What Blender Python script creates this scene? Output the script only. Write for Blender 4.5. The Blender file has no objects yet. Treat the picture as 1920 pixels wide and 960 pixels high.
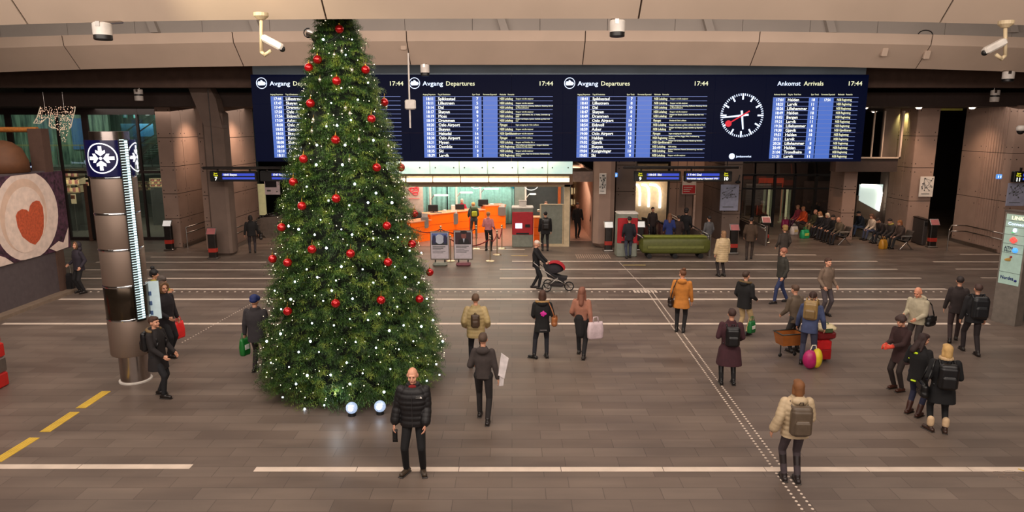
import bpy, bmesh, math, random
import numpy as np
from mathutils import Vector, Matrix, Euler
R = math.radians
PI = math.pi
C = bpy.context.scene.collection
SC = bpy.context.scene

# ---------------------------------------------------------------- camera, world, lights, exposure
FPX, CAMH, YH = 1280.0, 5.6, 235.0
TH = math.atan((480 - YH) / FPX)
cam_d = bpy.data.cameras.new('camera'); cam = bpy.data.objects.new('camera', cam_d); C.objects.link(cam)
cam_d.sensor_width = 36; cam_d.lens = 36 * FPX / 1920; cam_d.clip_end = 300
cam.location = (0, 0, CAMH); cam.rotation_euler = (PI / 2 - TH, 0, 0)
SC.camera = cam
SC.view_settings.view_transform = 'Standard'; SC.view_settings.look = 'None'
SC.view_settings.exposure = 0.0; SC.view_settings.gamma = 1.0; SC.view_settings.use_curve_mapping = False

def lin(c):
    c = [v / 255 for v in c[:3]]
    return tuple((v / 12.92 if v <= .04045 else ((v + .055) / 1.055) ** 2.4) for v in c) + (1,)
w = bpy.data.worlds.new('world'); SC.world = w; w.use_nodes = True
w.node_tree.nodes['Background'].inputs[0].default_value = lin((255, 205, 170))
w.node_tree.nodes['Background'].inputs[1].default_value = 0.05

def area(name, loc, tgt, sx, sy, power, col):
    l = bpy.data.lights.new(name, 'AREA'); l.shape = 'RECTANGLE'; l.size = sx; l.size_y = sy
    l.energy = power; l.color = lin(col)[:3]
    o = bpy.data.objects.new(name, l); C.objects.link(o); o.location = loc
    o.rotation_euler = (Vector(tgt) - Vector(loc)).to_track_quat('-Z', 'Y').to_euler(); return o
def spot(name, loc, tgt, power, ang=60, col=(255, 200, 150), blend=.8, rad=.08):
    l = bpy.data.lights.new(name, 'SPOT'); l.spot_size = R(ang); l.spot_blend = blend; l.energy = power
    l.color = lin(col)[:3]; l.shadow_soft_size = rad
    o = bpy.data.objects.new(name, l); C.objects.link(o); o.location = loc
    o.rotation_euler = (Vector(tgt) - Vector(loc)).to_track_quat('-Z', 'Y').to_euler(); return o
WARM = (255, 241, 228)
area('hall_ceiling_light', (0, 17, 9.6), (0, 17, 0), 34, 9, 1650, WARM)
area('hall_ceiling_light', (-2, 5.5, 10.6), (0, 19, 2), 28, 4, 2700, WARM)
area('added_front_fill', (0, -5, 6.5), (0, 22, 8.4), 26, 3, 1150, (255, 238, 226))  # unseen lamp behind the camera, added to brighten the beam faces
area('added_beam_fill', (0, 15.4, 8.4), (0, 24.7, 8.3), 30, .5, 900, (255, 238, 228))  # unseen fill added between the beams to lift the second one
area('back_hall_light', (8, 30, 6.3), (8, 31, 0), 30, 3, 420, WARM)
area('back_hall_light', (-14, 32.5, 6.3), (-14, 33, 0), 12, 3, 200, WARM)

# ---------------------------------------------------------------- picture point -> place
def ray(px, py):
    a = (px - 960) / FPX; b = (480 - py) / FPX
    return Vector((a, math.cos(TH) + b * math.sin(TH), -math.sin(TH) + b * math.cos(TH)))
def flo(px, py, z=0.0):
    d = ray(px, py); t = (z - CAMH) / d.z
    return Vector((d.x * t, d.y * t, z))
def atY(px, py, Y):
    d = ray(px, py); t = Y / d.y
    return Vector((d.x * t, Y, CAMH + d.z * t))
def atX(px, py, X):
    d = ray(px, py); t = X / d.x
    return Vector((X, d.y * t, CAMH + d.z * t))

# ---------------------------------------------------------------- materials
MATS = {}
def mat(name, col=(128, 128, 128), rough=.6, metal=0.0, em=None, es=0.0, var=.12, vs=6.0, bump=0.0, bs=40.0, alpha=1.0, trans=0.0, coat=0.0, sample=True, col2=None):
    if name in MATS: return MATS[name]
    m = bpy.data.materials.new(name); m.use_nodes = True; nt = m.node_tree; N = nt.nodes; L = nt.links
    b = N['Principled BSDF']; b.inputs['Roughness'].default_value = rough; b.inputs['Metallic'].default_value = metal
    c = lin(col)
    tc = N.new('ShaderNodeTexCoord'); nz = N.new('ShaderNodeTexNoise'); nz.inputs['Scale'].default_value = vs; nz.inputs['Detail'].default_value = 4
    L.new(tc.outputs['Object'], nz.inputs['Vector'])
    rp = N.new('ShaderNodeValToRGB'); rp.color_ramp.elements[0].position = .3; rp.color_ramp.elements[1].position = .7
    c2 = lin(col2) if col2 else tuple(min(1, v * (1 + var)) for v in c[:3]) + (1,)
    rp.color_ramp.elements[0].color = tuple(v * (1 - var) for v in c[:3]) + (1,); rp.color_ramp.elements[1].color = c2
    L.new(nz.outputs['Fac'], rp.inputs['Fac']); L.new(rp.outputs['Color'], b.inputs['Base Color'])
    if em is not None:
        b.inputs['Emission Color'].default_value = lin(em); b.inputs['Emission Strength'].default_value = es
    if bump:
        n2 = N.new('ShaderNodeTexNoise'); n2.inputs['Scale'].default_value = bs; L.new(tc.outputs['Object'], n2.inputs['Vector'])
        bp = N.new('ShaderNodeBump'); bp.inputs['Strength'].default_value = bump; bp.inputs['Distance'].default_value = .02
        L.new(n2.outputs['Fac'], bp.inputs['Height']); L.new(bp.outputs['Normal'], b.inputs['Normal'])
    if alpha < 1: b.inputs['Alpha'].default_value = alpha
    if trans: b.inputs['Transmission Weight'].default_value = trans
    if coat: b.inputs['Coat Weight'].default_value = coat
    if not sample:
        try: m.cycles.emission_sampling = 'NONE'
        except Exception: pass
    MATS[name] = m; return m

def floor_mat():
    m = bpy.data.materials.new('dark_stone_paving'); m.use_nodes = True; nt = m.node_tree; N = nt.nodes; L = nt.links
    b = N['Principled BSDF']
    tc = N.new('ShaderNodeTexCoord')
    br = N.new('ShaderNodeTexBrick'); br.inputs['Scale'].default_value = 1.0
    br.inputs['Brick Width'].default_value = .9; br.inputs['Row Height'].default_value = .34; br.inputs['Mortar Size'].default_value = .006
    br.inputs['Mortar Smooth'].default_value = .3; br.offset = .42
    br.inputs['Color1'].default_value = lin((118, 105, 96)); br.inputs['Color2'].default_value = lin((104, 91, 83)); br.inputs['Mortar'].default_value = lin((84, 74, 68))
    L.new(tc.outputs['Object'], br.inputs['Vector'])
    mp = N.new('ShaderNodeMapping'); mp.inputs['Scale'].default_value = (.25, 1.2, 1); L.new(tc.outputs['Object'], mp.inputs['Vector'])
    nz = N.new('ShaderNodeTexNoise'); nz.inputs['Scale'].default_value = 1.3; nz.inputs['Detail'].default_value = 6; L.new(mp.outputs['Vector'], nz.inputs['Vector'])
    rp = N.new('ShaderNodeValToRGB'); rp.color_ramp.elements[0].position = .3; rp.color_ramp.elements[1].position = .72
    rp.color_ramp.elements[0].color = (.66, .64, .64, 1); rp.color_ramp.elements[1].color = (1.3, 1.27, 1.22, 1)
    L.new(nz.outputs['Fac'], rp.inputs['Fac'])
    mx = N.new('ShaderNodeMix'); mx.data_type = 'RGBA'; mx.blend_type = 'MULTIPLY'; mx.inputs['Factor'].default_value = .8
    L.new(br.outputs['Color'], mx.inputs[6]); L.new(rp.outputs['Color'], mx.inputs[7]); L.new(mx.outputs[2], b.inputs['Base Color'])
    r2 = N.new('ShaderNodeMapRange'); r2.inputs[3].default_value = .3; r2.inputs[4].default_value = .55
    L.new(nz.outputs['Fac'], r2.inputs[0]); L.new(r2.outputs[0], b.inputs['Roughness'])
    b.inputs['Specular IOR Level'].default_value = .35
    return m

# ---------------------------------------------------------------- object helpers
def link(o): C.objects.link(o); return o
def tag(o, label=None, cat=None, group=None, kind=None):
    if label: o['label'] = label
    if cat: o['category'] = cat
    if group: o['group'] = group
    if kind: o['kind'] = kind
    return o
def thing(name, label, cat, loc=(0, 0, 0), rz=0.0, group=None, kind=None):
    o = link(bpy.data.objects.new(name, None)); o.location = loc; o.rotation_euler = (0, 0, rz)
    o.empty_display_size = .2
    return tag(o, label, cat, group, kind)
def origin_of(p):
    v = Vector((0, 0, 0))
    while p is not None: v += p.location; p = p.parent
    return v

class MB:
    """collects shapes; build() links them as one mesh object"""
    def __init__(s): s.v = []; s.f = []; s.m = []; s.mi = 0
    def add(s, vs, fs):
        n = len(s.v); s.v += [tuple(v) for v in vs]
        for f in fs: s.f.append(tuple(i + n for i in f)); s.m.append(s.mi)
        return s
    def box(s, c, d, rz=0.0, rx=0.0, ry=0.0):
        M = Matrix.Translation(c) @ Euler((rx, ry, rz)).to_matrix().to_4x4()
        h = Vector(d) / 2
        vs = [M @ Vector((sx * h.x, sy * h.y, sz * h.z)) for sx in (-1, 1) for sy in (-1, 1) for sz in (-1, 1)]
        return s.add(vs, [(0, 1, 3, 2), (4, 6, 7, 5), (0, 4, 5, 1), (2, 3, 7, 6), (0, 2, 6, 4), (1, 5, 7, 3)])
    def bb(s, a, b):
        a = Vector(a); b = Vector(b); return s.box((a + b) / 2, (abs(b.x - a.x), abs(b.y - a.y), abs(b.z - a.z)))
    def cbox(s, c, d, ch=.02, rz=0.0, rx=0.0):
        """box with chamfered vertical edges and top"""
        M = Matrix.Translation(c) @ Euler((rx, 0, rz)).to_matrix().to_4x4()
        x, y, z = d[0] / 2, d[1] / 2, d[2] / 2
        def ring(x, y, z, k): return [(x - k, -y, z), (x, -y + k, z), (x, y - k, z), (x - k, y, z), (-x + k, y, z), (-x, y - k, z), (-x, -y + k, z), (-x + k, -y, z)]
        vs = [M @ Vector(p) for p in ring(x - ch, y - ch, -z, ch) + ring(x, y, -z + ch, ch) + ring(x, y, z - ch, ch) + ring(x - ch, y - ch, z, ch)]
        fs = [tuple(range(7, -1, -1)), tuple(range(24, 32))]
        for k in range(3):
            for i in range(8): fs.append((k * 8 + i, k * 8 + (i + 1) % 8, k * 8 + 8 + (i + 1) % 8, k * 8 + 8 + i))
        return s.add(vs, fs)
    def tube(s, p, q, r, r2=None, n=12, caps=True):
        p = Vector(p); q = Vector(q); r2 = r if r2 is None else r2
        d = (q - p).normalized(); a = d.orthogonal().normalized(); b = d.cross(a)
        vs = []
        for (c, rr) in ((p, r), (q, r2)):
            for i in range(n):
                t = 2 * PI * i / n; vs.append(c + (a * math.cos(t) + b * math.sin(t)) * rr)
        fs = [(i, (i + 1) % n, n + (i + 1) % n, n + i) for i in range(n)]
        if caps: fs += [tuple(range(n - 1, -1, -1)), tuple(range(n, 2 * n))]
        return s.add(vs, fs)
    def path(s, pts, r, n=8):
        for a, b in zip(pts[:-1], pts[1:]): s.tube(a, b, r, n=n)
        for p in pts[1:-1]: s.ball(p, r * 1.0, 6, 4)
        return s
    def ball(s, c, r, nu=12, nv=8, sc=(1, 1, 1)):
        c = Vector(c); vs = [c + Vector((0, 0, r * sc[2]))]
        for j in range(1, nv):
            ph = PI * j / nv
            for i in range(nu):
                t = 2 * PI * i / nu; vs.append(c + Vector((r * sc[0] * math.sin(ph) * math.cos(t), r * sc[1] * math.sin(ph) * math.sin(t), r * sc[2] * math.cos(ph))))
        vs.append(c - Vector((0, 0, r * sc[2]))); fs = []
        for i in range(nu):
            fs.append((0, 1 + i, 1 + (i + 1) % nu)); k = 1 + (nv - 2) * nu
            fs.append((len(vs) - 1, k + (i + 1) % nu, k + i))
        for j in range(nv - 2):
            for i in range(nu):
                a = 1 + j * nu; fs.append((a + i, a + nu + i, a + nu + (i + 1) % nu, a + (i + 1) % nu))
        return s.add(vs, fs)
    def lathe(s, c, prof, n=32, sx=1, sy=1, caps=True, a0=0.0, a1=2 * PI):
        c = Vector(c); vs = []; full = abs(a1 - a0 - 2 * PI) < 1e-6; m = n if full else n + 1
        for (r, z) in prof:
            for i in range(m):
                t = a0 + (a1 - a0) * i / n; vs.append(c + Vector((r * sx * math.cos(t), r * sy * math.sin(t), z)))
        fs = []
        for k in range(len(prof) - 1):
            for i in range(n): j = (i + 1) % m; fs.append((k * m + i, k * m + j, (k + 1) * m + j, (k + 1) * m + i))
        if caps and full: fs += [tuple(range(m - 1, -1, -1)), tuple(range((len(prof) - 1) * m, len(prof) * m))]
        return s.add(vs, fs)
    def prism(s, pts, vec):
        """closed polygon (3d points) extruded along vec"""
        pts = [Vector(p) for p in pts]; vec = Vector(vec); n = len(pts)
        return s.add(pts + [p + vec for p in pts], [tuple(range(n - 1, -1, -1)), tuple(range(n, 2 * n))] + [(i, (i + 1) % n, n + (i + 1) % n, n + i) for i in range(n)])
    def rings(s, rs, caps=True):
        """list of rings of equal count"""
        n = len(rs[0]); vs = [p for r in rs for p in r]; fs = []
        for k in range(len(rs) - 1):
            for i in range(n): fs.append((k * n + i, k * n + (i + 1) % n, (k + 1) * n + (i + 1) % n, (k + 1) * n + i))
        if caps: fs += [tuple(range(n - 1, -1, -1)), tuple(range((len(rs) - 1) * n, len(rs) * n))]
        return s.add(vs, fs)
    def build(s, name, m, parent=None, world=True, smooth=False, fix=False, link_it=True):
        me = bpy.data.meshes.new(name); off = origin_of(parent) if (parent is not None and world) else Vector((0, 0, 0))
        vs = s.v if off.length == 0 else [(v[0] - off.x, v[1] - off.y, v[2] - off.z) for v in s.v]
        me.from_pydata(vs, [], s.f)
        ms = m if isinstance(m, (list, tuple)) else [m]
        for x in ms: me.materials.append(x)
        if len(ms) > 1: me.polygons.foreach_set('material_index', s.m)
        bm = bmesh.new(); bm.from_mesh(me); bmesh.ops.recalc_face_normals(bm, faces=bm.faces); bm.to_mesh(me); bm.free()
        if smooth is True: me.polygons.foreach_set('use_smooth', [True] * len(me.polygons))
        elif smooth: 
            me.polygons.foreach_set('use_smooth', [True] * len(me.polygons)); me.set_sharp_from_angle(angle=R(smooth))
        me.update()
        o = bpy.data.objects.new(name, me)
        if link_it: link(o)
        if parent is not None: o.parent = parent
        return o
def struct(o): o['kind'] = 'structure'; return o
def copy_tree(o, parent=None, data=None):
    c = o.copy(); C.objects.link(c)
    if parent is not None: c.parent = parent
    for ch in list(o.children): copy_tree(ch, c)
    return c

# ---------------------------------------------------------------- lettering from the built-in font
GL = {}
def load_glyphs():
    chars = 'ABCDEFGHIJKLMNOPQRSTUVWXYZabcdefghijklmnopqrstuvwxyz0123456789:.,-/&øåöæ→←°'
    tmp = []
    for ch in chars:
        for k in (1, 2):
            cu = bpy.data.curves.new('t', 'FONT'); cu.body = ch * k; cu.resolution_u = 2
            o = bpy.data.objects.new('t', cu); C.objects.link(o); tmp.append((ch, k, o))
    dg = bpy.context.evaluated_depsgraph_get(); dat = {}
    for ch, k, o in tmp:
        me = bpy.data.meshes.new_from_object(o.evaluated_get(dg)); vs = [tuple(v.co[:2]) for v in me.vertices]
        dat[ch, k] = (vs, [tuple(p.vertices) for p in me.polygons], max([v[0] for v in vs] + [0])); bpy.data.meshes.remove(me)
    for ch in chars:
        vs, fs, mx = dat[ch, 1]; GL[ch] = (vs, fs, dat[ch, 2][2] - mx)
    for ch, k, o in tmp: cu = o.data; bpy.data.objects.remove(o); bpy.data.curves.remove(cu)
load_glyphs()
def text_w(s): return sum(GL[c][2] if c in GL else .28 for c in s)
def text(mb, s, pos, size, width=None, right=(1, 0, 0), up=(0, 0, 1), align='l', th=0.0, bold=0.0):
    """letters standing on pos; size = cap height in metres; width stretches to fit"""
    k = size / .73; r = Vector(right); u = Vector(up); W = text_w(s)
    kx = k if width is None else width / max(W, .01)
    x = {'l': 0, 'c': -W / 2, 'r': -W}[align]; pos = Vector(pos)
    for ch in s:
        if ch not in GL: x += .28; continue
        vs, fs, adv = GL[ch]
        for dx, dz in (((0, 0),) if not bold else ((-bold, 0), (bold, 0), (0, bold), (0, -bold))):
            nrm = r.cross(u) * (th + (dx + dz) * .0005)
            mb.add([pos + r * ((x + vx) * kx + dx * k) + u * (vy * k + dz * k) + nrm for vx, vy in vs], fs)
        x += adv
    return mb
# ================================================================ THE HALL
M_floor = floor_mat()
M_line = mat('white_marking', (216, 198, 182), .6, var=.12, vs=2.2)
M_yel = mat('yellow_marking', (212, 176, 66), .6, var=.1)
M_beam = mat('pale_concrete_beam', (192, 171, 153), .8, var=.05, vs=.8)
M_seam = mat('dark_joint_core', (60, 45, 34), .9)  # dark core showing between the beam panels
M_recess = mat('grey_recess_panel', (170, 162, 154), .8, var=.06, vs=.6)
M_soffit = mat('brown_soffit', (92, 72, 62), .85, var=.15, vs=3, bump=.3, bs=30)
M_dsoffit = mat('dark_brown_soffit', (58, 45, 40), .85, var=.1)
M_conc = mat('brown_concrete', (152, 126, 112), .75, var=.1, vs=1.2)
M_conc2 = mat('darker_brown_concrete', (112, 94, 84), .75, var=.12, vs=1.5)
M_hole = mat('tie_hole', (52, 38, 32), .9)
M_dark = mat('near_black', (22, 18, 18), .7)
M_steel = mat('brushed_steel', (170, 165, 160), .3, 1.0, var=.06, vs=20)
M_dsteel = mat('dark_steel', (70, 66, 64), .4, .9)
M_black = mat('black_plastic', (14, 14, 15), .45)
M_white = mat('white_paint', (215, 208, 200), .5)
M_glass = mat('clear_glass', (200, 225, 220), .03, trans=1.0, var=.0, alpha=.22)

mb = MB(); mb.bb((-32, 2.5, -.2), (32, 46, 0)); struct(mb.build('floor', M_floor))
mb = MB(); mb.bb((-32, 1, 11.4), (32, 46, 11.6)); struct(mb.build('ceiling', M_recess))

def stripe(px0, px1, y, wd=.13, nm='trim', m=None, z=.004):
    a = flo(px0, y); b = flo(px1, y); q = MB(); L = b.x - a.x; n = max(1, int(round(abs(L) / 1.8)))
    for i in range(n):
        x0 = a.x + L * i / n; x1 = a.x + L * (i + 1) / n - .012
        y0 = a.y + (b.y - a.y) * i / n
        q.add([(x0, y0 - wd / 2, z), (x1, y0 - wd / 2, z), (x1, y0 + wd / 2, z), (x0, y0 + wd / 2, z)] +
              [(x0, y0 - wd / 2, 0), (x1, y0 - wd / 2, 0), (x1, y0 + wd / 2, 0), (x0, y0 + wd / 2, 0)],
              [(0, 1, 2, 3), (0, 4, 5, 1), (1, 5, 6, 2), (2, 6, 7, 3), (3, 7, 4, 0)])
    return struct(q.build(nm, m or M_line))
k = [0]
def trim(): k[0] += 1; return 'trim_%d' % k[0]
for (a, b, y, wd) in ((-60, 360, 875, .15), (478, 2010, 880, .15), (6, 1855, 607, .16), (112, 1850, 561, .15), (160, 1775, 542, .2),
                      (150, 540, 522, .14), (937, 1727, 521.5, .14), (1840, 1900, 521, .12), (150, 540, 506, .13), (937, 1683, 505, .13), (1792, 1900, 504.5, .12),
                      (180, 500, 491.5, .12), (960, 1645, 490, .12), (1750, 1900, 491, .12), (283, 400, 482, .1), (1415, 1530, 478, .14), (1800, 1900, 477, .1),
                      (870, 985, 468, .1)):
    stripe(a, b, y, wd, trim())
for (a, b, y) in ((1168, 1211, 497), (958, 990, 479.5)): stripe(a, b, y, .1, trim(), mat('pale_yellow_marking', (190, 165, 100), .6))

def dots(x0, y0, x1, y1, step, r, m, nm, dup=0.0):
    q = MB(); L = math.hypot(x1 - x0, y1 - y0); n = int(L / step)
    for i in range(n + 1):
        x = x0 + (x1 - x0) * i / n; y = y0 + (y1 - y0) * i / n
        for off in ((0, dup) if dup else (0,)):
            q.lathe((x + off, y, 0), [(r, 0), (r * .8, .006), (.001, .007)], 8, caps=False)
    return struct(q.build(nm, m))
a = flo(1215, 548); b = flo(1525, 985)
dots(a.x, a.y, b.x, b.y, .105, .024, M_line, trim(), .16)
a = flo(1160, 490); b = flo(1215, 548); dots(a.x, a.y, b.x, b.y, .12, .02, M_line, trim())
a = flo(342, 642); b = flo(492, 558); dots(a.x, a.y, b.x, b.y, .13, .02, M_line, trim())
a = flo(160, 545.5); b = flo(1775, 545.5); dots(a.x, a.y - .12, b.x, b.y - .12, .26, .04, M_line, trim())
# square of tactile studs near the ticket office, and the block on the thick line
q = MB()
for i in range(16):
    for j in range(6):
        p = flo(1083, 484) + Vector((i * .085 * 1.1, j * .16, 0)); q.box((p.x, p.y, .004), (.055, .09, .008))
struct(q.build(trim(), mat('pale_tactile_stud', (168, 145, 128), .7)))
q = MB()
for i in range(7):
    p = flo(1191, 548) + Vector((i * .12, 0, 0)); q.box((p.x, p.y + .1, .006), (.08, .34, .008))
struct(q.build(trim(), M_line))
# yellow ridged bars
for (x0, y0, x1, y1) in ((-8, 866, 65, 821), (84, 810, 140, 773), (151, 765.5, 199, 734)):
    a = flo(x0, y0); b = flo(x1, y1); q = MB(); d = (b - a); L = d.length; u = d.normalized(); s = Vector((u.y, -u.x, 0))
    for kk in range(4):
        c = a + s * (-.075 + kk * .05); q.prism([c - s * .018, c + s * .018, c + s * .018 + Vector((0, 0, .008)), c - s * .018 + Vector((0, 0, .008))], d)
    q.prism([a - s * .1, a + s * .1, a + s * .1 + Vector((0, 0, .004)), a - s * .1 + Vector((0, 0, .004))], d)
    tag(q.build('floor_guide_bar', M_yel), {821: 'yellow ridged guide bar on the floor, nearest to the white line', 773: 'yellow ridged guide bar on the floor, middle one of the row of three', 734: 'yellow ridged guide bar on the floor, closest to the steel column'}[y1], 'floor marking', 'yellow guide bars on the floor')
# footprint outline and striped yellow corner mark at the right edge
q = MB()
for (px, py, rx, ry) in ((1872, 887, .1, .05), (1895, 886, .12, .05), (1884, 896, .1, .05), (1903, 897, .12, .06)):
    c = flo(px, py); n = 20
    for i in range(n):
        t0 = 2 * PI * i / n; t1 = 2 * PI * (i + .8) / n
        q.tube(c + Vector((rx * math.cos(t0), ry * math.sin(t0), .003)), c + Vector((rx * math.cos(t1), ry * math.sin(t1), .003)), .004, n=4)
tag(q.build('footprint_outline', mat('faint_outline', (150, 130, 118), .7)), 'thin pale footprint outlines painted on the paving in the lower right corner', 'floor marking')
c = flo(1918, 886); q = MB()
for i in range(5): q.box((c.x + .05 + i * .06, c.y - i * .05 + .05, .003), (.035, .16, .006), rz=.6)
tag(q.build('floor_corner_mark', M_yel), 'yellow and black striped mark on the paving beside the footprint outlines', 'floor marking')

# ---- the two big concrete beams across the hall
def cam_drop(x, xe, d): return -d * min(1.6, abs(x) / xe) ** 2.6
def beam(name, prof, seams, xe, d, x0, x1, m=M_beam, gap=.035):
    edges = [x0] + seams + [x1]; q = MB()
    for a, b in zip(edges[:-1], edges[1:]):
        n = 8; rs = []
        for i in range(n + 1):
            x = a + gap / 2 + (b - a - gap) * i / n; z = cam_drop(x, xe, d)
            rs.append([Vector((x, y, zz + z)) for (y, zz) in prof])
        q.rings(rs)
    o = struct(q.build(name, m))
    q = MB(); rs = []
    cy = sum(p[0] for p in prof) / len(prof); cz = sum(p[1] for p in prof) / len(prof)
    for i in range(33):
        x = x0 + (x1 - x0) * i / 32; z = cam_drop(x, xe, d)
        rs.append([Vector((x, cy + (y - cy) * .96, cz + (zz - cz) * .96 + z)) for (y, zz) in prof])
    q.rings(rs); struct(q.build(trim(), M_seam))
Y1 = 13.6; z1 = atY(960, 35, Y1).z
sm = [atY(p, 40, Y1).x for p in (51, 612, 1197, 1763)]
beam('ceiling', [(Y1, z1), (Y1 + .9, z1 + .15), (Y1 + .9, z1 + 2.6), (Y1 - 2.2, z1 + 2.6), (Y1 - 1.6, z1 + 1.7)], [-13.0] + sm + [14.7], 10.2, .13, -20, 22)
Y2 = 24.7; zb = atY(960, 121.5, Y2).z; zf = atY(960, 77, Y2 - .75).z; zt = atY(960, 57, Y2 - .8).z
sm = [atY(p, 128, Y2).x for p in (150, 457, 770, 1092, 1406, 1717)]
beam('ceiling', [(Y2, zb), (Y2 + .6, zb + .1), (Y2 + .6, zt), (Y2 - .8, zt), (Y2 - .75, zf)], sm, 18.5, .27, -23, 25)
q = MB()
for x in np.arange(-23, 25, 2.4): q.bb((x, Y2 + .65, zt - .3), (x + 2.385, Y2 + .9, 11.4))
struct(q.build('wall_back', M_recess))
q = MB()
for px in (275, 470, 655, 940, 1330, 1560, 1905):
    p = atY(px, 60, Y2 + .2); q.prism([(p.x, Y2 + .66, zt + .1), (p.x + .28, Y2 + .66, zt + .1), (p.x - .1, Y2 + .66, zt + 1.2), (p.x - .38, Y2 + .66, zt + 1.2)], (0, -.22, 0))
struct(q.build(trim(), M_recess))
# brown soffits behind
q = MB(); q.bb((-32, 28, atY(960, 164, 28).z), (27, 28.5, 9.2)); struct(q.build('ceiling', M_soffit))
q = MB(); q.bb((-32, 28.5, 7.25), (27, 30.0, 7.4)); struct(q.build('ceiling', M_dark))
q = MB(); q.bb((-32, 30, 6.4), (27, 30.5, 6.98)); struct(q.build('ceiling', M_dsoffit))
q = MB(); q.bb((-32, 30.5, 6.4), (32, 46, 6.6)); struct(q.build('ceiling', M_dsoffit))
# outer shell
q = MB(); q.bb((-32.3, 2.5, 0), (-32, 46, 11.4)); struct(q.build('wall_left', M_conc2))
q = MB(); q.bb((32, 2.5, 0), (32.3, 46, 11.4)); struct(q.build('wall_right', M_conc2))
q = MB(); q.bb((-32, 46, 0), (32, 46.3, 11.4)); struct(q.build('wall_back', mat('dark_wall', (40, 32, 30), .8)))

# ---- concrete piers made of panels with tie holes
def panels(q, o, u, W, H, cols, rows, nrm, t=.04, gap=.025, ribs=None):
    o = Vector(o); u = Vector(u); nrm = Vector(nrm); xs = [0]
    for c in cols: xs.append(xs[-1] + c * W / sum(cols))
    zs = [0]
    for r in rows: zs.append(zs[-1] + r * H / sum(rows))
    for i in range(len(cols)):
        for j in range(len(rows)):
            a = o + u * (xs[i] + gap / 2) + Vector((0, 0, zs[j] + gap / 2)); du = u * (xs[i + 1] - xs[i] - gap); dz = Vector((0, 0, zs[j + 1] - zs[j] - gap))
            q.mi = 0; q.prism([a, a + du, a + du + dz, a + dz], nrm * t)
            if ribs == i:
                n = 8
                for r in range(n): q.prism([a + du * (r + .25) / n, a + du * (r + .75) / n, a + du * (r + .75) / n + dz, a + du * (r + .25) / n + dz], nrm * (t + .035))
            q.mi = 1
            for fu in (.12, .88):
                for fz in (.12, .88):
                    c = a + du * fu + dz * fz + nrm * (t - .01); q.tube(c, c + nrm * .012, .028, n=8)
    q.mi = 0
def pier(name, x0, x1, y0, y1, H=6.45, cols=(1, 1), fcols=(1,), rows=(1.35, 1.15, 1.25, 1.3, 1.4), side=1, m=M_conc, ribs=None, base=0.0):
    q = MB(); q.mi = 1; q.bb((x0 + .03, y0 + .03, base), (x1 - .03, y1 - .03, base + H)); q.mi = 0
    xx = x1 - .04 if side > 0 else x0 + .04
    panels(q, (xx, y0, base), (0, 1, 0), y1 - y0, H, cols, rows, (side, 0, 0), ribs=ribs)
    panels(q, (x0, y0 + .04, base), (1, 0, 0), x1 - x0, H, fcols, rows, (0, -1, 0))
    return struct(q.build(name, [m, M_hole]))
pier('wall_left', -16.1, -15.4, 31.4, 35.2, cols=(.5, 1, .5))
pier('wall_left', -13.9, -12.95, 30.6, 34.8, cols=(.4, .8, .8))
pier('wall_left', -12.0, -9.9, 37.4, 38.0, fcols=(1, 1), cols=(1,))
pier('wall_left', -9.6, -6.2, 36.0, 38.0, fcols=(1, 1, 1), cols=(1,), m=M_conc2)
# left pillar with its slanting bracket
q = MB(); p0 = atY(397, 470, 29.4); p1 = atY(437, 470, 29.4)
q.cbox(((p0.x + p1.x) / 2, 29.75, 3.1), (p1.x - p0.x - .05, .8, 6.2), .1)
a = atY(352, 163, 29.3); b = atY(392, 163, 29.3); c = atY(417, 240, 29.3); d = atY(382, 235, 29.3); e = atY(404, 185, 29.3)
q.prism([a, b, e, c, d], (0, .6, 0)); struct(q.build('wall_left', M_conc2))
# middle pillars, right piers
q = MB(); a = atY(1112, 450, 31.2); b = atY(1151, 450, 31.2); q.cbox(((a.x + b.x) / 2, 31.6, 3.2), (b.x - a.x, .9, 6.4), .22)
struct(q.build('wall_back', M_conc))
pier('wall_back', atY(1152, 450, 32.5).x, atY(1189, 450, 32.5).x, 32.5, 36, m=M_conc2, cols=(1, 1), side=1)
xa = atY(1252, 430, 36.5).x; xb = atY(1360, 430, 36.5).x
pier('wall_back', xa, xb, 36.5, 37.2, m=M_conc, fcols=(.5, .6, .5, 1, .6, .7), cols=(1,), rows=(2.6, 2.6, 1.25))
pier('wall_back', atY(1352, 430, 33).x, atY(1386, 430, 33).x, 33, 36.5, m=M_conc2, cols=(1, 1), side=-1)
pier('wall_right', atY(1577, 400, 33.5).x, atY(1602, 400, 33.5).x, 33.5, 35, m=M_conc, cols=(1,), side=-1)
xr = 19.2
pier('wall_right', xr, xr + 1.05, 32.95, 34.9, m=M_conc, cols=(1, .9, .7), side=-1, rows=(2.0, 1.6, 1.5, 1.35))
pier('wall_right', 21.7, 23.4, 29.9, 33.3, m=M_conc, cols=(.35, 1, 1.1), side=-1, rows=(2.3, 2.1, 2.05), ribs=1)
pier('wall_right', 23.4, 26.9, 27.9, 29.7, m=M_conc, cols=(1,), fcols=(1, 1), side=-1)
pier('wall_right', 19.9, 21.9, 36.2, 37.0, m=M_conc2, cols=(1,), fcols=(1, 1), side=-1, rows=(1.2, 2, 3))
q = MB(); q.bb((20.3, 33.6, 6.3), (21.7, 33.8, 6.4)); q.bb((19.9, 35.95, 1.45), (21.8, 36.1, 1.6)); struct(q.build(trim(), mat('lit_ledge', (190, 190, 90), .5)))
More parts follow.
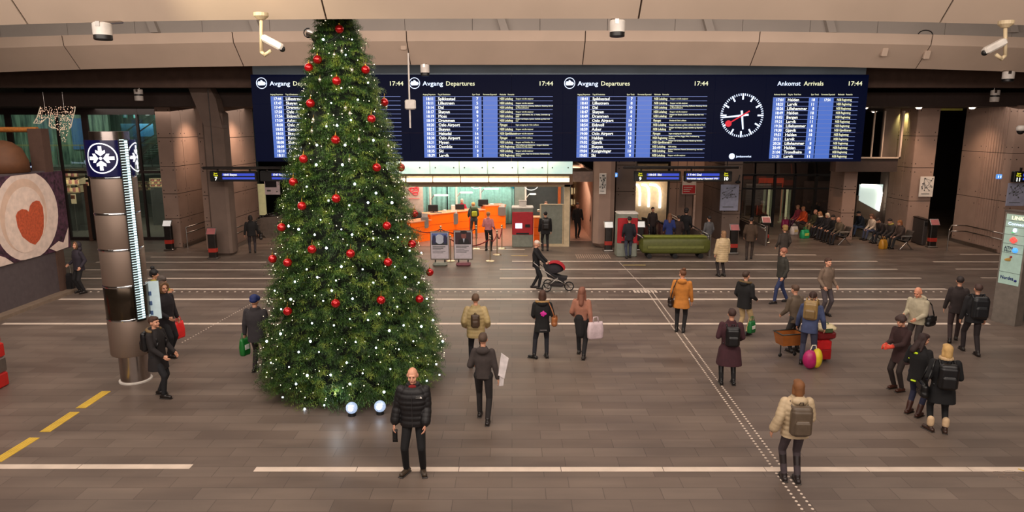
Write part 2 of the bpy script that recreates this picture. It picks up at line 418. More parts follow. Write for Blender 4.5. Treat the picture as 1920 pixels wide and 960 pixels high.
# baseboards with steel face
for (x0, y0, x1, y1, nm) in ((-12.85, 30.4, -12.85, 34.6, 'baseboard_left'), (-15.3, 31.4, -15.3, 35, 'baseboard_left'), (21.6, 30.0, 21.6, 33.4, 'baseboard_right')):
    q = MB(); q.bb((x0 - .04, y0, 0), (x1 + .04, y1, .16)); struct(q.build(nm, M_steel))
# upper windows behind the right side, with a pale frame
q = MB()
a = atY(1616, 208, 33); b = atY(1686, 297, 33)
for (x0, x1, z0, z1) in ((a.x, b.x, b.z, b.z + .07), (b.x - .08, b.x, b.z, a.z)): q.bb((x0, 32.9, z0), (x1, 33.05, z1))
for px in (1637, 1656): x = atY(px, 250, 33).x; q.bb((x, 33, b.z), (x + .05, 33.08, a.z))
struct(q.build('window_2', M_beam))
q = MB(); q.bb((atY(1656, 250, 34).x, 34, 3.9), (atY(1684, 250, 34).x, 34.2, 6.4)); struct(q.build('wall_back', M_conc2))
q = MB(); q.bb((a.x - 1.0, 33.0, atY(1640, 322, 33).z), (b.x - .05, 33.6, b.z)); struct(q.build(trim(), M_dsoffit))

# handrails (pairs) on the piers
def handrail(pts, label, zs=(.95, .68), r=.028, grp=None, nm='handrail'):
    t = thing(nm, label, 'handrail', pts[0], 0, grp)
    for z in zs:
        q = MB(); q.path([Vector(p) + Vector((0, 0, z)) for p in pts], r); q.build('rail', M_steel, t, smooth=True)
    for p in (pts[0], pts[-1]):
        for z in zs[:1]:
            q = MB(); q.tube(Vector(p) + Vector((0, 0, z)), Vector(p) + Vector((0, 0, 0)), .022, n=8); q.build('bracket', M_steel, t)
    return t
handrail([(-15.1, 31.3, 0), (-15.1, 35.2, 0)], 'steel double handrail along the leftmost brown concrete pier', grp='double handrails on the piers')
handrail([(-13.3, 29.8, 0), (-12.75, 30.3, 0), (-12.75, 34.4, 0)], 'steel double handrail beside the dark floor slope behind the dark bag carrier', grp='double handrails on the piers')
handrail([(19.75, 30.5, 0), (20.8, 32.0, 0), (21.45, 31.9, 0), (21.45, 29.4, 0)], 'long bent steel double handrail along the ribbed concrete pier on the right', grp='double handrails on the piers')

# ---- downlights under the back ceiling and the light they give
def downlight(x, y, z, label, es=14, r=.13):
    t = thing('downlight', label, 'ceiling light', (x, y, z), 0, 'round downlights under the brown ceiling')
    q = MB(); q.lathe((x, y, z), [(r * 1.25, 0), (r * 1.25, -.03), (r, -.03), (r, 0)], 20, caps=False); q.build('ring', M_white, t)
    q = MB(); q.lathe((x, y, z), [(r, -.025), (r * .7, -.07), (.002, -.09)], 20, caps=False); q.build('lens', mat('warm_lamp', (255, 240, 220), em=(255, 232, 205), es=es, sample=False), t, smooth=True)
for (px, Y, la) in ((1723, 31.2, 'round downlight above the poster pier'), (1823, 31.2, 'bright round downlight above the ribbed pier'), (1622, 31.4, 'round downlight beside the arrivals board edge'), (1640, 40, 'round downlight deeper in, left of the pale window frame top'), (1732, 40, 'round downlight deeper in, above the poster pier')):
    p = atY(px, 200, Y); downlight(p.x, Y, 6.4, la)
for px, Y, tx, ty in ((1723, 31.4, 18.6, 33.6), (1823, 30.9, 21.6, 32.3)):
    p = atY(px, 200, Y); spot('downlight_beam', (p.x, Y, 6.3), (tx, ty, 2.5), 420, 85, (255, 214, 180), 1.0, .3)
spot('downlight_beam', (-14.3, 32.6, 6.3), (-15.5, 33.0, 3), 560, 95, (255, 214, 184), 1.0, .3)
spot('downlight_beam', (-12.0, 31.8, 6.3), (-13.0, 32.6, 3), 560, 95, (255, 214, 184), 1.0, .3)
spot('downlight_beam', (4.0, 30.9, 6.3), (4.3, 31.6, 2), 160, 75, (255, 208, 170))
spot('downlight_beam', (9.5, 35.0, 6.3), (10, 36.6, 2), 260, 90, (255, 208, 170))
spot('downlight_beam', (14, 31.6, 6.3), (14.5, 31.6, 0), 420, 100, (255, 200, 160))
spot('downlight_beam', (19, 33.8, 6.3), (20.3, 36, 0), 200, 80, (230, 230, 150))
# ================================================================ DISPLAY BOARDS
M_navy = mat('navy_screen', (3, 5, 14), .5, em=(4, 9, 34), es=.8, var=.3, vs=.5)
M_navy.node_tree.nodes['Principled BSDF'].inputs['Specular IOR Level'].default_value = .08
M_blue = mat('blue_screen_column', (20, 30, 60), .4, em=(76, 112, 198), es=1.0, sample=False)
M_rowl = mat('row_line_glow', (20, 30, 60), .4, em=(120, 138, 205), es=.8, sample=False)
M_txt = mat('lit_white_lettering', (30, 30, 30), .4, em=(255, 255, 240), es=1.5, sample=False)
M_txty = mat('lit_cream_lettering', (30, 30, 25), .4, em=(240, 238, 196), es=1.1, sample=False)
M_txtb = mat('lit_bluewhite_lettering', (20, 24, 40), .4, em=(215, 228, 255), es=1.6, sample=False)
M_clockred = mat('red_clock_hand', (60, 5, 10), .4, em=(225, 28, 50), es=1.0, sample=False)
M_hdr = mat('blue_grey_header', (150, 172, 190), .5, var=.15, vs=.7)
YB = 26.9
def BX(px, ref=220): return atY(px, ref, YB).x
def BZ(py): return atY(960, py, YB).z
q = MB()
hx0, hx1 = BX(475, 130), BX(1622, 130)
q.bb((hx0, YB - .1, BZ(140)), (hx1, 28.0, BZ(108))); o = q.build('board_header', M_hdr)
tag(o, 'long blue-grey header box running above all the departure boards', 'sign header')
F0 = YB - .012
def board(px0, px1, label, name='departure_board'):
    t = thing(name, label, 'display board', ((BX(px0, 300) + BX(px1, 300)) / 2, YB + .15, BZ(303)), 0, 'display boards above the ticket office' if name == 'departure_board' else None)
    q = MB(); n = max(1, int(round((px1 - px0) / 96)))
    xs = [BX(px0, 220) + (BX(px1, 220) - BX(px0, 220)) * i / n for i in range(n + 1)]; zs = [BZ(303) + (BZ(140) - BZ(303)) * j / 3 for j in range(4)]
    for i in range(n):
        for j in range(3): q.bb((xs[i] + .003, YB, zs[j] + .003), (xs[i + 1] - .003, YB + .3, zs[j + 1] - .003))
    q.build('screen_panel', M_navy, t); return t
def plain(t, nm, m, rects):
    q = MB()
    for (x0, x1, y0, y1) in rects: q.bb((BX(x0), F0 - .004, BZ(y1)), (BX(x1), YB - .004, BZ(y0)))
    return q.build(nm, m, t)
CH = lambda px: px * YB / FPX
def tx(q, s, px, py, hpx, wpx=None, al='l', bold=0.0):
    """text with its baseline at py, cap height hpx, width wpx (in photo pixels)"""
    text(q, s, (BX(px), F0 - .008, BZ(py)), CH(hpx), CH(wpx) if wpx else None, align=al, bold=bold)
def logo(t, px, py, rpx):
    q = MB(); c = Vector((BX(px), F0 - .008, BZ(py))); r = CH(rpx)
    n = 32
    for i in range(n):
        a, b = 2 * PI * i / n, 2 * PI * (i + 1) / n
        f = lambda an, rr: c + Vector((rr * math.cos(an), 0, rr * math.sin(an)))
        q.add([f(a, r), f(b, r), f(b, r * .88), f(a, r * .88)], [(0, 1, 2, 3)])
    pts = [(-.75, .0), (-.55, .35), (-.2, .3), (-.15, .55), (.1, .5), (.3, .3), (.62, .2), (.8, -.1), (.55, -.35), (-.5, -.4), (-.72, -.25)]
    q.add([c + Vector((x * r, 0, z * r)) for x, z in pts], [tuple(range(len(pts)))])
    return q.build('train_logo', M_txtb, t)
def board_text(t, lx, rows, hdr, dx, y0=181, dy=8.15, right_end=1036, arrivals=False, lg=True, title=('Avgang', 'Departures')):
    """lx: where the logo stands; dx: column positions"""
    n = len(rows); ys = [y0 + dy * i for i in range(n + 1)]
    blues = [(dx['t'], dx['t'] + 23), (dx['k'], dx['k'] + 17), (dx['e'], dx['e'] + 27)]
    for a, b in blues: plain(t, 'blue_column', M_blue, [(a, b, ys[0], ys[-1])])
    q = MB()
    for y in ys: q.bb((BX(dx['t']), F0 - .006, BZ(y + .45)), (BX(right_end), YB - .004, BZ(y - .45)))
    q.build('row_line', M_rowl, t)
    q = MB()
    tx(q, title[0], dx['ti'], 160.5, 8, title[2] if len(title) > 2 else 37, bold=.012); q.build('title_lettering', M_txtb, t)
    q = MB(); tx(q, title[1], dx['ti2'], 160.5, 8, title[3] if len(title) > 3 else 53, bold=.012)
    tx(q, '17:44', dx['c'], 160.5, 8, 27, bold=.012); q.build('title_lettering', M_txty, t)
    q = MB(); q2 = MB()
    for px, s, w in hdr: tx(q2, s, px, 178.5, 2.6, w, bold=.02)
    for i, rw in enumerate(rows):
        yb = ys[i] + dy * .84
        tx(q, rw[0], dx['t'] + 20, yb, 5.2, 14.5, 'r', bold=.015)
        tx(q, rw[1], dx['d'], yb, 5.4, bold=.015)
        tx(q, rw[2], dx['k'] + 11, yb, 5.2, None, 'r', bold=.015)
        tx(q2, rw[3], dx['r'], yb - .6, 4.4, {'NSB Lokaltog': 24, 'Flytoget': 14, 'NSB Regiontog': 27, 'NSB Gjøvikbanen': 31}.get(rw[3], 27), bold=.02)
        if len(rw) > 4:
            for j, ln in enumerate(rw[4].split('|')):
                two = '|' in rw[4]
                tx(q2, ln, dx['n'], yb - 1.4 + (j * 3.6 - 3 if two else 0), 2.6, min(68, 1.25 * len(ln)), bold=.02)
        if len(rw) > 5: tx(q, rw[5], dx['e'] + 21, yb, 5, 12, 'r', bold=.015)
    q.build('row_lettering', M_txt, t); q2.build('small_lettering', M_txty, t)
    if lg: logo(t, lx, 156, 10)
ST = 'Stopper ved alle stasjoner'
B1 = [('17:44', 'Lillestrøm', '8', 'NSB Lokaltog', 'Ikke til Oslo lufthavn|Stopper Lysaker, Asker'), ('17:47', 'Skøyen', '7', 'NSB Lokaltog', 'Stopper ved Bryn, Sandvika'), ('17:49', 'Drammen', '9', 'NSB Lokaltog', 'Ski, Kolbotn'), ('17:50', 'Oslo Airport', '13', 'Flytoget', ST), ('17:54', 'Eidsvoll', '10', 'NSB Lokaltog', ST),
      ('17:59', 'Asker', '8', 'NSB Lokaltog', ST), ('18:00', 'Oslo Airport', '14', 'Flytoget', ST), ('18:02', 'Göteborg'.replace('ö', 'ø'), '18', 'NSB Regiontog', ST), ('18:03', 'Skøyen', '7', 'NSB Lokaltog', ST), ('18:04', 'Kongsvinger', '10', 'NSB Lokaltog', ST), ('18:08', 'Skøyen', '9', 'NSB Lokaltog', ST), ('18:09', 'Kongsberg', '5', 'NSB Regiontog', ST), ('18:10', 'Oslo Airport', '13', 'Flytoget', ST), ('18:11', 'Spikkestad', '7', 'NSB Lokaltog', ST)]
LG = 'Stopper Strømmen, Lørenskog, Fjellhamar, Hanaborg, Grorud|og Nationaltheatret'
B2 = [('18:11', 'Spikkestad', '7', 'NSB Lokaltog', ST), ('18:11', 'Lillestrøm', '5', 'NSB Lokaltog', ST), ('18:14', 'Dal', '10', 'NSB Lokaltog', LG), ('18:17', 'Skøyen', '8', 'NSB Lokaltog', ST), ('18:19', 'Moss', '9', 'NSB Lokaltog', 'Stopper ved Kolbotn, Ski, Ås, Vestby, Sonsveien og|Kambo'), ('18:19', 'Drammen', '4', 'NSB Lokaltog', 'Stopper ved Skøyen, Lysaker, Sandvika og Asker mot|Lier'), ('18:20', 'Oslo Airport', '13', 'Flytoget', 'Ingen avstigning før Oslo Lufthavn'), ('18:21', 'Skøyen', '7', 'NSB Lokaltog', ST),
      ('18:22', 'Hakadal', '16', 'NSB Gjøvikbanen', ST), ('18:30', 'Oslo Airport', '14', 'Flytoget', 'Direkte til Oslo Lufthavn'), ('18:31', 'Mysen', '10', 'NSB Lokaltog', 'Stopper ved Holmlia, Ski ,Ås'), ('18:34', 'Dombås', '11', 'NSB Regiontog', 'Oslo Lufthavn og Lillehammer - Stopper Lillestrøm|Nattbuss fra Otta stasjon'), ('18:35', 'Ski', '9', 'NSB Lokaltog', ST), ('18:39', 'Larvik', '5', 'NSB Regiontog', 'Skøyen, Lysaker, Asker mot Drammen, Holmestrand og|Tønsberg')]
B3 = [('18:41', 'Spikkestad', '7', 'NSB Lokaltog', ST), ('18:41', 'Lillestrøm', '8', 'NSB Lokaltog', ST), ('18:44', 'Dal', '10', 'NSB Lokaltog', LG), ('18:47', 'Skøyen', '8', 'NSB Lokaltog', ST), ('18:49', 'Drammen', '4', 'NSB Lokaltog', 'Stopper ved Skøyen, Lysaker, Sandvika og Asker mot|Lier'), ('18:50', 'Oslo Airport', '14', 'Flytoget', 'Direkte til Oslo Lufthavn'), ('18:54', 'Eidsvoll', '10', 'NSB Lokaltog', 'Stopper Lillestrøm og Oslo Lufthavn før Eidsvoll Verk'), ('18:59', 'Asker', '8', 'NSB Lokaltog', 'Stopper ved Skøyen, Lysaker, Sandvika og Slependen|Høn'),
      ('19:00', 'Oslo Airport', '13', 'Flytoget', 'Ingen avstigning før Oslo Lufthavn'), ('19:02', 'Halden', '18', 'NSB Regiontog', 'Stopper ved Moss, Rygge, Råde, Fredrikstad og|Sarpsborg'), ('19:02', 'Gjøvik', '16', 'NSB Gjøvikbanen', 'Stopper ved Grefsen, Nittedal, Hakadal og Harestua|Jaren'), ('19:03', 'Skøyen', '7', 'NSB Lokaltog', 'NSB Lokaltog'), ('19:04', 'Kongsvinger', '10', 'NSB Lokaltog', 'Stopper Lillestrøm, Fetsund, Sørumsand og Årnes mot|Skarnes'), ('19:05', 'Ski', '9', 'NSB Lokaltog', ST)]
B4 = [('17:01', 'Halden', '18', 'NSB Regiontog', '', '17:54'), ('18:21', 'Larvik', '11', 'NSB Regiontog'), ('18:26', 'Lillehammer', '8', 'NSB Regiontog'), ('18:49', 'Halden', '18', 'NSB Regiontog'), ('19:03', 'Bergen', '12', 'NSB Regiontog'), ('19:21', 'Larvik', '11', 'NSB Regiontog'), ('19:26', 'Lillehammer', '8', 'NSB Regiontog'), ('19:30', 'Gjøvik', '16', 'NSB Gjøvikbanen'),
      ('19:51', 'Halden', '18', 'NSB Regiontog'), ('20:21', 'Larvik', '11', 'NSB Regiontog'), ('20:26', 'Lillehammer', '8', 'NSB Regiontog'), ('20:49', 'Halden', '18', 'NSB Regiontog'), ('21:04', 'Trondheim', '8', 'NSB Regiontog'), ('21:21', 'Larvik', '11', 'NSB Regiontog')]
def hd(o): return [(o + 794, 'Avgang Departure', 23), (o + 822, 'Tog til', 8), (o + 831, 'Destination', 14), (o + 886, 'Spor Track', 14), (o + 906, 'Forventet Expected', 25), (o + 937, 'Merknader', 12), (o + 952, 'Remarks', 12)]
for (off, x0, x1, rows, la) in ((-284, 475, 768, B1, 'departure board behind the tree top, leftmost, first train at 17:44'), (0, 768, 1055, B2, 'departure board right above the ticket office, first train to Spikkestad at 18:11'), (288, 1055, 1338, B3, 'departure board next to the clock, first train at 18:41')):
    t = board(x0, x1, la)
    board_text(t, 779 + off, rows, hd(off), dict(t=794 + off, d=822 + off, k=886 + off, e=906 + off, r=937 + off, n=967 + off, ti=794 + off, ti2=837 + off, c=1009 + off + (6 if off < 0 else 0)), right_end=1036 + off)
t = board(1338, 1622, 'board with the white clock and the arrivals list, rightmost of the lit boards', 'arrivals_board')
board_text(t, 0, B4, [(1448, 'Ankomst Arrival', 21), (1474, 'Tog fra', 9), (1485, 'Train From', 13), (1517, 'Spor Track', 14), (1536, 'Forventet Expected', 25), (1567, 'Merknader', 12), (1582, 'Remarks', 12)],
           dict(t=1447, d=1474, k=1514, e=1533, r=1566, n=1600, ti=1453, ti2=1502, c=1583), y0=183, dy=8.15, right_end=1606, lg=False, title=('Ankomst', 'Arrivals', 42, 36))
cc = Vector((BX(1391, 216), F0 - .006, BZ(216.5))); cr = CH(39.5)
q = MB()
for i in range(60):
    a = 2 * PI * i / 60; big = i % 5 == 0; r0 = cr * (.72 if big else .9); w_ = cr * (.038 if big else .02)
    u = Vector((math.sin(a), 0, math.cos(a))); s_ = Vector((u.z, 0, -u.x))
    q.add([cc + u * r0 - s_ * w_, cc + u * r0 + s_ * w_, cc + u * cr + s_ * w_, cc + u * cr - s_ * w_], [(0, 1, 2, 3)])
face = q.build('clock_dial', M_txtb, t)
def hand(nm, ang, r0, r1, w0, w1, m, dy):
    u = Vector((math.sin(ang), 0, math.cos(ang))); s_ = Vector((u.z, 0, -u.x)); c = cc - Vector((0, dy, 0)); q = MB()
    q.add([c + u * r0 * cr - s_ * w0 * cr, c + u * r0 * cr + s_ * w0 * cr, c + u * r1 * cr + s_ * w1 * cr, c + u * r1 * cr - s_ * w1 * cr], [(0, 1, 2, 3)]); return q
hand('hour_hand', R(173), -.22, .64, .05, .035, M_txtb, .01).build('hour_hand', M_txtb, t)
hand('minute_hand', R(264), -.3, .93, .05, .03, M_txtb, .012).build('minute_hand', M_txtb, t)
qq = hand('second_hand', R(239), -.4, .78, .03, .03, M_clockred, .014); u = Vector((math.sin(R(239)), 0, math.cos(R(239))))
qq.tube(cc + u * cr * .72 + Vector((0, -.016, 0)), cc + u * cr * .72 + Vector((0, -.02, 0)), cr * .15, n=16); qq.build('second_hand', M_clockred, t)
q = MB(); q.tube(Vector((BX(1372, 293), F0 - .004, BZ(293))), Vector((BX(1372, 293), F0 - .01, BZ(293))), CH(5.5), n=20)
text(q, 'Jernbaneverket', (BX(1380, 293), F0 - .008, BZ(295)), CH(3.6), CH(28), bold=.02); q.build('operator_logo', M_txtb, t)

# ---- platform signs hanging below the boards, on a long rail
def rail(x0, x1, Y, z, label):
    t = thing('sign_rail', label, 'rail', ((x0 + x1) / 2, Y, z), 0, 'rails carrying the platform signs')
    q = MB(); q.cbox(((x0 + x1) / 2, Y, z), (x1 - x0, .12, .12), .02); q.build('beam', M_dsteel, t)
    for f in (.12, .9):
        q = MB(); q.tube((x0 + (x1 - x0) * f, Y, z + .05), (x0 + (x1 - x0) * f, Y, 7.25), .02); q.build('hanger', M_dsteel, t)
YS = 28.7
p = atY(380, 315, YS); p2 = atY(560, 315, YS); rail(p.x, p2.x, YS, p.z, 'dark steel rail above the platform 7 sign, left of the tree')
p = atY(1168, 314, YS); p2 = atY(1385, 314, YS); rail(p.x, p2.x, YS, p.z, 'dark steel rail above the platform 9 and 10 signs')
M_scr = mat('screen_blue_violet', (10, 10, 40), .3, em=(60, 80, 200), es=1.0, vs=1.2, sample=False)
M_ylt = mat('lit_yellow', (60, 60, 5), .4, em=(230, 225, 40), es=1.2, sample=False)
def psign(x0, x1, y0, y1, num, side, lines, label, Y=YS, rows=1):
    a = atY(x0, y1, Y); b = atY(x1, y0, Y); t = thing('platform_sign', label, 'sign', ((a.x + b.x) / 2, Y, a.z), 0, 'platform signs under the boards')
    q = MB(); q.cbox(((a.x + b.x) / 2, Y, (a.z + b.z) / 2), (b.x - a.x, .2, b.z - a.z), .02); q.build('housing', M_black, t)
    q = MB(); [q.bb((x - .03, Y - .03, b.z - .01), (x + .03, Y + .03, b.z + .14)) for x in (a.x + .3, b.x - .3)]; q.build('bracket', M_dsteel, t)
    H = b.z - a.z; W = b.x - a.x; f = Y - .106; s = 1 if side == 'l' else -1
    nx0, nx1 = (a.x + W * .27, b.x - W * .04) if side == 'l' else (a.x + W * .04, b.x - W * .27)
    q = MB()
    for (f0, f1) in ((.22, .42), (.55, .8)) if rows == 1 else ((.5, .8),): q.bb((nx0, f - .002, a.z + H * f0), (nx1, f + .01, a.z + H * f1))
    q.build('screen', M_scr, t)
    q = MB(); text(q, lines[0], (nx0 + .05, f - .006, a.z + H * .58), H * .2, (nx1 - nx0) * .42, bold=.02)
    if len(lines) > 1: text(q, lines[1], (nx0 + .03, f - .006, a.z + H * .22), H * .15, (nx1 - nx0) * .95, bold=.03)
    q.build('lettering', M_txt, t)
    cx = a.x + W * .13 if side == 'l' else b.x - W * .13
    if num:
        q = MB(); text(q, num, (cx, f - .004, a.z + H * .12), H * .34, align='c', bold=.04); q.build('platform_number', M_txt, t)
        q = MB(); text(q, 'Spor', (cx, f - .004, a.z + H * .74), H * .14, align='c', bold=.03); text(q, 'Track', (cx, f - .004, a.z + H * .54), H * .14, align='c', bold=.03); q.build('track_lettering', M_ylt, t)
psign(396, 482, 321, 340, '7', 'l', ['18:03 Skøyen'], 'black platform sign with a lit number 7, left of the tree')
psign(489, 572, 321, 340, None, 'l', ['17:47 Skøyen'], 'black platform sign partly behind the left edge of the tree')
psign(1188, 1276, 321, 340, '9', 'l', ['18:05 Ski'], 'black platform sign with number 9 above the lit escalator niche')
psign(1282, 1372, 321, 340, '10', 'r', ['17:44 Dal', 'Forventet avgang / Expected 17:51'], 'black platform sign with number 10 beside the framed map')
psign(1897, 1960, 321, 342, '11', 'l', ['18:00 Bergen'], 'green-lit platform sign with number 11 at the right edge', Y=27.2)

# ================================================================ TICKET OFFICE
YO = flo(1060, 462).y
M_frame = mat('cream_frame', (205, 185, 150), .5)
M_tealg = mat('back_lit_glass', (150, 190, 185), .25, em=(186, 220, 212), es=.78, vs=.7, var=.3, col2=(235, 240, 220))
M_curt = mat('teal_curtain', (158, 208, 196), .8, var=.12, vs=8)
M_curt2 = mat('deep_teal_curtain', (24, 150, 176), .8)
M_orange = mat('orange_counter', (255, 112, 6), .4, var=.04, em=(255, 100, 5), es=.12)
M_otop = mat('counter_top', (222, 150, 110), .4)
M_tube = mat('light_strip', (255, 245, 225), em=(255, 240, 214), es=2.6)
M_grey = mat('grey_panel', (126, 130, 118), .6)
M_dgrey = mat('dark_grey_panel', (80, 82, 80), .6)
xl = atY(640, 400, YO).x; xrr = atY(1068, 400, YO).x
# lit glass fascia: one sheet each
ed = [640, 702, 806, 861, 914, 971, 1027, 1074]
fz0 = atY(960, 326, YO - .3).z; fz1 = atY(960, 303, YO - .3).z
t = thing('glass_fascia', 'pale teal back-lit glass fascia in panels over the ticket office', 'fascia', (atY(860, 314, YO).x, YO - .3, fz0))
for a, b in zip(ed[:-1], ed[1:]):
    xa, xb = atY(a, 314, YO - .3).x + .012, atY(b, 314, YO - .3).x - .012
    q = MB(); q.bb((xa, YO - .3, fz0), (xb, YO - .26, fz1)); g = q.build('glass_panel', M_tealg, t)
    q = MB()
    for fx in (.18, .82): q.tube((xa + (xb - xa) * fx, YO - .31, (fz0 + fz1) / 2), (xa + (xb - xa) * fx, YO - .29, (fz0 + fz1) / 2), .03, n=10)
    q.build('fixing', M_dsteel, g)
q = MB(); q.bb((xl, YO - .2, fz0 - .5), (xrr + .1, YO + .6, fz0)); q.bb((xl, YO - .1, fz0), (xrr + .1, YO + .6, 6.4)); struct(q.build('wall_back', mat('brown_office_band', (120, 90, 70), .6)))
for i, (a, b) in enumerate(((702, 760), (762, 811), (812, 863), (864, 916), (917, 972), (973, 1026), (1027, 1068))):
    xa, xb = atY(a, 338, YO - .3).x, atY(b, 338, YO - .3).x; z = atY(960, 337.5, YO - .3).z
    t = thing('tube_light', ['tube light strip hidden behind the tree edge', 'tube light strip starting at the tree edge above the red logo', 'tube light strip second from the tree edge', 'tube light strip third from the tree edge', 'tube light strip fourth from the tree edge', 'tube light strip next to the last one above the red machine', 'short rightmost tube light strip over the ticket office'][i], 'strip light', ((xa + xb) / 2, YO - .3, z), 0, 'strip lights over the ticket office')
    q = MB(); q.cbox(((xa + xb) / 2, YO - .24, z + .03), (xb - xa, .1, .3), .02); q.build('housing', M_frame, t)
    q = MB(); q.tube((xa + .02, YO - .33, z), (xb - .02, YO - .33, z), .09, n=12); q.build('tube', M_tube, t, smooth=True)
area('ticket_office_strip', ((xl + xrr) / 2, YO - .5, 4.3), ((xl + xrr) / 2, YO - 2.2, 0), 9, .2, 150, (255, 235, 205))
area('curtain_wash', (-2, 36.8, 3.3), (-2, 39, 1.4), 7, .5, 170, (240, 250, 245))
area('ticket_office_lamp', (-1.2, 34.6, 3.35), (-1.2, 35, 0), 8, 3.4, 620, (255, 238, 215))
# frame, side walls, ceiling, floor, curtains
t = thing('ticket_office', 'cream-framed open front of the ticket office below the boards', 'ticket office', ((xl + xrr) / 2, YO, 0))
zt_ = atY(960, 346, YO).z; zb2 = 0
q = MB(); q.bb((xl, YO - .06, zt_ - .1), (xrr, YO + .06, zt_ + .1)); q.build('head_rail', M_frame, t)
q = MB(); q.bb((xrr - .26, YO - .06, 0), (xrr, YO + .1, zt_)); q.build('post', M_frame, t)
q = MB(); q.bb((atY(1030, 400, YO).x, YO - .05, 0), (xrr - .26, YO + .05, .12)); q.build('sill', M_frame, t)
q = MB(); q.bb((xl, YO, 3.4), (xrr, 39.4, 3.5)); struct(q.build('ceiling', mat('office_ceiling', (190, 190, 180), .7)))
q = MB(); q.bb((xrr - .05, YO + .1, 0), (xrr + .05, 39.4, 3.5)); struct(q.build('wall_right', M_dgrey))
q = MB(); q.bb((xl, YO, .0), (xrr, 39.4, .012)); struct(q.build('floor', mat('office_floor', (150, 105, 88), .5)))
q = MB(); q.bb((xl - .1, YO, 0), (xl, 39.4, 3.5)); struct(q.build('wall_left', M_dgrey))
q = MB(); q.bb((xl, 39.4, 0), (xrr, 39.6, 3.5)); struct(q.build('wall_back', M_dgrey))
def curtain(px0, px1, Y, m, label, z1=3.38, z0=.05, fold=.28, arc=None):
    xa, xb = atY(px0, 380, Y).x, atY(px1, 380, Y).x; n = int((xb - xa) / .05); q = MB(); top = []; bot = []; vs = []; fs = []
    for i in range(n + 1):
        x = xa + (xb - xa) * i / n; y = Y + .05 * math.sin(2 * PI * (x - xa) / fold) + .02 * math.sin(9.1 * x)
        zz = z0 if arc is None else arc((x - xa) / (xb - xa))
        vs += [(x, y, zz), (x, y, z1), (x, y + .02, zz), (x, y + .02, z1)]
    for i in range(n): a = 4 * i; fs += [(a, a + 4, a + 5, a + 1), (a + 2, a + 3, a + 7, a + 6), (a, a + 2, a + 6, a + 4), (a + 1, a + 5, a + 7, a + 3)]
    q.add(vs, fs); return tag(q.build('curtain', m, smooth=True), label, 'curtain', 'curtains behind the ticket counter')
curtain(640, 838, 38.9, M_curt, 'pale teal curtain at the back of the ticket office, next to the tree')
curtain(840, 964, 38.9, M_curt, 'pale teal curtain behind the leaning customer and the third monitor')
curtain(846, 964, 38.7, M_curt2, 'deep blue-teal drape with a curved lower edge hung over the pale curtain', arc=lambda s: 3.1 - .55 * s ** 1.3 - .5 * s ** 4)
q = MB(); q.bb((atY(965, 380, 38.5).x, 38.4, 0), (atY(985, 380, 38.5).x, 38.6, 3.4)); struct(q.build('wall_back', M_grey))
q = MB(); q.bb((atY(1046, 380, 37).x, 36.9, 0), (atY(1054, 380, 37).x, 37.1, 3.4)); struct(q.build('door_1', mat('orange_door_edge', (196, 96, 40), .5)))
q = MB(); xw = atY(793, 380, 35).x; q.bb((xl, 35, 0), (xw, 35.15, 3.4)); struct(q.build('wall_left', mat('pale_office_wall', (196, 178, 168), .6)))
# red line logo on the pale wall
c = atY(777, 357, 34.96); q = MB()
for (dx, dz, r) in ((0, .0, .22), (.12, .1, .12), (-.14, .05, .14), (.05, -.16, .13)):
    for i in range(16):
        a0, a1 = 2 * PI * i / 16, 2 * PI * (i + 1) / 16
        q.tube(c + Vector((dx + r * math.cos(a0), 0, dz + r * math.sin(a0) * .6)), c + Vector((dx + r * math.cos(a1), 0, dz + r * math.sin(a1) * .6)), .02, n=5)
q.tube(c + Vector((-.3, 0, -.42)), c + Vector((.25, 0, -.42)), .012, n=5)
tag(q.build('wall_logo', mat('red_sign', (200, 40, 50), .5, em=(230, 60, 70), es=.5)), 'red looping line logo on the pale wall at the tree edge', 'logo')
# counter modules
def counter(a, b, dep, h, label, top=True):
    a = Vector(a); b = Vector(b); d = (b - a); L = d.length; u = d.normalized(); n_ = Vector((-u.y, u.x, 0))
    t = thing('ticket_counter', label, 'counter', (a + b) / 2, 0, 'orange ticket counters')
    q = MB(); q.prism([a + Vector((0, 0, .0)), b, b + n_ * dep, a + n_ * dep], (0, 0, h)); q.build('front', M_orange, t)
    q = MB()
    for z in (.36, .74): q.prism([a - n_ * .01 + Vector((0, 0, z)), b - n_ * .01 + Vector((0, 0, z)), b + n_ * .02 + Vector((0, 0, z)), a + n_ * .02 + Vector((0, 0, z))], (0, 0, .015))
    q.build('groove', mat('orange_groove', (190, 70, 5), .6), t)
    q = MB(); e = u * .04; q.prism([a - e - n_ * .05 + Vector((0, 0, h)), b + e - n_ * .05 + Vector((0, 0, h)), b + e + n_ * (dep + .05) + Vector((0, 0, h)), a - e + n_ * (dep + .05) + Vector((0, 0, h))], (0, 0, .04)); q.build('worktop', M_otop, t)
    return t
A0 = flo(772, 457); A1 = flo(808, 451); B0 = flo(808, 450); B1_ = flo(880, 440.5); C0 = flo(882, 439); C1 = flo(909, 436); D0 = flo(910, 430.5); D1 = flo(948, 428.5); E0 = flo(1001, 455); E1 = flo(1018, 455)
counter(A0, A1, .8, 1.0, 'lowest orange counter module, nearest to the tree')
counter(B0, B1_, .8, 1.25, 'long orange counter module with the two grey brochure holders')
counter(C0, C1, .8, 1.2, 'short orange counter module behind the leaning customer')
counter(D0, D1, .8, 1.28, 'tall orange counter module left of the pink-shirted man')
counter(E0, E1, .6, 1.2, 'narrow orange counter module between the red machine and the grey panel')
def place(px, py, Y, dz=0): p = atY(px, py, Y); return Vector((p.x, p.y, p.z + dz))
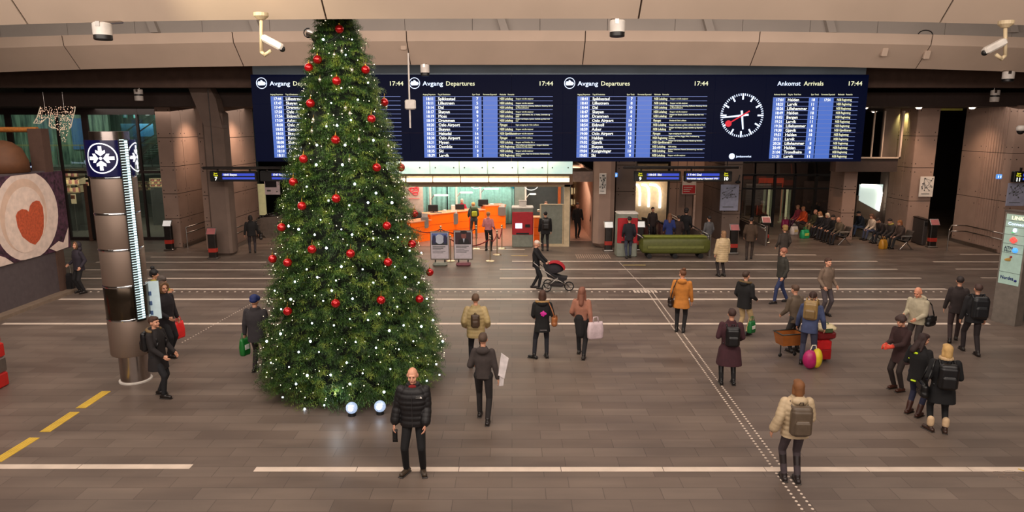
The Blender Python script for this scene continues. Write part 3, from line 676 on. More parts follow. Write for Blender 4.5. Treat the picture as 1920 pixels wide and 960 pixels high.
def monitor(px, y0, y1, Y, zc, label):
    p = place(px, (y0 + y1) / 2, Y); t = thing('monitor', label, 'monitor', (p.x, p.y, zc), 0, 'black monitors on the counters'); H = (y1 - y0) / FPX * Y
    q = MB(); q.cbox((p.x, p.y, p.z), (H * 1.45, .05, H), .02); q.build('screen', M_black, t)
    q = MB(); q.tube((p.x, p.y + .02, zc), (p.x, p.y + .02, p.z), .03); q.cbox((p.x, p.y, zc + .01), (.28, .2, .02), .008); q.build('stand', M_dsteel, t)
monitor(812, 384, 397, 34.1, 1.29, 'black monitor on the long counter, left of the first white pole')
monitor(862, 383, 395, 35.4, 1.29, 'black monitor in front of the white-haired clerk')
monitor(906, 374, 387, 37.3, 1.32, 'black monitor on the tall counter behind the green backpack')
def lamp_pole(px, Y, zt, arm, label):
    x = atY(px, 380, Y).x; t = thing('counter_lamp', label, 'lamp', (x, Y, 0), 0, 'white lamp poles at the counter')
    q = MB(); q.tube((x, Y, 0), (x, Y, 3.38), .05); q.build('pole', M_white, t, smooth=40)
    q = MB(); q.path([(x, Y, zt - .25), (x + .2, Y, zt)], .03); q.build('arm', M_steel, t)
    q = MB(); q.cbox((x + .2 + arm / 2, Y, zt), (arm, .12, .09), .03); q.build('lamp_head', mat('lit_lamp_head', (250, 245, 230), em=(255, 244, 220), es=1.2), t)
lamp_pole(807, 34.4, atY(960, 366, 34.4).z, .7, 'white lamp pole nearest to the tree')
lamp_pole(856, 35.6, atY(960, 361, 35.6).z, .65, 'white lamp pole left of the leaning customer')
lamp_pole(901, 37.5, atY(960, 354, 37.5).z, .8, 'white lamp pole beside the third monitor')
lamp_pole(985.5, 36, atY(960, 364, 36).z, .35, 'bright lamp pole right of the teal curtains')
def holder(px, y0, y1, pt, label):
    p = pt; t = thing('brochure_holder', label, 'brochure holder', p, 0, 'grey brochure holders'); Y = p.y; a = atY(px - 7, y1, Y); b = atY(px + 7, y0, Y); xm = (a.x + b.x) / 2; H = b.z - a.z
    q = MB(); pts = []
    W = (b.x - a.x) / 2
    for (fx, fz) in ((-1, 1), (1, 1), (1, .15), (.8, .02), (.5, 0), (-.5, 0), (-.8, .02), (-1, .15)): pts.append((xm + fx * W, Y - .14, a.z + fz * H))
    q.prism(pts, (0, .1, 0)); q.build('shell', M_steel, t)
    q = MB()
    for i in range(3): q.box((xm - W * .5 + i * W * .5, Y - .09, a.z + H * 1.08), (.1, .02, .3), rz=.1 * i)
    q.build('leaflets', M_white, t)
holder(797, 407, 427, flo(797, 452), 'grey steel holder on the counter module next to the tree')
holder(852, 400, 420, flo(852, 443.5), 'grey steel holder in the middle of the long orange counter')
holder(941, 388, 404, flo(941, 428.7), 'grey steel holder at the right end of the tall orange counter')
# small things on the counters
for (px, py, Y, d, m, nm, la, ct) in (
    (834, 397.5, 34.3, (.16, .1, .24), M_white, 'leaflet_stand', 'small white leaflet stand on the long counter', 'leaflet stand'),
    (823, 399.5, 34.0, (.3, .16, .06), M_dgrey, 'keyboard', 'dark keyboard left of the white leaflet stand', 'keyboard'),
    (850, 393, 35.0, (.2, .08, .5), M_white, 'card_reader', 'pale upright card stand behind the middle grey holder', 'stand'),
    (922, 384.5, 37.2, (.22, .15, .16), M_white, 'paper_box', 'white paper box on the tall counter', 'box'),
    (1010, 395, 32.9, (.15, .1, .12), M_white, 'desk_phone', 'pale desk phone on the narrow counter', 'phone')):
    p = place(px, py, Y); q = MB(); q.cbox((p.x, p.y, p.z), d, .02, rx=.15); q.cbox((p.x, p.y - .01, p.z + d[2] * .3), (d[0] * .8, d[1] * 1.1, d[2] * .4), .01, rx=.15); tag(q.build(nm, m), la, ct)
p = place(783, 401, 34.0); t = thing('office_chair', 'dark office chair back behind the counter at the tree edge', 'chair', (p.x, p.y, 0))
q = MB(); q.ball((p.x, p.y, 1.05), .33, 14, 10, (1, .35, 1)); q.build('backrest', M_black, t, smooth=True)
q = MB(); q.cbox((p.x, p.y + .3, .62), (.5, .5, .1), .05); q.build('seat', M_black, t)
q = MB(); q.tube((p.x, p.y + .3, .05), (p.x, p.y + .3, .6), .04)
for i in range(5): q.tube((p.x, p.y + .3, .08), (p.x + .3 * math.cos(i * 1.257), p.y + .3 + .3 * math.sin(i * 1.257), .03), .025)
q.build('base', M_steel, t)
# grey partition, red ticket machine
a = atY(1013, 455, 31.8); b = atY(1056, 384, 31.8)
t = thing('partition', 'tall grey-green partition panel at the right end of the ticket office', 'partition', ((a.x + b.x) / 2, 31.8, 0))
q = MB(); q.bb((a.x, 31.78, .1), (b.x, 31.84, b.z)); q.build('panel', M_grey, t)
q = MB()
for x in (a.x, b.x): q.bb((x - .03, 31.74, 0), (x + .03, 31.88, b.z + .03))
q.bb((a.x, 31.75, b.z), (b.x, 31.87, b.z + .04)); q.build('edge_frame', M_frame, t)
M_red = mat('red_machine', (165, 22, 34), .4, em=(150, 15, 25), es=.06)
M_red2 = mat('dark_red_machine', (96, 24, 30), .5)
def machine(px0, px1, y0, y1, label, screen, name='ticket_machine', dep=.7):
    Y = flo((px0 + px1) / 2, y1).y; a = atY(px0, y1, Y); b = atY(px1, y0, Y); xm = (a.x + b.x) / 2; H = b.z; W = b.x - a.x
    t = thing(name, label, 'machine', (xm, Y + dep / 2, 0))
    q = MB(); q.cbox((xm, Y + dep / 2, H / 2), (W, dep, H), .04); q.build('cabinet', M_grey, t)
    q = MB(); q.cbox((xm, Y + dep / 2 - .02, H * .62), (W * .98, dep, H * .6), .03); q.build('red_front', M_red, t)
    q = MB(); q.cbox((xm, Y + dep / 2, H + .03), (W * 1.03, dep * 1.05, .08), .03); q.build('top_cap', M_white, t)
    sx, sz, sw, sh = screen
    q = MB(); q.cbox((a.x + W * sx, Y - .03, H * sz), (W * sw, .03, H * sh), .01); s = q.build('screen', mat('lit_screen', (200, 210, 230), em=(215, 225, 255), es=1.3, sample=False), t)
    q = MB()
    for i in range(2): q.bb((a.x + W * sx - W * sw * .35, Y - .05, H * (sz + .02) - i * .05), (a.x + W * sx + W * sw * (.2 - .1 * i), Y - .045, H * (sz + .02) - i * .05 + .012))
    q.build('screen_text', M_dgrey, s)
    q = MB(); q.bb((a.x + W * .62, Y - .05, H * .52), (a.x + W * .85, Y - .03, H * .6)); q.bb((a.x + W * .2, Y - .05, H * .34), (a.x + W * .8, Y - .03, H * .38)); q.build('coin_slot', M_dark, t)
    return t
machine(960, 1000, 391, 464, 'red ticket machine with a lit white screen in the ticket office front', (.32, .56, .32, .13))
machine(1156, 1197, 402, 482, 'red and grey ticket machine beside the middle pillar, man in front', (.78, .62, .12, .06))
c = place(980, 384, 31.9); q = MB(); q.cbox((c.x, c.y, c.z - .02), (.34, .2, .42), .03); q.cbox((c.x, c.y, c.z + .2), (.38, .24, .03), .01); tag(q.build('white_bin', M_white), 'white box standing on top of the red ticket machine', 'box')
# loops of cable lamps hanging at the top
for px, Y, r, la in ((892, 37, .28, 'round wire lamp loop hanging above the leaning customer'), (996, 33, .34, 'large round lamp loop hanging right of the bright pole')):
    p = atY(px, 346, Y); q = MB(); n = 24
    for i in range(n): q.tube(p + Vector((r * math.cos(2 * PI * i / n), 0, r * .8 * math.sin(2 * PI * i / n))), p + Vector((r * math.cos(2 * PI * (i + 1) / n), 0, r * .8 * math.sin(2 * PI * (i + 1) / n))), .022, n=6)
    tag(q.build('loop_lamp', mat('soft_white_glow', (230, 235, 235), em=(225, 235, 235), es=.7)), la, 'lamp')

# ---- poster stands, rope barrier
M_post1 = mat('poster_paper', (180, 172, 178), .5)
def poster_stand(px, ybase, pxw, ytop, label, kind):
    b = flo(px, ybase); Y = b.y; k_ = Y / FPX; W = pxw * k_; H = (ybase - ytop) * k_ * 1.02
    t = thing('poster_stand', label, 'poster stand', b, 0, 'poster stands before the ticket office')
    q = MB(); q.cbox((b.x, Y, .07), (W * .78, .45, .14), .06); q.build('foot', M_grey if kind == 'a' else mat('pinkish_foot', (120, 70, 78), .6), t)
    q = MB()
    for s in (-1, 1): q.tube((b.x + s * W * .25, Y, .1), (b.x + s * W * .25, Y, .3), .025)
    q.build('post', M_black, t)
    q = MB(); z0 = .24; q.cbox((b.x, Y, (z0 + H) / 2), (W, .06, H - z0), .015); q.build('frame', M_steel, t)
    q = MB(); q.bb((b.x - W * .46, Y - .045, z0 + .06), (b.x + W * .46, Y - .032, H - .05)); po = q.build('poster', M_post1, t)
    zt = H - .07; zm = z0 + (H - z0) * .53
    q = MB(); q.bb((b.x - W * .42, Y - .05, zm), (b.x + W * .42, Y - .046, zt)); q.build('picture', mat('sky_blue_print', (78, 96, 150), .5) if kind == 'a' else mat('dark_print', (52, 34, 42), .5), po)
    q = MB(); f = Y - .054
    if kind == 'a':
        q.prism([(b.x - W * .42, f, zm), (b.x + W * .42, f, zm), (b.x + W * .42, f, zm + .34), (b.x + W * .1, f, zm + .14), (b.x - W * .2, f, zm + .1), (b.x - W * .42, f, zm + .2)], (0, .003, 0)); q.build('picture', mat('dark_hill_print', (40, 44, 48), .5), po)
        q = MB(); q.ball((b.x, f, (zm + zt) / 2), .2, 16, 10, (.9, .02, 1)); q.build('picture', mat('pale_print', (170, 176, 190), .5), po)
        q = MB()
        for s in (-1, 1): q.ball((b.x + s * .22, f - .002, (zm + zt) / 2 - .02), .12, 12, 8, (.6, .02, 1.6))
        q.build('picture', mat('navy_print', (40, 40, 70), .5), po)
    else:
        q.ball((b.x + .03, f, zm + .36), .13, 14, 10, (.8, .02, 1.1)); q.build('picture', mat('brown_face_print', (120, 66, 60), .5), po)
        q = MB(); q.prism([(b.x - .22, f, zm), (b.x + .28, f, zm), (b.x + .22, f, zm + .2), (b.x + .08, f, zm + .26), (b.x - .02, f, zm + .26), (b.x - .17, f, zm + .2)], (0, .003, 0)); q.ball((b.x + .03, f - .002, zm + .5), .14, 12, 8, (1, .02, .5)); q.build('picture', mat('black_suit_print', (24, 20, 24), .5), po)
        q = MB(); q.prism([(b.x - .01, f - .004, zm + .24), (b.x + .07, f - .004, zm + .24), (b.x + .03, f - .004, zm + .06)], (0, .003, 0)); q.build('picture', mat('pale_print', (170, 176, 190), .5), po)
    q = MB()
    for i in range(5): q.bb((b.x - W * .38, Y - .05, zm - .09 - i * .06), (b.x + W * (.3 - .12 * (i % 3)), Y - .046, zm - .07 - i * .06 + (.01 if i < 2 else 0)))
    q.build('printed_lines', M_dgrey, po)
poster_stand(825.5, 498, 36, 433, 'grey-framed poster stand with a blue sky picture, next to the tree', 'a')
poster_stand(869, 498, 36, 431, 'grey-framed poster stand with a dark portrait of a man in uniform', 'b')
M_brass = mat('satin_steel_post', (190, 175, 150), .3, .9)
posts = [(845, 490, 'stanchion between the two poster stands'), (827, 468, 'stanchion hidden behind the sky picture stand, its ball showing on top'), (919, 490, 'stanchion nearest to the viewer, right of the portrait stand'), (893, 467, 'stanchion below the green backpack'), (932, 478, 'stanchion second from the pink-shirted man'), (941, 466, 'stanchion next to the legs of the pink-shirted man')]
tops = []
for px, py, la in posts:
    b = flo(px, py); t = thing('rope_post', la, 'stanchion', b, 0, 'steel posts of the rope barrier')
    q = MB(); q.lathe(b, [(.19, 0), (.19, .02), (.15, .045), (.03, .06)], 24); q.build('base', M_brass, t, smooth=40)
    q = MB(); q.tube(b + Vector((0, 0, .04)), b + Vector((0, 0, 1.0)), .026); q.build('pole', M_brass, t, smooth=40)
    q = MB(); q.ball(b + Vector((0, 0, 1.06)), .05); q.lathe(b, [(.045, .93), (.045, .99)], 16); q.build('ball_top', M_brass, t, smooth=True)
    tops.append(b + Vector((0, 0, .95)))
def rope(a, b, sag, label):
    q = MB(); pts = []
    for i in range(13): s = i / 12; p = a.lerp(b, s); pts.append(p - Vector((0, 0, sag * 4 * s * (1 - s))))
    q.path(pts, .024, 8); tag(q.build('barrier_rope', mat('dark_red_rope', (120, 18, 24), .8), smooth=True), label, 'rope', 'dark red barrier ropes')
lf = flo(770, 464) + Vector((0, 0, .95)); t = thing('rope_post', 'stanchion behind the right edge of the tree', 'stanchion', flo(770, 464), 0, 'steel posts of the rope barrier')
b = flo(770, 464); q = MB(); q.lathe(b, [(.19, 0), (.19, .02), (.03, .06)], 24); q.build('base', M_brass, t); q = MB(); q.tube(b, b + Vector((0, 0, 1.0)), .026); q.build('pole', M_brass, t)
rope(lf, tops[1], .2, 'upper dark red rope from the tree edge to behind the sky poster')
rope(tops[1], tops[3], .22, 'dark red rope running behind the portrait poster stand')
rope(tops[0], tops[2], .3, 'dark red rope between the posters and the nearest steel post')
rope(tops[2], tops[4], .2, 'dark red rope sagging right of the nearest steel post')
rope(tops[4], tops[5], .34, 'short deep-hanging dark red rope next to the pink-shirted man')
# ================================================================ PASSAGE, NICHE, ESCALATORS
M_pink = mat('pinkish_plaster', (208, 178, 162), .6)
px0, px1 = 1069, 1110
Yp = 33.2; a = atY(px0, 450, Yp); b = atY(px1, 450, Yp); zt_ = atY(960, 341, Yp).z
q = MB(); q.bb((a.x - .1, Yp, 0), (a.x, 46, 3.4)); q.bb((b.x, Yp, 0), (b.x + .1, 46, 3.4)); q.bb((a.x - .1, Yp, zt_), (b.x + .1, Yp + .2, zt_ + .5)); struct(q.build('door_2', M_pink))
q = MB(); q.bb((a.x, Yp, zt_ + .3), (b.x, 46, zt_ + .4)); struct(q.build('ceiling', M_pink))
q = MB(); q.bb((a.x, Yp, 0), (b.x, 45.9, .012)); struct(q.build('floor', mat('pale_corridor_floor', (190, 150, 132), .35)))
area('passage_lamp', ((a.x + b.x) / 2, 37, zt_ + .2), ((a.x + b.x) / 2, 38, 0), .7, 6, 60, (255, 220, 190))
t = thing('shop_shelf', 'bright shop shelf with pots at the far end of the narrow passage', 'shelf', ((a.x + b.x) / 2, 43, 0))
q = MB()
for z in (.6, 1.3, 2.0, 2.7): q.bb((a.x + .3, 42.8, z), (b.x - .05, 43.3, z + .05))
q.build('board', M_frame, t)
rng = random.Random(4)
q = MB()
for z in (.65, 1.35, 2.05):
    for i in range(5): q.cbox((a.x + .45 + i * .22, 43, z + .2), (.14, .2, .3 + .1 * rng.random()), .03)
q.build('stock', mat('cream_stock', (225, 200, 160), .6, em=(255, 225, 170), es=.35), t)
q = MB()
for i in range(26): c = Vector((a.x + .25 + rng.random() * .5, 42.6, 2.2 + rng.random() * .7)); q.box(c, (.03, .02, .2), rx=rng.random(), ry=rng.uniform(-1, 1))
q.build('foliage', mat('leaf_green', (50, 90, 40), .6), t)

# lit niche with three light arcs
Yn = 40.0; a = atY(1189, 392, Yn); b = atY(1250, 345, Yn)
M_cream = mat('lit_cream_wall', (238, 214, 180), .6)
q = MB(); q.bb((a.x - .5, Yn, 0), (b.x + .3, Yn + .2, 3.4)); struct(q.build('wall_back', M_cream))
q = MB(); q.bb((a.x - .5, 37.4, 2.85), (b.x + .3, Yn, 2.95)); struct(q.build('ceiling', M_cream))
zs = atY(960, 343, Yn).z
for i, (xa, xb, yb) in enumerate(((1190, 1199, 386), (1203, 1216, 388), (1218, 1237, 390))):
    p0 = atY(xa, 346, Yn - .2); p1 = atY(xb, 388, Yn - .2); zb_ = atY(960, yb, Yn - .2).z; zt2 = atY(960, 347, Yn - .2).z
    pts = [Vector((p0.x, Yn - .2, zt2 + .03)), Vector((p0.x + (p1.x - p0.x) * .55, Yn - .2, zt2)), Vector((p0.x + (p1.x - p0.x) * .88, Yn - .2, zt2 - .18)), Vector((p1.x, Yn - .2, zt2 - .5)), Vector((p1.x, Yn - .2, zb_))]
    q = MB(); q.path(pts, .07, 10); tag(q.build('light_arc', mat('white_neon', (255, 250, 240), em=(255, 244, 226), es=3.0), smooth=True), ['leftmost curved light arc in the cream niche', 'middle curved light arc in the cream niche', 'rightmost and thickest curved light arc in the cream niche'][i], 'light', 'curved light arcs in the niche')
area('niche_lamp', ((a.x + b.x) / 2, 38.6, 2.8), ((a.x + b.x) / 2, 39.9, 1), 2.2, .6, 26, (255, 228, 196))

M_bal = mat('brushed_balustrade', (150, 142, 134), .35, .8)
M_balr = mat('reddish_glass', (130, 84, 82), .15, coat=.5)
def escalator(x0, x1, y0, y1, label, m, drop=1.6, h=1.0):
    """two balustrades running along Y, sinking away from the viewer; comb plate between"""
    t = thing('escalator', label, 'escalator', ((x0 + x1) / 2, y0, 0), 0, 'escalator ends')
    n = 14
    for x in (x0, x1):
        prof = []; 
        for i in range(9): a_ = PI * (-.5 + i / 8); prof.append((y0 - .45 * math.cos(a_) * 1.0, h / 2 + .5 * h * math.sin(a_)))
        prof = [(y0 - .45 * math.cos(PI * (-.5 + i / 8)), h / 2 + .5 * h * math.sin(PI * (-.5 + i / 8))) for i in range(9)]
        fl = y0 + 1.2
        poly = prof + [(fl, h), (y1, h - drop), (y1, 0), (fl, 0)]
        q = MB(); q.prism([(x - .03, y, z) for y, z in poly], (.06, 0, 0)); q.build('balustrade', m, t)
        q = MB(); path = prof[1:] + [(fl, h), (y1, h - drop)]
        q.path([Vector((x, y, z + .02)) for y, z in path], .045, 8); q.build('handrail', M_black, t, smooth=True)
    q = MB(); q.bb((x0, y0 - .1, 0), (x1, y0 + 1.2, .02))
    for i in range(12): q.bb((x0 + .05, y0 + 1.2 + i * .3, .0), (x1 - .05, y0 + 1.49 + i * .3, .02))
    q.build('comb_plate', M_dsteel, t); return t
pE = atY(1246, 425, 31.4); escalator(6.35, 7.15, 31.6, 37.2, 'escalator top with reddish balustrades below the lit niche', M_balr, drop=.4)
def escalator_side(label):
    Yl_ = 34.2; P = lambda px, py: atY(px, py, Yl_)
    t = thing('escalator', label, 'escalator', P(500, 448), 0, 'escalator ends')
    for dy in (0, 1.0):
        o_ = Vector((0, dy, 0)); cc_ = P(496, 424); r_ = cc_.z - P(496, 441).z
        arc = [cc_ + Vector((-r_ * math.cos(a_), 0, r_ * math.sin(a_))) for a_ in [PI * (-.45 + .95 * i / 9) for i in range(10)]]
        top = [P(520, 405), P(640, 352)]; bot = [P(640, 430), P(500, 448)]
        q = MB(); q.prism([p + o_ for p in arc + top + bot], (0, .06, 0)); q.build('balustrade', M_bal, t)
        q = MB(); q.path([p + o_ + Vector((0, .03, .03)) for p in arc[1:] + top], .05, 8); q.build('handrail', M_black, t, smooth=True)
    q = MB()
    for i in range(8): x = P(500, 448).x + i * .35; q.bb((x, Yl_ + .06, max(0, i - 2) * .18), (x + .35, Yl_ + 1.0, max(0, i - 2) * .18 + .05))
    q.build('step', M_dsteel, t)
escalator_side('escalator end with brushed metal balustrade at the left edge of the tree')
q = MB(); p = atY(483, 345, 35.9); p2 = atY(500, 403, 35.9); q.bb((p.x, 35.85, p2.z), (p2.x, 35.95, p.z)); struct(q.build('window_3', mat('lit_yellowish_pane', (170, 160, 120), .4, em=(190, 180, 130), es=.4)))
# slanting rail walls beside the escalators
def rail_wall(X, y0, y1, label, m, h=.95):
    t = thing('rail_wall', label, 'balustrade', (X, y0, 0), 0, 'rail walls beside the escalators')
    q = MB(); q.bb((X - .06, y0, 0), (X + .06, y1, h - .2)); q.build('panel', m, t)
    for z in (h, h - .13):
        q = MB(); q.path([(X - .1, y0 - .1, z - .12), (X - .1, y0, z), (X - .1, y1, z)], .025); q.build('rail', M_steel, t, smooth=True)
    q = MB(); q.tube((X, y0, 0), (X, y0, h), .05); q.build('end_post', M_steel, t)
rail_wall(8.6, 29.2, 36.4, 'low wall with two rails running towards the man in the pale coat', M_conc2)
rail_wall(12.0, 31.8, 37.6, 'brown low wall with steel rails right of the framed map', M_conc2)

# ================================================================ INFO STANDS, POSTERS, SMALL SIGNS
M_standred = mat('red_band', (170, 48, 36), .5)
def info_stand(px, py, h, label, scr='w'):
    b = flo(px, py); t = thing('info_stand', label, 'info stand', b, 0, 'low info stands with slanted tops')
    q = MB(); q.cbox((b.x, b.y, .04), (.44, .34, .08), .02); q.build('foot', M_steel, t)
    q = MB(); q.cbox((b.x, b.y, h / 2), (.32, .22, h), .03); q.build('body', M_dsteel, t)
    q = MB(); q.cbox((b.x, b.y - .005, h * .34), (.33, .23, h * .16), .01); q.build('red_band', M_standred, t)
    q = MB(); q.cbox((b.x, b.y - .05, h + .1), (.42, .03, .34), .008, rx=-.6); q.build('top_plate', M_steel, t)
    m = mat('lit_white_notice', (225, 225, 220), .5, em=(225, 225, 225), es=.35) if scr == 'w' else mat('reddish_notice', (170, 100, 100), .5)
    q = MB(); q.cbox((b.x, b.y - .072, h + .095), (.36, .012, .28), .004, rx=-.6); n_ = q.build('notice', m, t)
    q = MB()
    for i in range(3):
        for j in range(2): q.box((b.x - .07 + j * .14, b.y - .083 + i * .035, h + .05 + i * .055), (.1, .006, .035), rx=-.6)
    q.build('printed_block', M_dgrey, n_)
info_stand(319, 469, 1.15, 'info stand with a white notice, left of the leftmost brown pier')
info_stand(401, 485, 1.1, 'info stand with a reddish notice at the foot of the bracketed pillar', 'r')
info_stand(1140, 471, 1.12, 'info stand with a white notice at the foot of the round pillar')
info_stand(1199, 470, 1.12, 'info stand with a white notice just right of the ticket machine')
info_stand(1433, 456, 1.05, 'info stand with a reddish notice at the end of the brown low wall', 'r')
info_stand(1374, 476, 1.1, 'info stand with a reddish notice beneath the framed map', 'r')
info_stand(1746, 464, 1.1, 'info stand with a reddish notice at the right end of the dark bins', 'r')
def poster(x0, x1, y0, y1, Y, label, kind='map', back=True):
    a = atY(x0, y1, Y); b = atY(x1, y0, Y); t = thing('wall_poster', label, 'poster', ((a.x + b.x) / 2, Y, a.z)); W = b.x - a.x; H = b.z - a.z
    q = MB(); q.cbox(((a.x + b.x) / 2, Y, (a.z + b.z) / 2), (W, .05, H), .008); q.build('sheet', {'map': M_white, 'bluemap': mat('bluish_paper', (150, 152, 172), .3), 'red': M_white, 'men': mat('pinkish_paper', (205, 190, 196), .5)}[kind], t)
    rng = random.Random(int(x0)); f = Y - .03
    q = MB()
    if kind in ('map', 'bluemap'):
        pts = [(a.x + W * rng.uniform(.1, .9), a.z + H * rng.uniform(.3, .92)) for _ in range(13)]
        for (x, z) in pts: q.bb((x - .025, f, z - .03), (x + .025, f + .01, z + .03))
        for (p_, r_) in zip(pts[:-1], pts[1:]): q.tube((p_[0], f, p_[1]), (r_[0], f, r_[1]), .006, n=4)
        q.bb((a.x + W * .15, f, a.z + H * .13), (a.x + W * .75, f + .01, a.z + H * .16)); q.build('route_map', M_dgrey, t)
    elif kind == 'red':
        q.bb((a.x + W * .05, f, a.z + H * .04), (b.x - W * .05, f + .01, a.z + H * .5)); r = q.build('red_block', mat('poster_red', (190, 40, 44), .5), t)
        q = MB()
        for i in range(3): q.bb((a.x + W * .12, f - .004, a.z + H * (.36 - i * .11)), (a.x + W * (.75 - .1 * i), f, a.z + H * (.4 - i * .11)))
        q.build('printed_lines', M_white, r)
        q = MB(); q.ball(((a.x + b.x) / 2, f, a.z + H * .78), H * .16, 10, 8, (1.2, .04, 1)); q.build('portrait', mat('portrait_print', (120, 90, 84), .5), t)
    else:
        q.bb((a.x + W * .06, f, a.z + H * .52), (b.x - W * .2, f + .01, b.z - H * .03)); q.build('portrait', mat('black_suit_print', (24, 20, 24), .5), t)
        q = MB(); q.bb((a.x + W * .15, f, a.z + H * .22), (a.x + W * .4, f + .01, a.z + H * .34)); q.bb((a.x + W * .75, f, a.z + H * .18), (a.x + W * .85, f + .01, a.z + H * .24)); q.build('printed_mark', M_dgrey, t)
    return t
poster(1123, 1137, 325, 364, 31.05, 'narrow white map poster on the round pillar')
poster(1278, 1306, 330, 364, 36.3, 'white and red poster below the platform signs', 'red')
t = poster(1349, 1386, 346, 395, 32.8, 'large framed bluish map at the dark pillar left of the glass hall', 'bluemap')
p = atY(1386, 346, 32.7); q = MB(); q.ball(p + Vector((-.1, -.1, .12)), .1, 10, 6, (1.3, 1, .8)); q.tube(p + Vector((-.1, -.1, .15)), p + Vector((0, 0, .45)), .03); tag(q.build('clip_lamp', M_black), 'small black lamp clipped above the large framed map', 'lamp')
poster(1722, 1752, 331, 369, 32.85, 'white map poster on the pier above the dark bins')
poster(1885, 1925, 343, 386, 27.4, 'blank-looking pale framed notice behind the sign totem', 'bluemap')
poster(497, 524, 338, 365, 35.9, 'poster with two men in dark suits at the left edge of the tree', 'men')
q = MB(); a = atY(1303, 366, 36.2); b = atY(1303, 425, 36.2); q.bb((a.x - .05, 36.2, 0), (a.x + .05, 36.3, a.z)); tag(q.build('sign_pole', M_pink), 'pinkish pole standing under the white and red poster', 'pole')
for px, py, Y, la in ((1153, 328, 32.3, 'small blue lit sign on the dark pillar beside the round pillar'), (1873, 331, 29.8, 'small blue lit pictogram sign on the ribbed pier')):
    p = atY(px, py, Y); t = thing('pictogram_sign', la, 'sign', p, 0, 'small blue lit signs')
    q = MB(); q.cbox(p, (.26, .08, .2), .03); q.build('plate', mat('lit_blue_sign', (60, 120, 190), .4, em=(90, 150, 220), es=.9), t)
    for s in (-1, 1): q = MB(); q.ball(p + Vector((s * .05, -.045, .03)), .022, 8, 6); q.bb((p.x + s * .05 - .018, p.y - .05, p.z - .06), (p.x + s * .05 + .018, p.y - .04, p.z + .02)); q.build('pictogram', M_txtb, t)
p = atY(403, 359, 30.0); t = thing('warning_sign', 'small yellow warning sign on the bracketed pillar', 'sign', p)
q = MB(); q.cbox(p, (.34, .05, .24), .02); q.build('plate', mat('yellow_plate', (200, 165, 60), .5, em=(200, 160, 50), es=.25), t)
q = MB(); q.prism([p + Vector((-.08, -.03, -.07)), p + Vector((.08, -.03, -.07)), p + Vector((0, -.03, .08))], (0, -.005, 0)); q.build('triangle', M_dark, t)

# ---- security cameras, projectors, antenna mast
def cctv_arm(px, y0, y1, Y, s, label):
    a = atY(px, y0, Y); b = atY(px, y1, Y); t = thing('security_camera', label, 'camera', a, 0, 'cameras on arms under the front beam')
    q = MB(); q.lathe((a.x, Y, a.z), [(.13, .12), (.13, .06), (.06, 0)], 16); q.build('ceiling_plate', M_frame, t)
    q = MB(); q.path([a, b, b + Vector((s * .06, 0, -.06)), b + Vector((s * .18, 0, .02))], .032, 10); q.build('arm', M_frame, t, smooth=True)
    q = MB(); c = b + Vector((s * .22, 0, .16)); q.cbox(c, (.42, .16, .13), .03, rx=0); m = q.v
    M_ = Matrix.Translation(c) @ Matrix.Rotation(R(28) * s, 4, 'Y') @ Matrix.Translation(-c); q.v = [tuple(M_ @ Vector(v)) for v in m]; q.build('housing', M_white, t)
    q = MB(); c2 = M_ @ (c + Vector((s * .2, 0, -.02))); q.ball(c2, .055, 10, 8); q.build('lens', M_black, t)
cctv_arm(490, 37, 97, 13.0, 1, 'white camera on a bent arm, left of the tree top')
cctv_arm(1885, 52, 104, 13.0, -1, 'white camera on a bent arm at the upper right edge')
def can(px, y0, y1, wpx, Y, label, kind=0, nm='beam_detector'):
    a = atY(px, y1, Y); b = atY(px, y0, Y); r = wpx / 2 / FPX * Y; H = b.z - a.z; t = thing(nm, label, 'device', a, 0, 'white ceiling devices')
    q = MB(); q.lathe(a, [(r * .9, H * .02), (r, H * .06), (r, H * (.34 if kind else .3)), (r * .97, H * .34)] if kind == 0 else [(r * .9, 0), (r, H * .04), (r, H * .42)], 20); q.build('lower_body', M_black if kind == 0 else M_white, t, smooth=40)
    q = MB(); q.lathe(a, [(r * 1.02, H * .3), (r * 1.02, H * .94), (r * .9, H)] if kind == 0 else [(r, H * .56), (r, H * .96), (r * .9, H)], 20); q.build('upper_body', M_white, t, smooth=40)
    if kind: q = MB(); q.lathe(a, [(r * .92, H * .4), (r * .92, H * .58)], 20); q.build('dark_band', M_black, t)
    q = MB(); q.tube(b, b + Vector((0, .62, .1) if kind == 0 else (0, 0, .25)), .03, n=8); q.bb((b.x - r * .4, b.y - r * 1.04, b.z - H * .25), (b.x + r * .1, b.y - r * .9, b.z + .01)); q.build('bracket', M_steel, t)
can(194, 43, 76, 31, 13.0, 'white box-shaped device hanging at the upper left from the front beam')
can(1157, 38, 70, 27, 13.0, 'white box-shaped device hanging right of centre from the front beam')
can(797, 121, 143, 16, 24.5, 'small white device hanging in front of the board header near the tree')
can(1889, 134, 154, 19, 24.5, 'small white device under the second beam at the far right')
can(261, 167, 189, 15, 28.6, 'small white and black cylinder under the brown soffit on the left', 1)
can(1864, 169, 191, 15, 28.6, 'small white and black cylinder under the brown soffit on the right', 1)
t = thing('dome_camera', 'white dome camera at the right edge above the platform 11 sign', 'camera', atY(1914, 236, 24)); p = atY(1914, 244, 24)
q = MB(); q.tube(p + Vector((.1, 0, .1)), p + Vector((.7, 0, .2)), .05); q.build('arm', M_white, t)
q = MB(); q.lathe(p, [(.14, -.02), (.15, .1), (.09, .16)], 16); q.build('cap', M_white, t, smooth=True)
q = MB(); q.ball(p + Vector((0, 0, -.03)), .12, 14, 8); q.build('dome', M_black, t, smooth=True)
a = atY(766, 122, 24.2); b = atY(771, 240, 24.2); t = thing('antenna_mast', 'thin white mast with a white box hanging beside the tree over the boards', 'antenna', b)
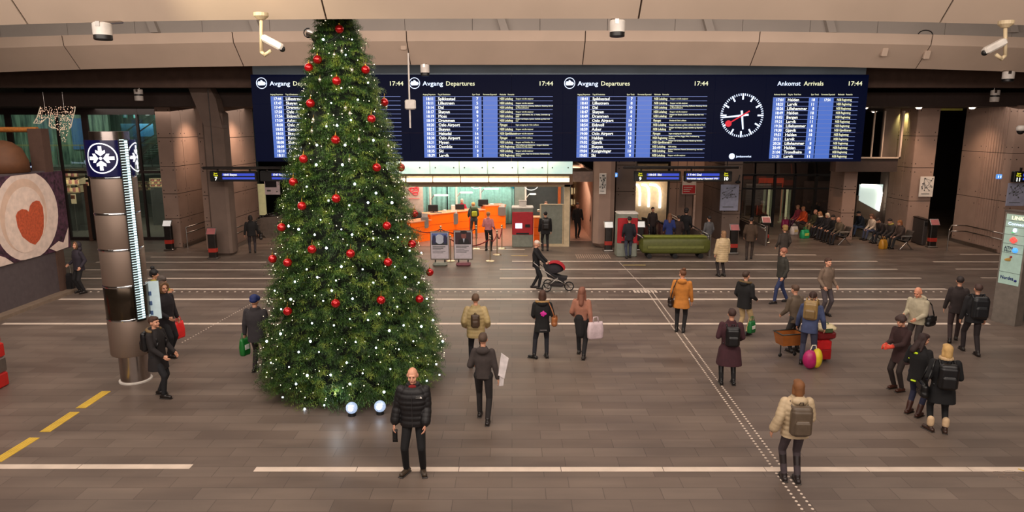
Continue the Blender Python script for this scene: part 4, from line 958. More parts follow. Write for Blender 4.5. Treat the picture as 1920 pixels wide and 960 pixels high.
q = MB(); q.tube((a.x, 24.2, b.z), (a.x, 24.2, a.z + .4), .03); q.build('mast', M_white, t)
c = atY(769.5, 196, 24.1); q = MB(); q.cbox(c, (.38, .12, .33), .04); q.build('box', M_white, t)
t = thing('stage_spotlight', 'black and grey spotlight clamped beside the tree top', 'spotlight', atY(585, 65, 15.6)); p = atY(587, 67, 15.6)
q = MB(); q.tube(p + Vector((-.12, 0, .06)), p + Vector((.1, -.03, -.03)), .07, .085, 16); q.build('barrel', M_steel, t, smooth=40)
q = MB(); q.tube(p + Vector((.1, -.03, -.03)), p + Vector((.15, -.035, -.05)), .09, n=16)
for i in range(8): q.tube(p + Vector((-.1 + .1 * math.cos(PI * (.4 + i * .2)), 0, .06 + .1 * math.sin(PI * (.4 + i * .2)))), p + Vector((-.1 + .1 * math.cos(PI * (.6 + i * .2)), 0, .06 + .1 * math.sin(PI * (.6 + i * .2)))), .014, n=6)
q.tube(p + Vector((0, 0, -.05)), p + Vector((.06, 0, -.18)), .035); q.build('yoke', M_black, t)
for px, py, la in ((1657, 98, 'small pale square sensor on the second beam, right of the boards'), (1736, 103, 'pale square sensor at a beam joint on the right'), (757, 86, 'faint square sensor plate on the second beam beside the tree')):
    p = atY(px, py, 24.2); q = MB(); q.cbox(p + Vector((0, -.05, 0)), (.2, .12, .28), .02, rx=.3); q.tube(p + Vector((0, 0, .1)), p + Vector((0, .1, .5)), .012); tag(q.build('wall_sensor', M_beam), la, 'sensor', 'pale sensors on the second beam')
for px, la in ((1735, 'loose dark cable loop above the second beam at the right'),):
    p = atY(px, 66, 24.0); q = MB(); q.path([p + Vector((.25 * math.cos(PI * i / 8), 0, .16 * math.sin(PI * i / 8))) for i in range(9)], .018, 6); tag(q.build('cable_loop', M_black), la, 'cable')

# ================================================================ STEEL COLUMN ON THE LEFT
cb = flo(255, 712); X0, Y0 = cb.x, cb.y; ca = math.atan2(-Y0, -X0)   # direction to the viewer
t = thing('info_column', 'tall round steel column with a blue meeting-point top and a light strip', 'column', cb)
kc = .85 * Y0 / FPX
zt_ = atY(215, 262, Y0).z; z0 = atY(250, 668, Y0 - .3).z; r = 45 * kc
M_col = mat('satin_steel', (136, 118, 106), .5, .55, var=.05, vs=2)
M_colb = mat('polished_steel', (170, 160, 155), .22, 1.0, var=.05)
q = MB(); q.lathe(cb, [(31 * kc, 0.0), (31 * kc, z0)], 40); q.build('pedestal', M_colb, t, smooth=40)
q = MB(); q.lathe(cb, [(35 * kc, 0), (35 * kc, .03), (31 * kc, .04)], 40); q.build('floor_ring', M_white, t, smooth=40)
zz = [z0] + [atY(235, y, Y0 - r).z for y in (603, 540, 471, 403, 334)]
for i in range(5):
    q = MB(); q.lathe(cb, [(r * .97, zz[i]), (r, zz[i] + .03), (r, zz[i + 1] - .03), (r * .97, zz[i + 1])], 56); q.build('shell', mat('dark_glossy_steel', (70, 60, 50), .2, .8) if i == 1 else M_col, t, smooth=30)
q = MB()
for z in zz[1:]: q.lathe(cb + Vector((0, 0, z)), [(r * 1.0, -.025), (r * 1.025, 0), (r * 1.0, .025)], 56, caps=False)
q.build('chrome_ring', mat('chrome', (215, 220, 225), .12, 1.0), t, smooth=True)
rb = 49.5 * kc
q = MB(); q.lathe(cb, [(rb, zz[5] + .03), (rb, zt_)], 56); q.build('blue_head', mat('glossy_blue_panel', (12, 12, 52), .18, coat=.6, em=(12, 16, 70), es=.25), t, smooth=30)
q = MB(); q.lathe(cb, [(rb * .78, zt_), (rb * .78, zt_ + .17)], 48); q.build('top_collar', M_colb, t, smooth=30)
def wrap(a_, z, rr): return Vector((X0 + rr * math.cos(ca + a_), Y0 + rr * math.sin(ca + a_), z))
def meet_logo(a_c, nm, zc, R_):
    q = MB(); n = 48; rr = rb + .008
    P = lambda u, v: wrap(a_c + u / rb, zc + v, rr)
    for i in range(n):
        t0, t1 = 2 * PI * i / n, 2 * PI * (i + 1) / n
        q.add([P(R_ * math.cos(t0), R_ * math.sin(t0)), P(R_ * math.cos(t1), R_ * math.sin(t1)), P(R_ * .92 * math.cos(t1), R_ * .92 * math.sin(t1)), P(R_ * .92 * math.cos(t0), R_ * .92 * math.sin(t0))], [(0, 1, 2, 3)])
    for k_ in range(4):
        c_, s_ = math.cos(k_ * PI / 2), math.sin(k_ * PI / 2)
        for pts in ([(.14, 0), (.36, .3), (.54, .3), (.42, 0)], [(.14, 0), (.42, 0), (.54, -.3), (.36, -.3)], [(.32, -.11), (.8, -.11), (.8, .11), (.32, .11)]):
            q.add([P((x * c_ - y * s_) * R_, (x * s_ + y * c_) * R_) for x, y in pts], [(0, 1, 2, 3)])
    for i in range(12): q.add([P(0, 0), P(.1 * R_ * math.cos(i * PI / 6), .1 * R_ * math.sin(i * PI / 6)), P(.1 * R_ * math.cos((i + 1) * PI / 6), .1 * R_ * math.sin((i + 1) * PI / 6))], [(0, 1, 2)])
    q.build(nm, mat('lit_white_symbol', (240, 240, 240), .5, em=(240, 244, 255), es=.9, sample=False), t)
zc = (zz[5] + zt_) / 2 + .02
meet_logo(-.42, 'meeting_point_symbol', zc, .31); meet_logo(1.25, 'meeting_point_symbol', zc, .31)
# light strip: dark channel, ribs, glowing core
zs0 = atY(258, 606, Y0 - r).z
def strip(nm, m, a0, a1, rr, z0_, z1_, step=None, fill=.5):
    q = MB(); z = z0_
    def cell(za, zb): 
        p = [wrap(a0, za, rr), wrap(a1, za, rr), wrap(a1, zb, rr), wrap(a0, zb, rr)]; o = [wrap(a0, za, rr + .02), wrap(a1, za, rr + .02), wrap(a1, zb, rr + .02), wrap(a0, zb, rr + .02)]
        q.rings([p, o])
    if step is None: cell(z0_, z1_)
    else:
        while z < z1_: cell(z, z + step * fill); z += step
    return q.build(nm, m, t)
sa = .50
strip('light_channel', M_dsteel, sa - .2, sa + .2, rb + .0, zs0, zt_ + .02)
strip('light_core', mat('cool_white_led', (220, 240, 245), em=(200, 235, 245), es=1.7), sa + .03, sa + .14, rb + .02, zs0 + .05, zt_)
strip('light_rib', mat('cool_led_cell', (220, 240, 245), em=(170, 205, 212), es=.8, sample=False), sa - .17, sa + .0, rb + .022, zs0 + .05, zt_, .055, .5)
strip('rib_cover', M_steel, sa - .18, sa + .18, rb + .045, zs0 + .05, zt_, .055, .22)
# map board fixed beside the column
a = atY(274, 598, Y0 + .2); b = atY(291, 528, Y0 + .2)
t2 = thing('area_map', 'pale lit area map panel right of the column light strip, behind the fur-hooded pair', 'map', ((a.x + b.x) / 2, Y0 + .2, a.z))
q = MB(); q.box(((a.x + b.x) / 2 - .06, Y0 + .2, (a.z + b.z) / 2), (b.x - a.x + .2, .04, b.z - a.z), rz=.3); q.build('panel', mat('map_paper', (190, 205, 205), .4, em=(190, 210, 215), es=.35), t2)
for i in range(3): q = MB(); q.box(((a.x + b.x) / 2 - .03, Y0 + .165, a.z + .15 + i * .22), (.14, .02, .09), rz=.3); q.build('map_print', mat('map_blue_print', (80, 110, 160), .5), t2)

# ================================================================ KIOSK WITH THE COFFEE POSTER
kb = flo(147, 546); XK = kb.x; YE = kb.y
t = thing('kiosk', 'grey kiosk wall with a large coffee cup poster and brown corner post', 'kiosk', (XK, (15 + YE) / 2, 0))
Kl, Kd = mat('kiosk_grey', (86, 76, 78), .6), mat('kiosk_brown_post', (84, 62, 52), .6)
q = MB(); q.bb((XK - 2.6, 15.5, .1), (XK - .35, YE - .3, atX(100, 322, XK - .3).z + .05)); q.build('body', Kl, t)
q = MB(); q.bb((XK - 2.9, 15.2, 0), (XK, YE, .1)); q.build('plinth', mat('plinth_brown', (126, 108, 92), .7), t)
pz0 = atX(128, 465, XK - .28).z; pz1 = atX(118, 320, XK - .28).z; py0 = 15.6; py1 = atX(126, 400, XK - .28).y
q = MB(); q.bb((XK - .35, py0, pz0), (XK - .29, py1, pz1)); po = q.build('poster', mat('coffee_bean_print', (46, 26, 40), .5, var=.6, vs=9, col2=(92, 56, 76)), t)
q = MB(); ang = YE - .55; q.bb((XK - .75, YE - .42, 0), (XK - .3, YE - .05, atY(105, 241, YE).z)); q.build('corner_post', Kd, t)
zw = atY(40, 243, YE).z; q = MB(); q.tube((atY(-40, 243, YE).x, YE - .2, zw), (atY(78, 243, YE).x, YE - .2, zw), .085, n=14); q.build('wooden_rail', mat('amber_wood', (176, 110, 50), .5, var=.25, vs=14), t, smooth=40)
q = MB(); q.tube((atY(78, 243, YE).x, YE - .2, zw), (XK - .5, YE - .2, zw - .02), .05); q.build('rail_sleeve', M_steel, t)
def poly(pxs, off, m, nm):
    q = MB(); pts = []
    for (px, py) in pxs:
        p = atX(px, py, XK - .29 + off); p.y = min(max(p.y, py0), py1 + 0); p.z = min(max(p.z, pz0), pz1); pts.append(p)
    q.prism(pts, (.002, 0, 0)); return q.build(nm, m, po)
def ell(cx, cy, rx, ry, n=40, a0=0): return [(cx + rx * math.cos(2 * PI * i / n), cy + ry * math.sin(2 * PI * i / n)) for i in range(n)]
M_cup = mat('cup_white_print', (226, 204, 190), .5)
poly(ell(48, 405, 61, 84), .004, M_cup, 'cup_print')
poly(ell(44, 404, 44, 69), .008, mat('crema_print', (218, 186, 164), .5, var=.1, vs=3), 'crema_print')
poly(ell(47, 412, 38, 62), .012, mat('milk_print', (232, 208, 192), .5), 'milk_print')
poly([(29.5, 405), (33, 397), (41, 392), (49, 393), (54, 397), (56, 386), (61, 379), (68, 376), (74, 377), (80, 388), (82, 405), (82, 425), (80, 438), (74, 450), (66, 459), (56, 455), (42, 444), (33, 425)], .016, mat('cocoa_heart_print', (190, 84, 50), .6, var=.25, vs=14), 'heart_print')
poly([(93, 466), (110, 452), (119, 455), (128, 426), (128, 463), (106, 473)], .006, M_cup, 'saucer_print')
poly([(-6, 478), (10, 483), (26, 497), (-6, 507)], .006, M_cup, 'saucer_print')
# brown domed lamp over the kiosk
p = atY(8, 302, 21.5); q = MB(); q.lathe(p, [(.66, -.35), (.64, 0), (.5, .38), (.26, .58), (.06, .64)], 24); tag(q.build('dome_awning', mat('brown_awning', (92, 56, 30), .7), smooth=True), 'brown domed awning on top of the kiosk at the left edge', 'awning')
# red and grey machine at the left edge
b = flo(15, 742) + Vector((-.42, 0, 0)); t = thing('vending_machine', 'red and grey vending machine cut by the lower left edge of the picture', 'machine', (b.x - .5, b.y + .3, 0))
z1_ = atY(10, 605, b.y).z
for nm, za, zb_, m in (('base', 0, .32, mat('vivid_red', (196, 34, 28), .35)), ('grey_band', .32, .66, M_steel), ('red_panel', .66, .98, mat('vivid_red', (196, 34, 28), .35)), ('hood', .98, z1_, M_red)):
    q = MB(); dx = 0 if nm != 'hood' else .05; q.cbox((b.x - .5 - dx, b.y + .3, (za + zb_) / 2), (1.0, .7, zb_ - za), .03); q.build(nm, m, t)

# ================================================================ GLASS SHOP FRONT ON THE LEFT
YG = 33.5
t = thing('glass_shop', 'tall dark-framed glass shop front at the far left behind the column', 'shop', (-20, YG, 0))
xg0, xg1 = -31, atY(308, 400, YG).x
q = MB()
for px in (-60, 27, 120, 168, 268, 310): x = atY(px, 350, YG).x; q.bb((x, YG - .06, 0), (x + (.28 if px in (27, 168) else .1), YG + .06, 6.4)); 
q.bb((xg0, YG - .05, 6.1), (xg1, YG + .05, 6.4)); q.bb((xg0, YG - .05, 3.3), (xg1, YG + .05, 3.42)); q.bb((xg0, YG - .05, 0), (xg1, YG + .05, .15))
q.build('mullion', mat('dark_frame', (44, 34, 32), .5), t)
q = MB(); q.bb((xg0, YG - .01, .15), (xg1, YG + .01, 6.1)); q.build('glass_pane', M_glass, t)
def streak(name, c1, c2, es):
    m = bpy.data.materials.new(name); m.use_nodes = True; nt = m.node_tree; N = nt.nodes; L = nt.links; b_ = N['Principled BSDF']
    tc = N.new('ShaderNodeTexCoord'); mp = N.new('ShaderNodeMapping'); mp.inputs['Scale'].default_value = (5, 1, .5); nz = N.new('ShaderNodeTexNoise'); nz.inputs['Scale'].default_value = 1.6; nz.inputs['Detail'].default_value = 5
    L.new(tc.outputs['Object'], mp.inputs['Vector']); L.new(mp.outputs['Vector'], nz.inputs['Vector']); rp = N.new('ShaderNodeValToRGB'); rp.color_ramp.elements[0].position = .35; rp.color_ramp.elements[1].position = .7
    rp.color_ramp.elements[0].color = lin(c1); rp.color_ramp.elements[1].color = lin(c2); L.new(nz.outputs['Fac'], rp.inputs['Fac']); L.new(rp.outputs['Color'], b_.inputs['Base Color']); b_.inputs['Roughness'].default_value = .35
    return m
q = MB(); q.bb((-32, 41, 3.3), (atY(205, 250, 41).x, 41.2, 6.4)); struct(q.build('wall_back', streak('teal_streaked_wall', (40, 66, 58), (150, 176, 150), 0)))
q = MB(); q.bb((-32, 42, 0), (-15.5, 42.2, 6.4)); struct(q.build('wall_back', mat('dim_green_wall', (46, 50, 46), .6)))
q = MB(); q.bb((-32, 38.5, 3.0), (-16.5, 41, 3.3)); struct(q.build('ceiling', mat('grey_slab', (120, 120, 112), .6)))
q = MB(); q.bb((-32, YG, 0), (-16.2, 42, .012)); struct(q.build('floor', mat('shop_floor', (132, 128, 118), .3)))
area('shop_lamp', (-24, 38, 6.2), (-24, 40.9, 4.5), 12, 1.4, 200, (215, 245, 225))
area('shop_lamp', (-23, 37.5, 2.95), (-23, 38, 0), 12, 3, 150, (240, 240, 215))
q = MB(); a = atY(139, 280, 40.9); b = atY(157, 222, 40.9); q.bb((a.x, 40.85, a.z), (b.x, 40.95, b.z)); tag(q.build('hanging_banner', mat('blue_banner', (60, 100, 150), .5, em=(60, 100, 160), es=.12)), 'blue vertical banner on the streaked wall behind the shop glass', 'banner')
# balcony rail, stairs
t = thing('balcony_rail', 'thin yellowish balcony rail crossing behind the shop glass', 'railing', (-24, 38.4, 3.3)); q = MB(); z = atY(100, 273, 38.4).z; q.bb((-31, 38.37, z), (atY(250, 273, 38.4).x, 38.43, z + .05)); q.build('top_rail', mat('brass_rail', (170, 160, 100), .4), t)
for i in range(9): q = MB(); x = -30.5 + i * 1.3; q.tube((x, 38.4, 3.3), (x, 38.4, z), .02, n=6); q.build('baluster', M_steel, t)
t = thing('staircase', 'grey staircase with open steps rising to the right behind the shop glass', 'staircase', (-21, 37, 0))
P = lambda px, py: atY(px, py, 37.0)
for (a_, b_, w_) in (((248, 308), (312, 252), .34), ((196, 345), (250, 300), .3)):
    pa, pb = P(*a_), P(*b_); q = MB(); q.prism([pa, pb, pb + Vector((0, 0, w_)), pa + Vector((0, 0, w_))], (0, .1, 0)); q.prism([pa + Vector((0, 1.6, 0)), pb + Vector((0, 1.6, 0)), pb + Vector((0, 1.6, w_)), pa + Vector((0, 1.6, w_))], (0, .1, 0)); q.build('stringer', mat('stair_grey', (96, 98, 92), .5), t)
    q = MB(); n = 12
    for i in range(n): p = pa.lerp(pb, (i + .5) / n); q.bb((p.x - .16, 37.1, p.z + .1), (p.x + .16, 38.6, p.z + .15))
    q.build('step', mat('step_grey', (120, 120, 112), .5), t)
for (a_, b_) in (((248, 256), (284, 231)), ((262, 270), (312, 240)), ((284, 231), (312, 210))):
    q = MB(); q.tube(P(*a_), P(*b_), .035); q.build('handrail', M_steel, t)
q = MB(); a = atY(262, 256, 38); b = atY(286, 232, 38); q.bb((a.x, 38, a.z), (b.x, 38.06, b.z)); tag(q.build('wall_screen', mat('blue_glow_screen', (60, 120, 160), .4, em=(60, 130, 180), es=.22)), 'small glowing blue screen behind the staircase', 'screen')
p = atY(254, 216, 36); t = thing('exit_sign', 'small green and white lit exit sign hanging behind the shop glass', 'sign', p)
q = MB(); q.cbox(p, (.22, .06, .3), .02); q.build('housing', mat('lit_green_sign', (80, 190, 170), .4, em=(90, 200, 180), es=.9), t)
q = MB(); q.bb((p.x - .02, p.y - .04, p.z - .1), (p.x + .05, p.y - .035, p.z + .1)); q.build('pictogram', M_txtb, t)
for px, py, la in ((186, 210, 'oval lamp glowing behind the shop glass, above the blue banner'), (284, 209, 'oval lamp glowing behind the shop glass, above the staircase'), (222, 214, 'small oval lamp glowing between the two larger ones')):
    p = atY(px, py, 37); q = MB(); q.ball((p.x, 37, 6.3 if False else p.z), .16 if px != 222 else .1, 16, 8, (1, 1, .35)); q.tube(p, (p.x, 37, 6.4), .02, n=6); tag(q.build('oval_lamp', mat('cool_lamp', (240, 250, 245), em=(235, 245, 235), es=2.5, sample=False), smooth=True), la, 'lamp', 'oval lamps behind the shop glass')
# panel with lettering, shop counters, mannequins and goods
p = atY(66, 312, 37); t = thing('lit_letter_panel', 'navy panel with small glowing letters and a round logo behind the kiosk top', 'sign', p)  # dark panel carrying small glowing letters and a disc
a = atY(42, 320, 37); b = atY(92, 304, 37); q = MB(); q.bb((a.x, 37, a.z), (b.x, 37.1, b.z)); q.build('panel', M_navy, t)
q = MB(); text(q, 'Jernbaneverket', (atY(46, 313, 37).x, 36.98, p.z - .06), .14, .85, bold=.02); c = atY(82, 311, 37); q.tube((c.x, 36.99, c.z), (c.x, 36.97, c.z), .15, n=16); q.build('lettering', M_txtb, t)
rng = random.Random(8)
def display(px, y0, y1, wpx, Y, label, em, nm='shop_display'):
    a = atY(px - wpx / 2, y1, Y); b = atY(px + wpx / 2, y0, Y); t = thing(nm, label, 'shop display', ((a.x + b.x) / 2, Y, 0))
    q = MB(); q.bb((a.x, Y, 0), (b.x, Y + .5, max(.3, a.z))); q.build('cabinet', M_dgrey, t)
    q = MB(); n = 3
    for j in range(n + 1): z = a.z + (b.z - a.z) * j / n; q.bb((a.x, Y, z), (b.x, Y + .5, z + .04))
    q.bb((a.x, Y, a.z), (a.x + .05, Y + .5, b.z)); q.bb((b.x - .05, Y, a.z), (b.x, Y + .5, b.z)); q.build('shelf', M_frame, t)
    for c_ in range(2):
        q = MB()
        for j in range(n):
            z = a.z + (b.z - a.z) * j / n + .04
            k_ = int((b.x - a.x) / .16)
            for i in range(k_):
                if (i + j + c_) % 2: q.cbox((a.x + .12 + i * .16, Y + .15, z + (b.z - a.z) / n * .3), (.11, .12, (b.z - a.z) / n * rng.uniform(.4, .65)), .02)
        q.build('goods', [mat('warm_goods', (220, 190, 130), .6, em=(240, 210, 150), es=em), mat('pink_goods', (190, 130, 120), .6, em=(200, 120, 110), es=em * .5)][c_], t)
display(134, 318, 362, 26, 36.5, 'lit shop display with clothes near the kiosk corner, behind the glass', .5)
display(158, 337, 378, 20, 37.5, 'second lit shop display between the kiosk corner and the column', .35)
display(298, 336, 351, 34, 38.5, 'low lit shop display with goods left of the leftmost brown pier', .8)
p = atY(138, 373, 36.2); t = thing('price_sign', 'small red and white sign standing inside the shop behind the kiosk corner', 'sign', (p.x, 36.2, 0))
q = MB(); q.cbox((p.x, 36.2, p.z), (.26, .04, .5), .01); q.build('board', mat('lit_paper', (225, 205, 160), .5, em=(225, 200, 150), es=.4), t)
q = MB(); q.bb((p.x - .1, 36.15, p.z), (p.x + .1, 36.17, p.z + .2)); q.build('red_square', M_standred, t)
q = MB(); q.tube((p.x, 36.2, 0), (p.x, 36.2, p.z - .2), .02); q.build('stem', M_steel, t)
t = thing('shop_door', 'dark double door frame with brown edge in the shop front beside the column', 'door', (atY(170, 430, 33.2).x, 33.2, 0))
for px in (163, 176): x = atY(px, 400, 33.2).x; q = MB(); q.bb((x, 33.15, 0), (x + .14, 33.3, atY(px, 345, 33.2).z)); q.build('frame_post', mat('door_brown', (90, 64, 52), .5), t)
q = MB(); x = atY(168, 400, 33.2).x; q.bb((x, 33.2, .1), (x + .2, 33.24, 2.7)); q.build('leaf', M_dark, t)
# sparkling light curtain shaped like a boot, hung above the kiosk
Yl = 30.0; outline = [(76, 200), (70, 219), (63, 231), (76, 231), (88, 220), (93, 222), (92, 236), (97, 240), (107, 241), (110, 250), (118, 268), (124, 268), (127, 258), (129, 242), (133, 238), (136, 224), (140, 208), (141, 200)]
poly_ = outline
def inside(x, y):
    c_ = False; j = len(poly_) - 1
    for i in range(len(poly_)):
        xi, yi = poly_[i]; xj, yj = poly_[j]
        if (yi > y) != (yj > y) and x < (xj - xi) * (y - yi) / (yj - yi) + xi: c_ = not c_
        j = i
    return c_
t = thing('light_decoration', 'hanging boot-shaped curtain of tiny sparkling warm lights above the kiosk', 'light decoration', atY(105, 235, Yl))
for sl in (outline[:9], outline[13:]): q = MB(); q.path([atY(x, y, Yl) for x, y in sl], .02, 6); q.build('outline_tube', mat('pale_rope_light', (220, 205, 180), em=(215, 200, 170), es=.35), t)
q = MB(); n = 0
while n < 420:
    x, y = rng.uniform(63, 141), rng.uniform(200, 270)
    if inside(x, y): q.ball(atY(x, y, Yl + rng.uniform(-.15, .15)), .010 + .010 * rng.random(), 4, 3); n += 1
tag(q.build('tiny_light', mat('sparkle', (255, 220, 190), em=(255, 205, 175), es=.85, sample=False), t), kind='stuff')
for px in (84, 120):
    q = MB(); a = atY(px, 203, Yl); q.tube(a, (a.x, Yl, 7.0), .008, n=5); q.build('hanging_wire', M_steel, t)

# ================================================================ SIGN TOTEM ON THE RIGHT
c0 = flo(1858, 601); c1 = flo(1902, 612.5); u = (c1 - c0); W = u.length; u = u.normalized(); nrm = Vector((u.y, -u.x, 0)); HT = 0
HT = atY(1884, 396, c0.y).z
t = thing('sign_totem', 'tall grey-green lit sign totem with shop names at the right edge', 'sign', (c0 + c1) / 2)
dep = .32
q = MB(); q.prism([c0, c1, c1 - nrm * dep, c0 - nrm * dep], (0, 0, HT)); q.build('pylon', mat('totem_grey', (130, 122, 114), .45, .4), t)
ph0 = HT * .36
q = MB(); e = u * .05; f = nrm * .012; q.prism([c0 + e + f, c1 - e + f, c1 - e, c0 + e], (0, 0, 0.001 + HT * .98 - ph0)); q.v = [(x, y, z + ph0) for x, y, z in q.v]; pn = q.build('lit_panel', mat('pale_green_panel', (150, 172, 160), .3, em=(150, 176, 162), es=.32), t)
q = MB()
zr = [ph0 + (HT * .98 - ph0) * f_ for f_ in (.17, .45, .58, .71, .82, .91)]
for z in zr: q.prism([c0 + e + nrm * .016 + Vector((0, 0, z)), c1 - e + nrm * .016 + Vector((0, 0, z)), c1 - e + Vector((0, 0, z)), c0 + e + Vector((0, 0, z))], (0, 0, .01))
q.build('divider', M_dgrey, pn)
def ttext(s, fx, z, h, m, wd=None, nm='lettering'): q = MB(); text(q, s, c0 + e + u * (W * fx) + nrm * .02 + Vector((0, 0, z)), h, wd, right=tuple(u), bold=.03); return q.build(nm, m, pn)
H_ = HT * .98 - ph0
ttext('LINK', .22, ph0 + H_ * .93, .1, mat('cream_letter', (240, 230, 200), em=(240, 230, 190), es=.9), W * .5)
ttext('Connect', .1, ph0 + H_ * .85, .08, M_txtb, W * .7)
ttext('Nordea', .08, ph0 + H_ * .07, .1, mat('navy_letter', (20, 30, 110), .5), W * .55)
ttext('ATM', .08, ph0 + H_ * .5, .09, mat('navy_letter2', (50, 60, 80), .5), W * .35); ttext('Mini', .08, ph0 + H_ * .465, .06, mat('navy_letter2', (50, 60, 80), .5), W * .3)
def tball(fx, fz, r, m, nm, sc=(1, 1, 1)): q = MB(); c = c0 + u * (W * fx) + nrm * .03 + Vector((0, 0, ph0 + H_ * fz)); q.ball(c, r, 14, 8, sc); return q.build(nm, m, pn, smooth=True)
tball(.62, .5, .07, mat('blue_glow', (60, 130, 230), em=(70, 150, 255), es=1.3), 'blue_globe')
M_rg = mat('red_glow', (220, 60, 50), em=(240, 90, 80), es=.9)
for dx, dz in ((0, .02), (-.07, 0), (.07, 0), (0, -.02)): tball(.5 + dx, .64 + dz, .055, M_rg, 'red_flower')
tball(.5, .78, .05, M_txtb, 'white_crown', (1, 1, 1.3)); tball(.45, .745, .03, mat('green_glow', (60, 180, 90), em=(60, 190, 90), es=.7), 'green_mark', (2.2, 1, .4))
tball(.45, .36, .1, mat('bread_print', (180, 140, 70), .6), 'sandwich_picture', (1.5, .2, .5)); tball(.5, .4, .05, mat('red_print', (160, 60, 50), .6), 'sandwich_picture', (1, .3, .6)); tball(.8, .07, .035, mat('navy_letter', (20, 30, 110), .5), 'sail_mark')
q = MB(); q.prism([c0 + u * -.02 + nrm * .02, c1 + u * .03 + nrm * .02, c1 + u * .03 - nrm * (dep + .02), c0 - u * .02 - nrm * (dep + .02)], (0, 0, .04)); q.v = [(x, y, z + HT) for x, y, z in q.v]; q.build('cap', M_steel, t)
b = flo(1925, 615); t = thing('metal_cabinet', 'pale and dark cabinet cut by the right edge behind the sign totem', 'cabinet', b + Vector((.1, .5, 0)))
q = MB(); q.bb((b.x + .1, b.y + .7, 0), (b.x + 1, b.y + 1.3, 1.7)); q.build('lower_box', M_dgrey, t)
q = MB(); q.bb((b.x + .1, b.y + .7, 1.7), (b.x + 1, b.y + 1.3, 2.9)); q.build('upper_box', mat('pale_grey_panel', (150, 146, 138), .5), t)

# ================================================================ GLASS WAITING HALL (dim)
YW = 38.0; xa, xb = atY(1387, 400, YW).x, atY(1578, 400, YW).x; ze = atY(960, 328, YW).z; zr_ = atY(960, 308, YW).z
t = thing('glass_waiting_hall', 'dim glazed waiting hall with slanted roof glass behind the seats', 'waiting hall', ((xa + xb) / 2, YW, 0))
q = MB(); M_mull = mat('black_mullion', (20, 16, 18), .5)
for px in (1388, 1412, 1450, 1487, 1527, 1574): x = atY(px, 380, YW).x; q.bb((x - .07, YW - .06, 0), (x + .07, YW + .06, ze))
q.bb((xa, YW - .06, ze - .06), (xb, YW + .06, ze + .06)); q.bb((xa, YW - .05, 2.1), (xb, YW + .03, 2.2))
for px in (1394, 1424, 1462, 1500, 1540, 1576): p = atY(px - 8, 328, YW); q.prism([(p.x - .05, YW, ze), (p.x + .05, YW, ze), (p.x + .35, YW + .9, zr_), (p.x + .25, YW + .9, zr_)], (0, 0, .08))
q.bb((xa, YW + .85, zr_), (xb, YW + .95, zr_ + .1)); q.build('frame', M_mull, t)
q = MB(); q.bb((xa, YW - .01, 0), (xb, YW + .01, ze)); q.add([(xa, YW, ze), (xb, YW, ze), (xb, YW + .9, zr_), (xa, YW + .9, zr_)], [(0, 1, 2, 3)]); q.build('glass_pane', M_glass, t)
q = MB(); q.bb((xa - .5, 44, 0), (xb + .5, 44.2, 6.4)); struct(q.build('wall_back', mat('dim_brown_wall', (66, 50, 48), .7)))
for (px0_, px1_, y0_, y1_, m, nm, la) in ((1397, 1446, 345, 385, mat('slatted_grey', (120, 112, 112), .6), 'roller_shutter', 'pale roller shutter in the dim waiting hall, left part'), (1423, 1470, 334, 343, mat('dim_red_band', (140, 50, 34), .5, em=(150, 50, 30), es=.25), 'red_fascia', 'dim red band over the roller shutter in the waiting hall'), (1505, 1560, 340, 395, mat('dim_panel', (84, 66, 64), .6), 'wall_board', 'large dim panel at the back of the waiting hall, right part')):
    a = atY(px0_, y1_, 42.5); b = atY(px1_, y0_, 42.5); q = MB(); q.bb((a.x, 42.5, a.z), (b.x, 42.6, b.z))
    if nm == 'roller_shutter':
        for i in range(12): z = a.z + (b.z - a.z) * i / 12; q.bb((a.x, 42.46, z), (b.x, 42.5, z + .05))
    q.bb((a.x, 42.55, 0), (a.x + .06, 42.6, a.z)); q.bb((b.x - .06, 42.55, 0), (b.x, 42.6, a.z)); tag(q.build(nm, m), la, {'roller_shutter': 'shutter', 'red_fascia': 'fascia', 'wall_board': 'panel'}[nm])
area('waiting_hall_lamp', (15, 41, 4.6), (15, 41.5, 0), 5, 1, 70, (255, 225, 190))
for px, la in ((1441, 'pale lit post in the waiting hall, near the shutter'), (1475, 'pale lit post in the waiting hall above the orange-dressed pair')):
    a = atY(px, 385, 39); q = MB(); q.bb((a.x - .05, 39, 0), (a.x + .05, 39.08, atY(px, 355, 39).z)); q.bb((a.x - .12, 38.95, 0), (a.x + .12, 39.12, .05)); tag(q.build('lit_post', mat('lit_cream_post', (210, 205, 160), em=(215, 210, 160), es=.4)), la, 'post', 'lit posts in the waiting hall')
# bright white glazed opening
a = atY(1610, 398, 36.4); b = atY(1655, 346, 36.4); t = thing('lit_glass_panel', 'glowing white glazed panel beside the brown pier on the right', 'lit panel', ((a.x + b.x) / 2, 36.4, 0))
q = MB(); pp = [atY(1611, 376, 36.4), atY(1649, 397, 36.4), atY(1656, 346, 36.4), atY(1613, 346, 36.4)]; q.prism(pp, (0, .1, 0)); q.build('pane', mat('milky_lit_glass', (200, 215, 210), .3, em=(205, 222, 216), es=.72), t)
q = MB(); q.path([atY(1615, 347, 36.3), atY(1644, 348, 36.3), atY(1651, 353, 36.3), atY(1653, 362, 36.3), atY(1647, 395, 36.3)], .06, 8); q.build('light_arc', mat('white_neon', (255, 250, 240), em=(255, 244, 226), es=3.0), t, smooth=True)
q = MB(); q.bb((pp[0].x - .1, 36.45, 0), (pp[2].x + .15, 36.6, 1.9)); q.build('lower_wall', M_conc2, t)

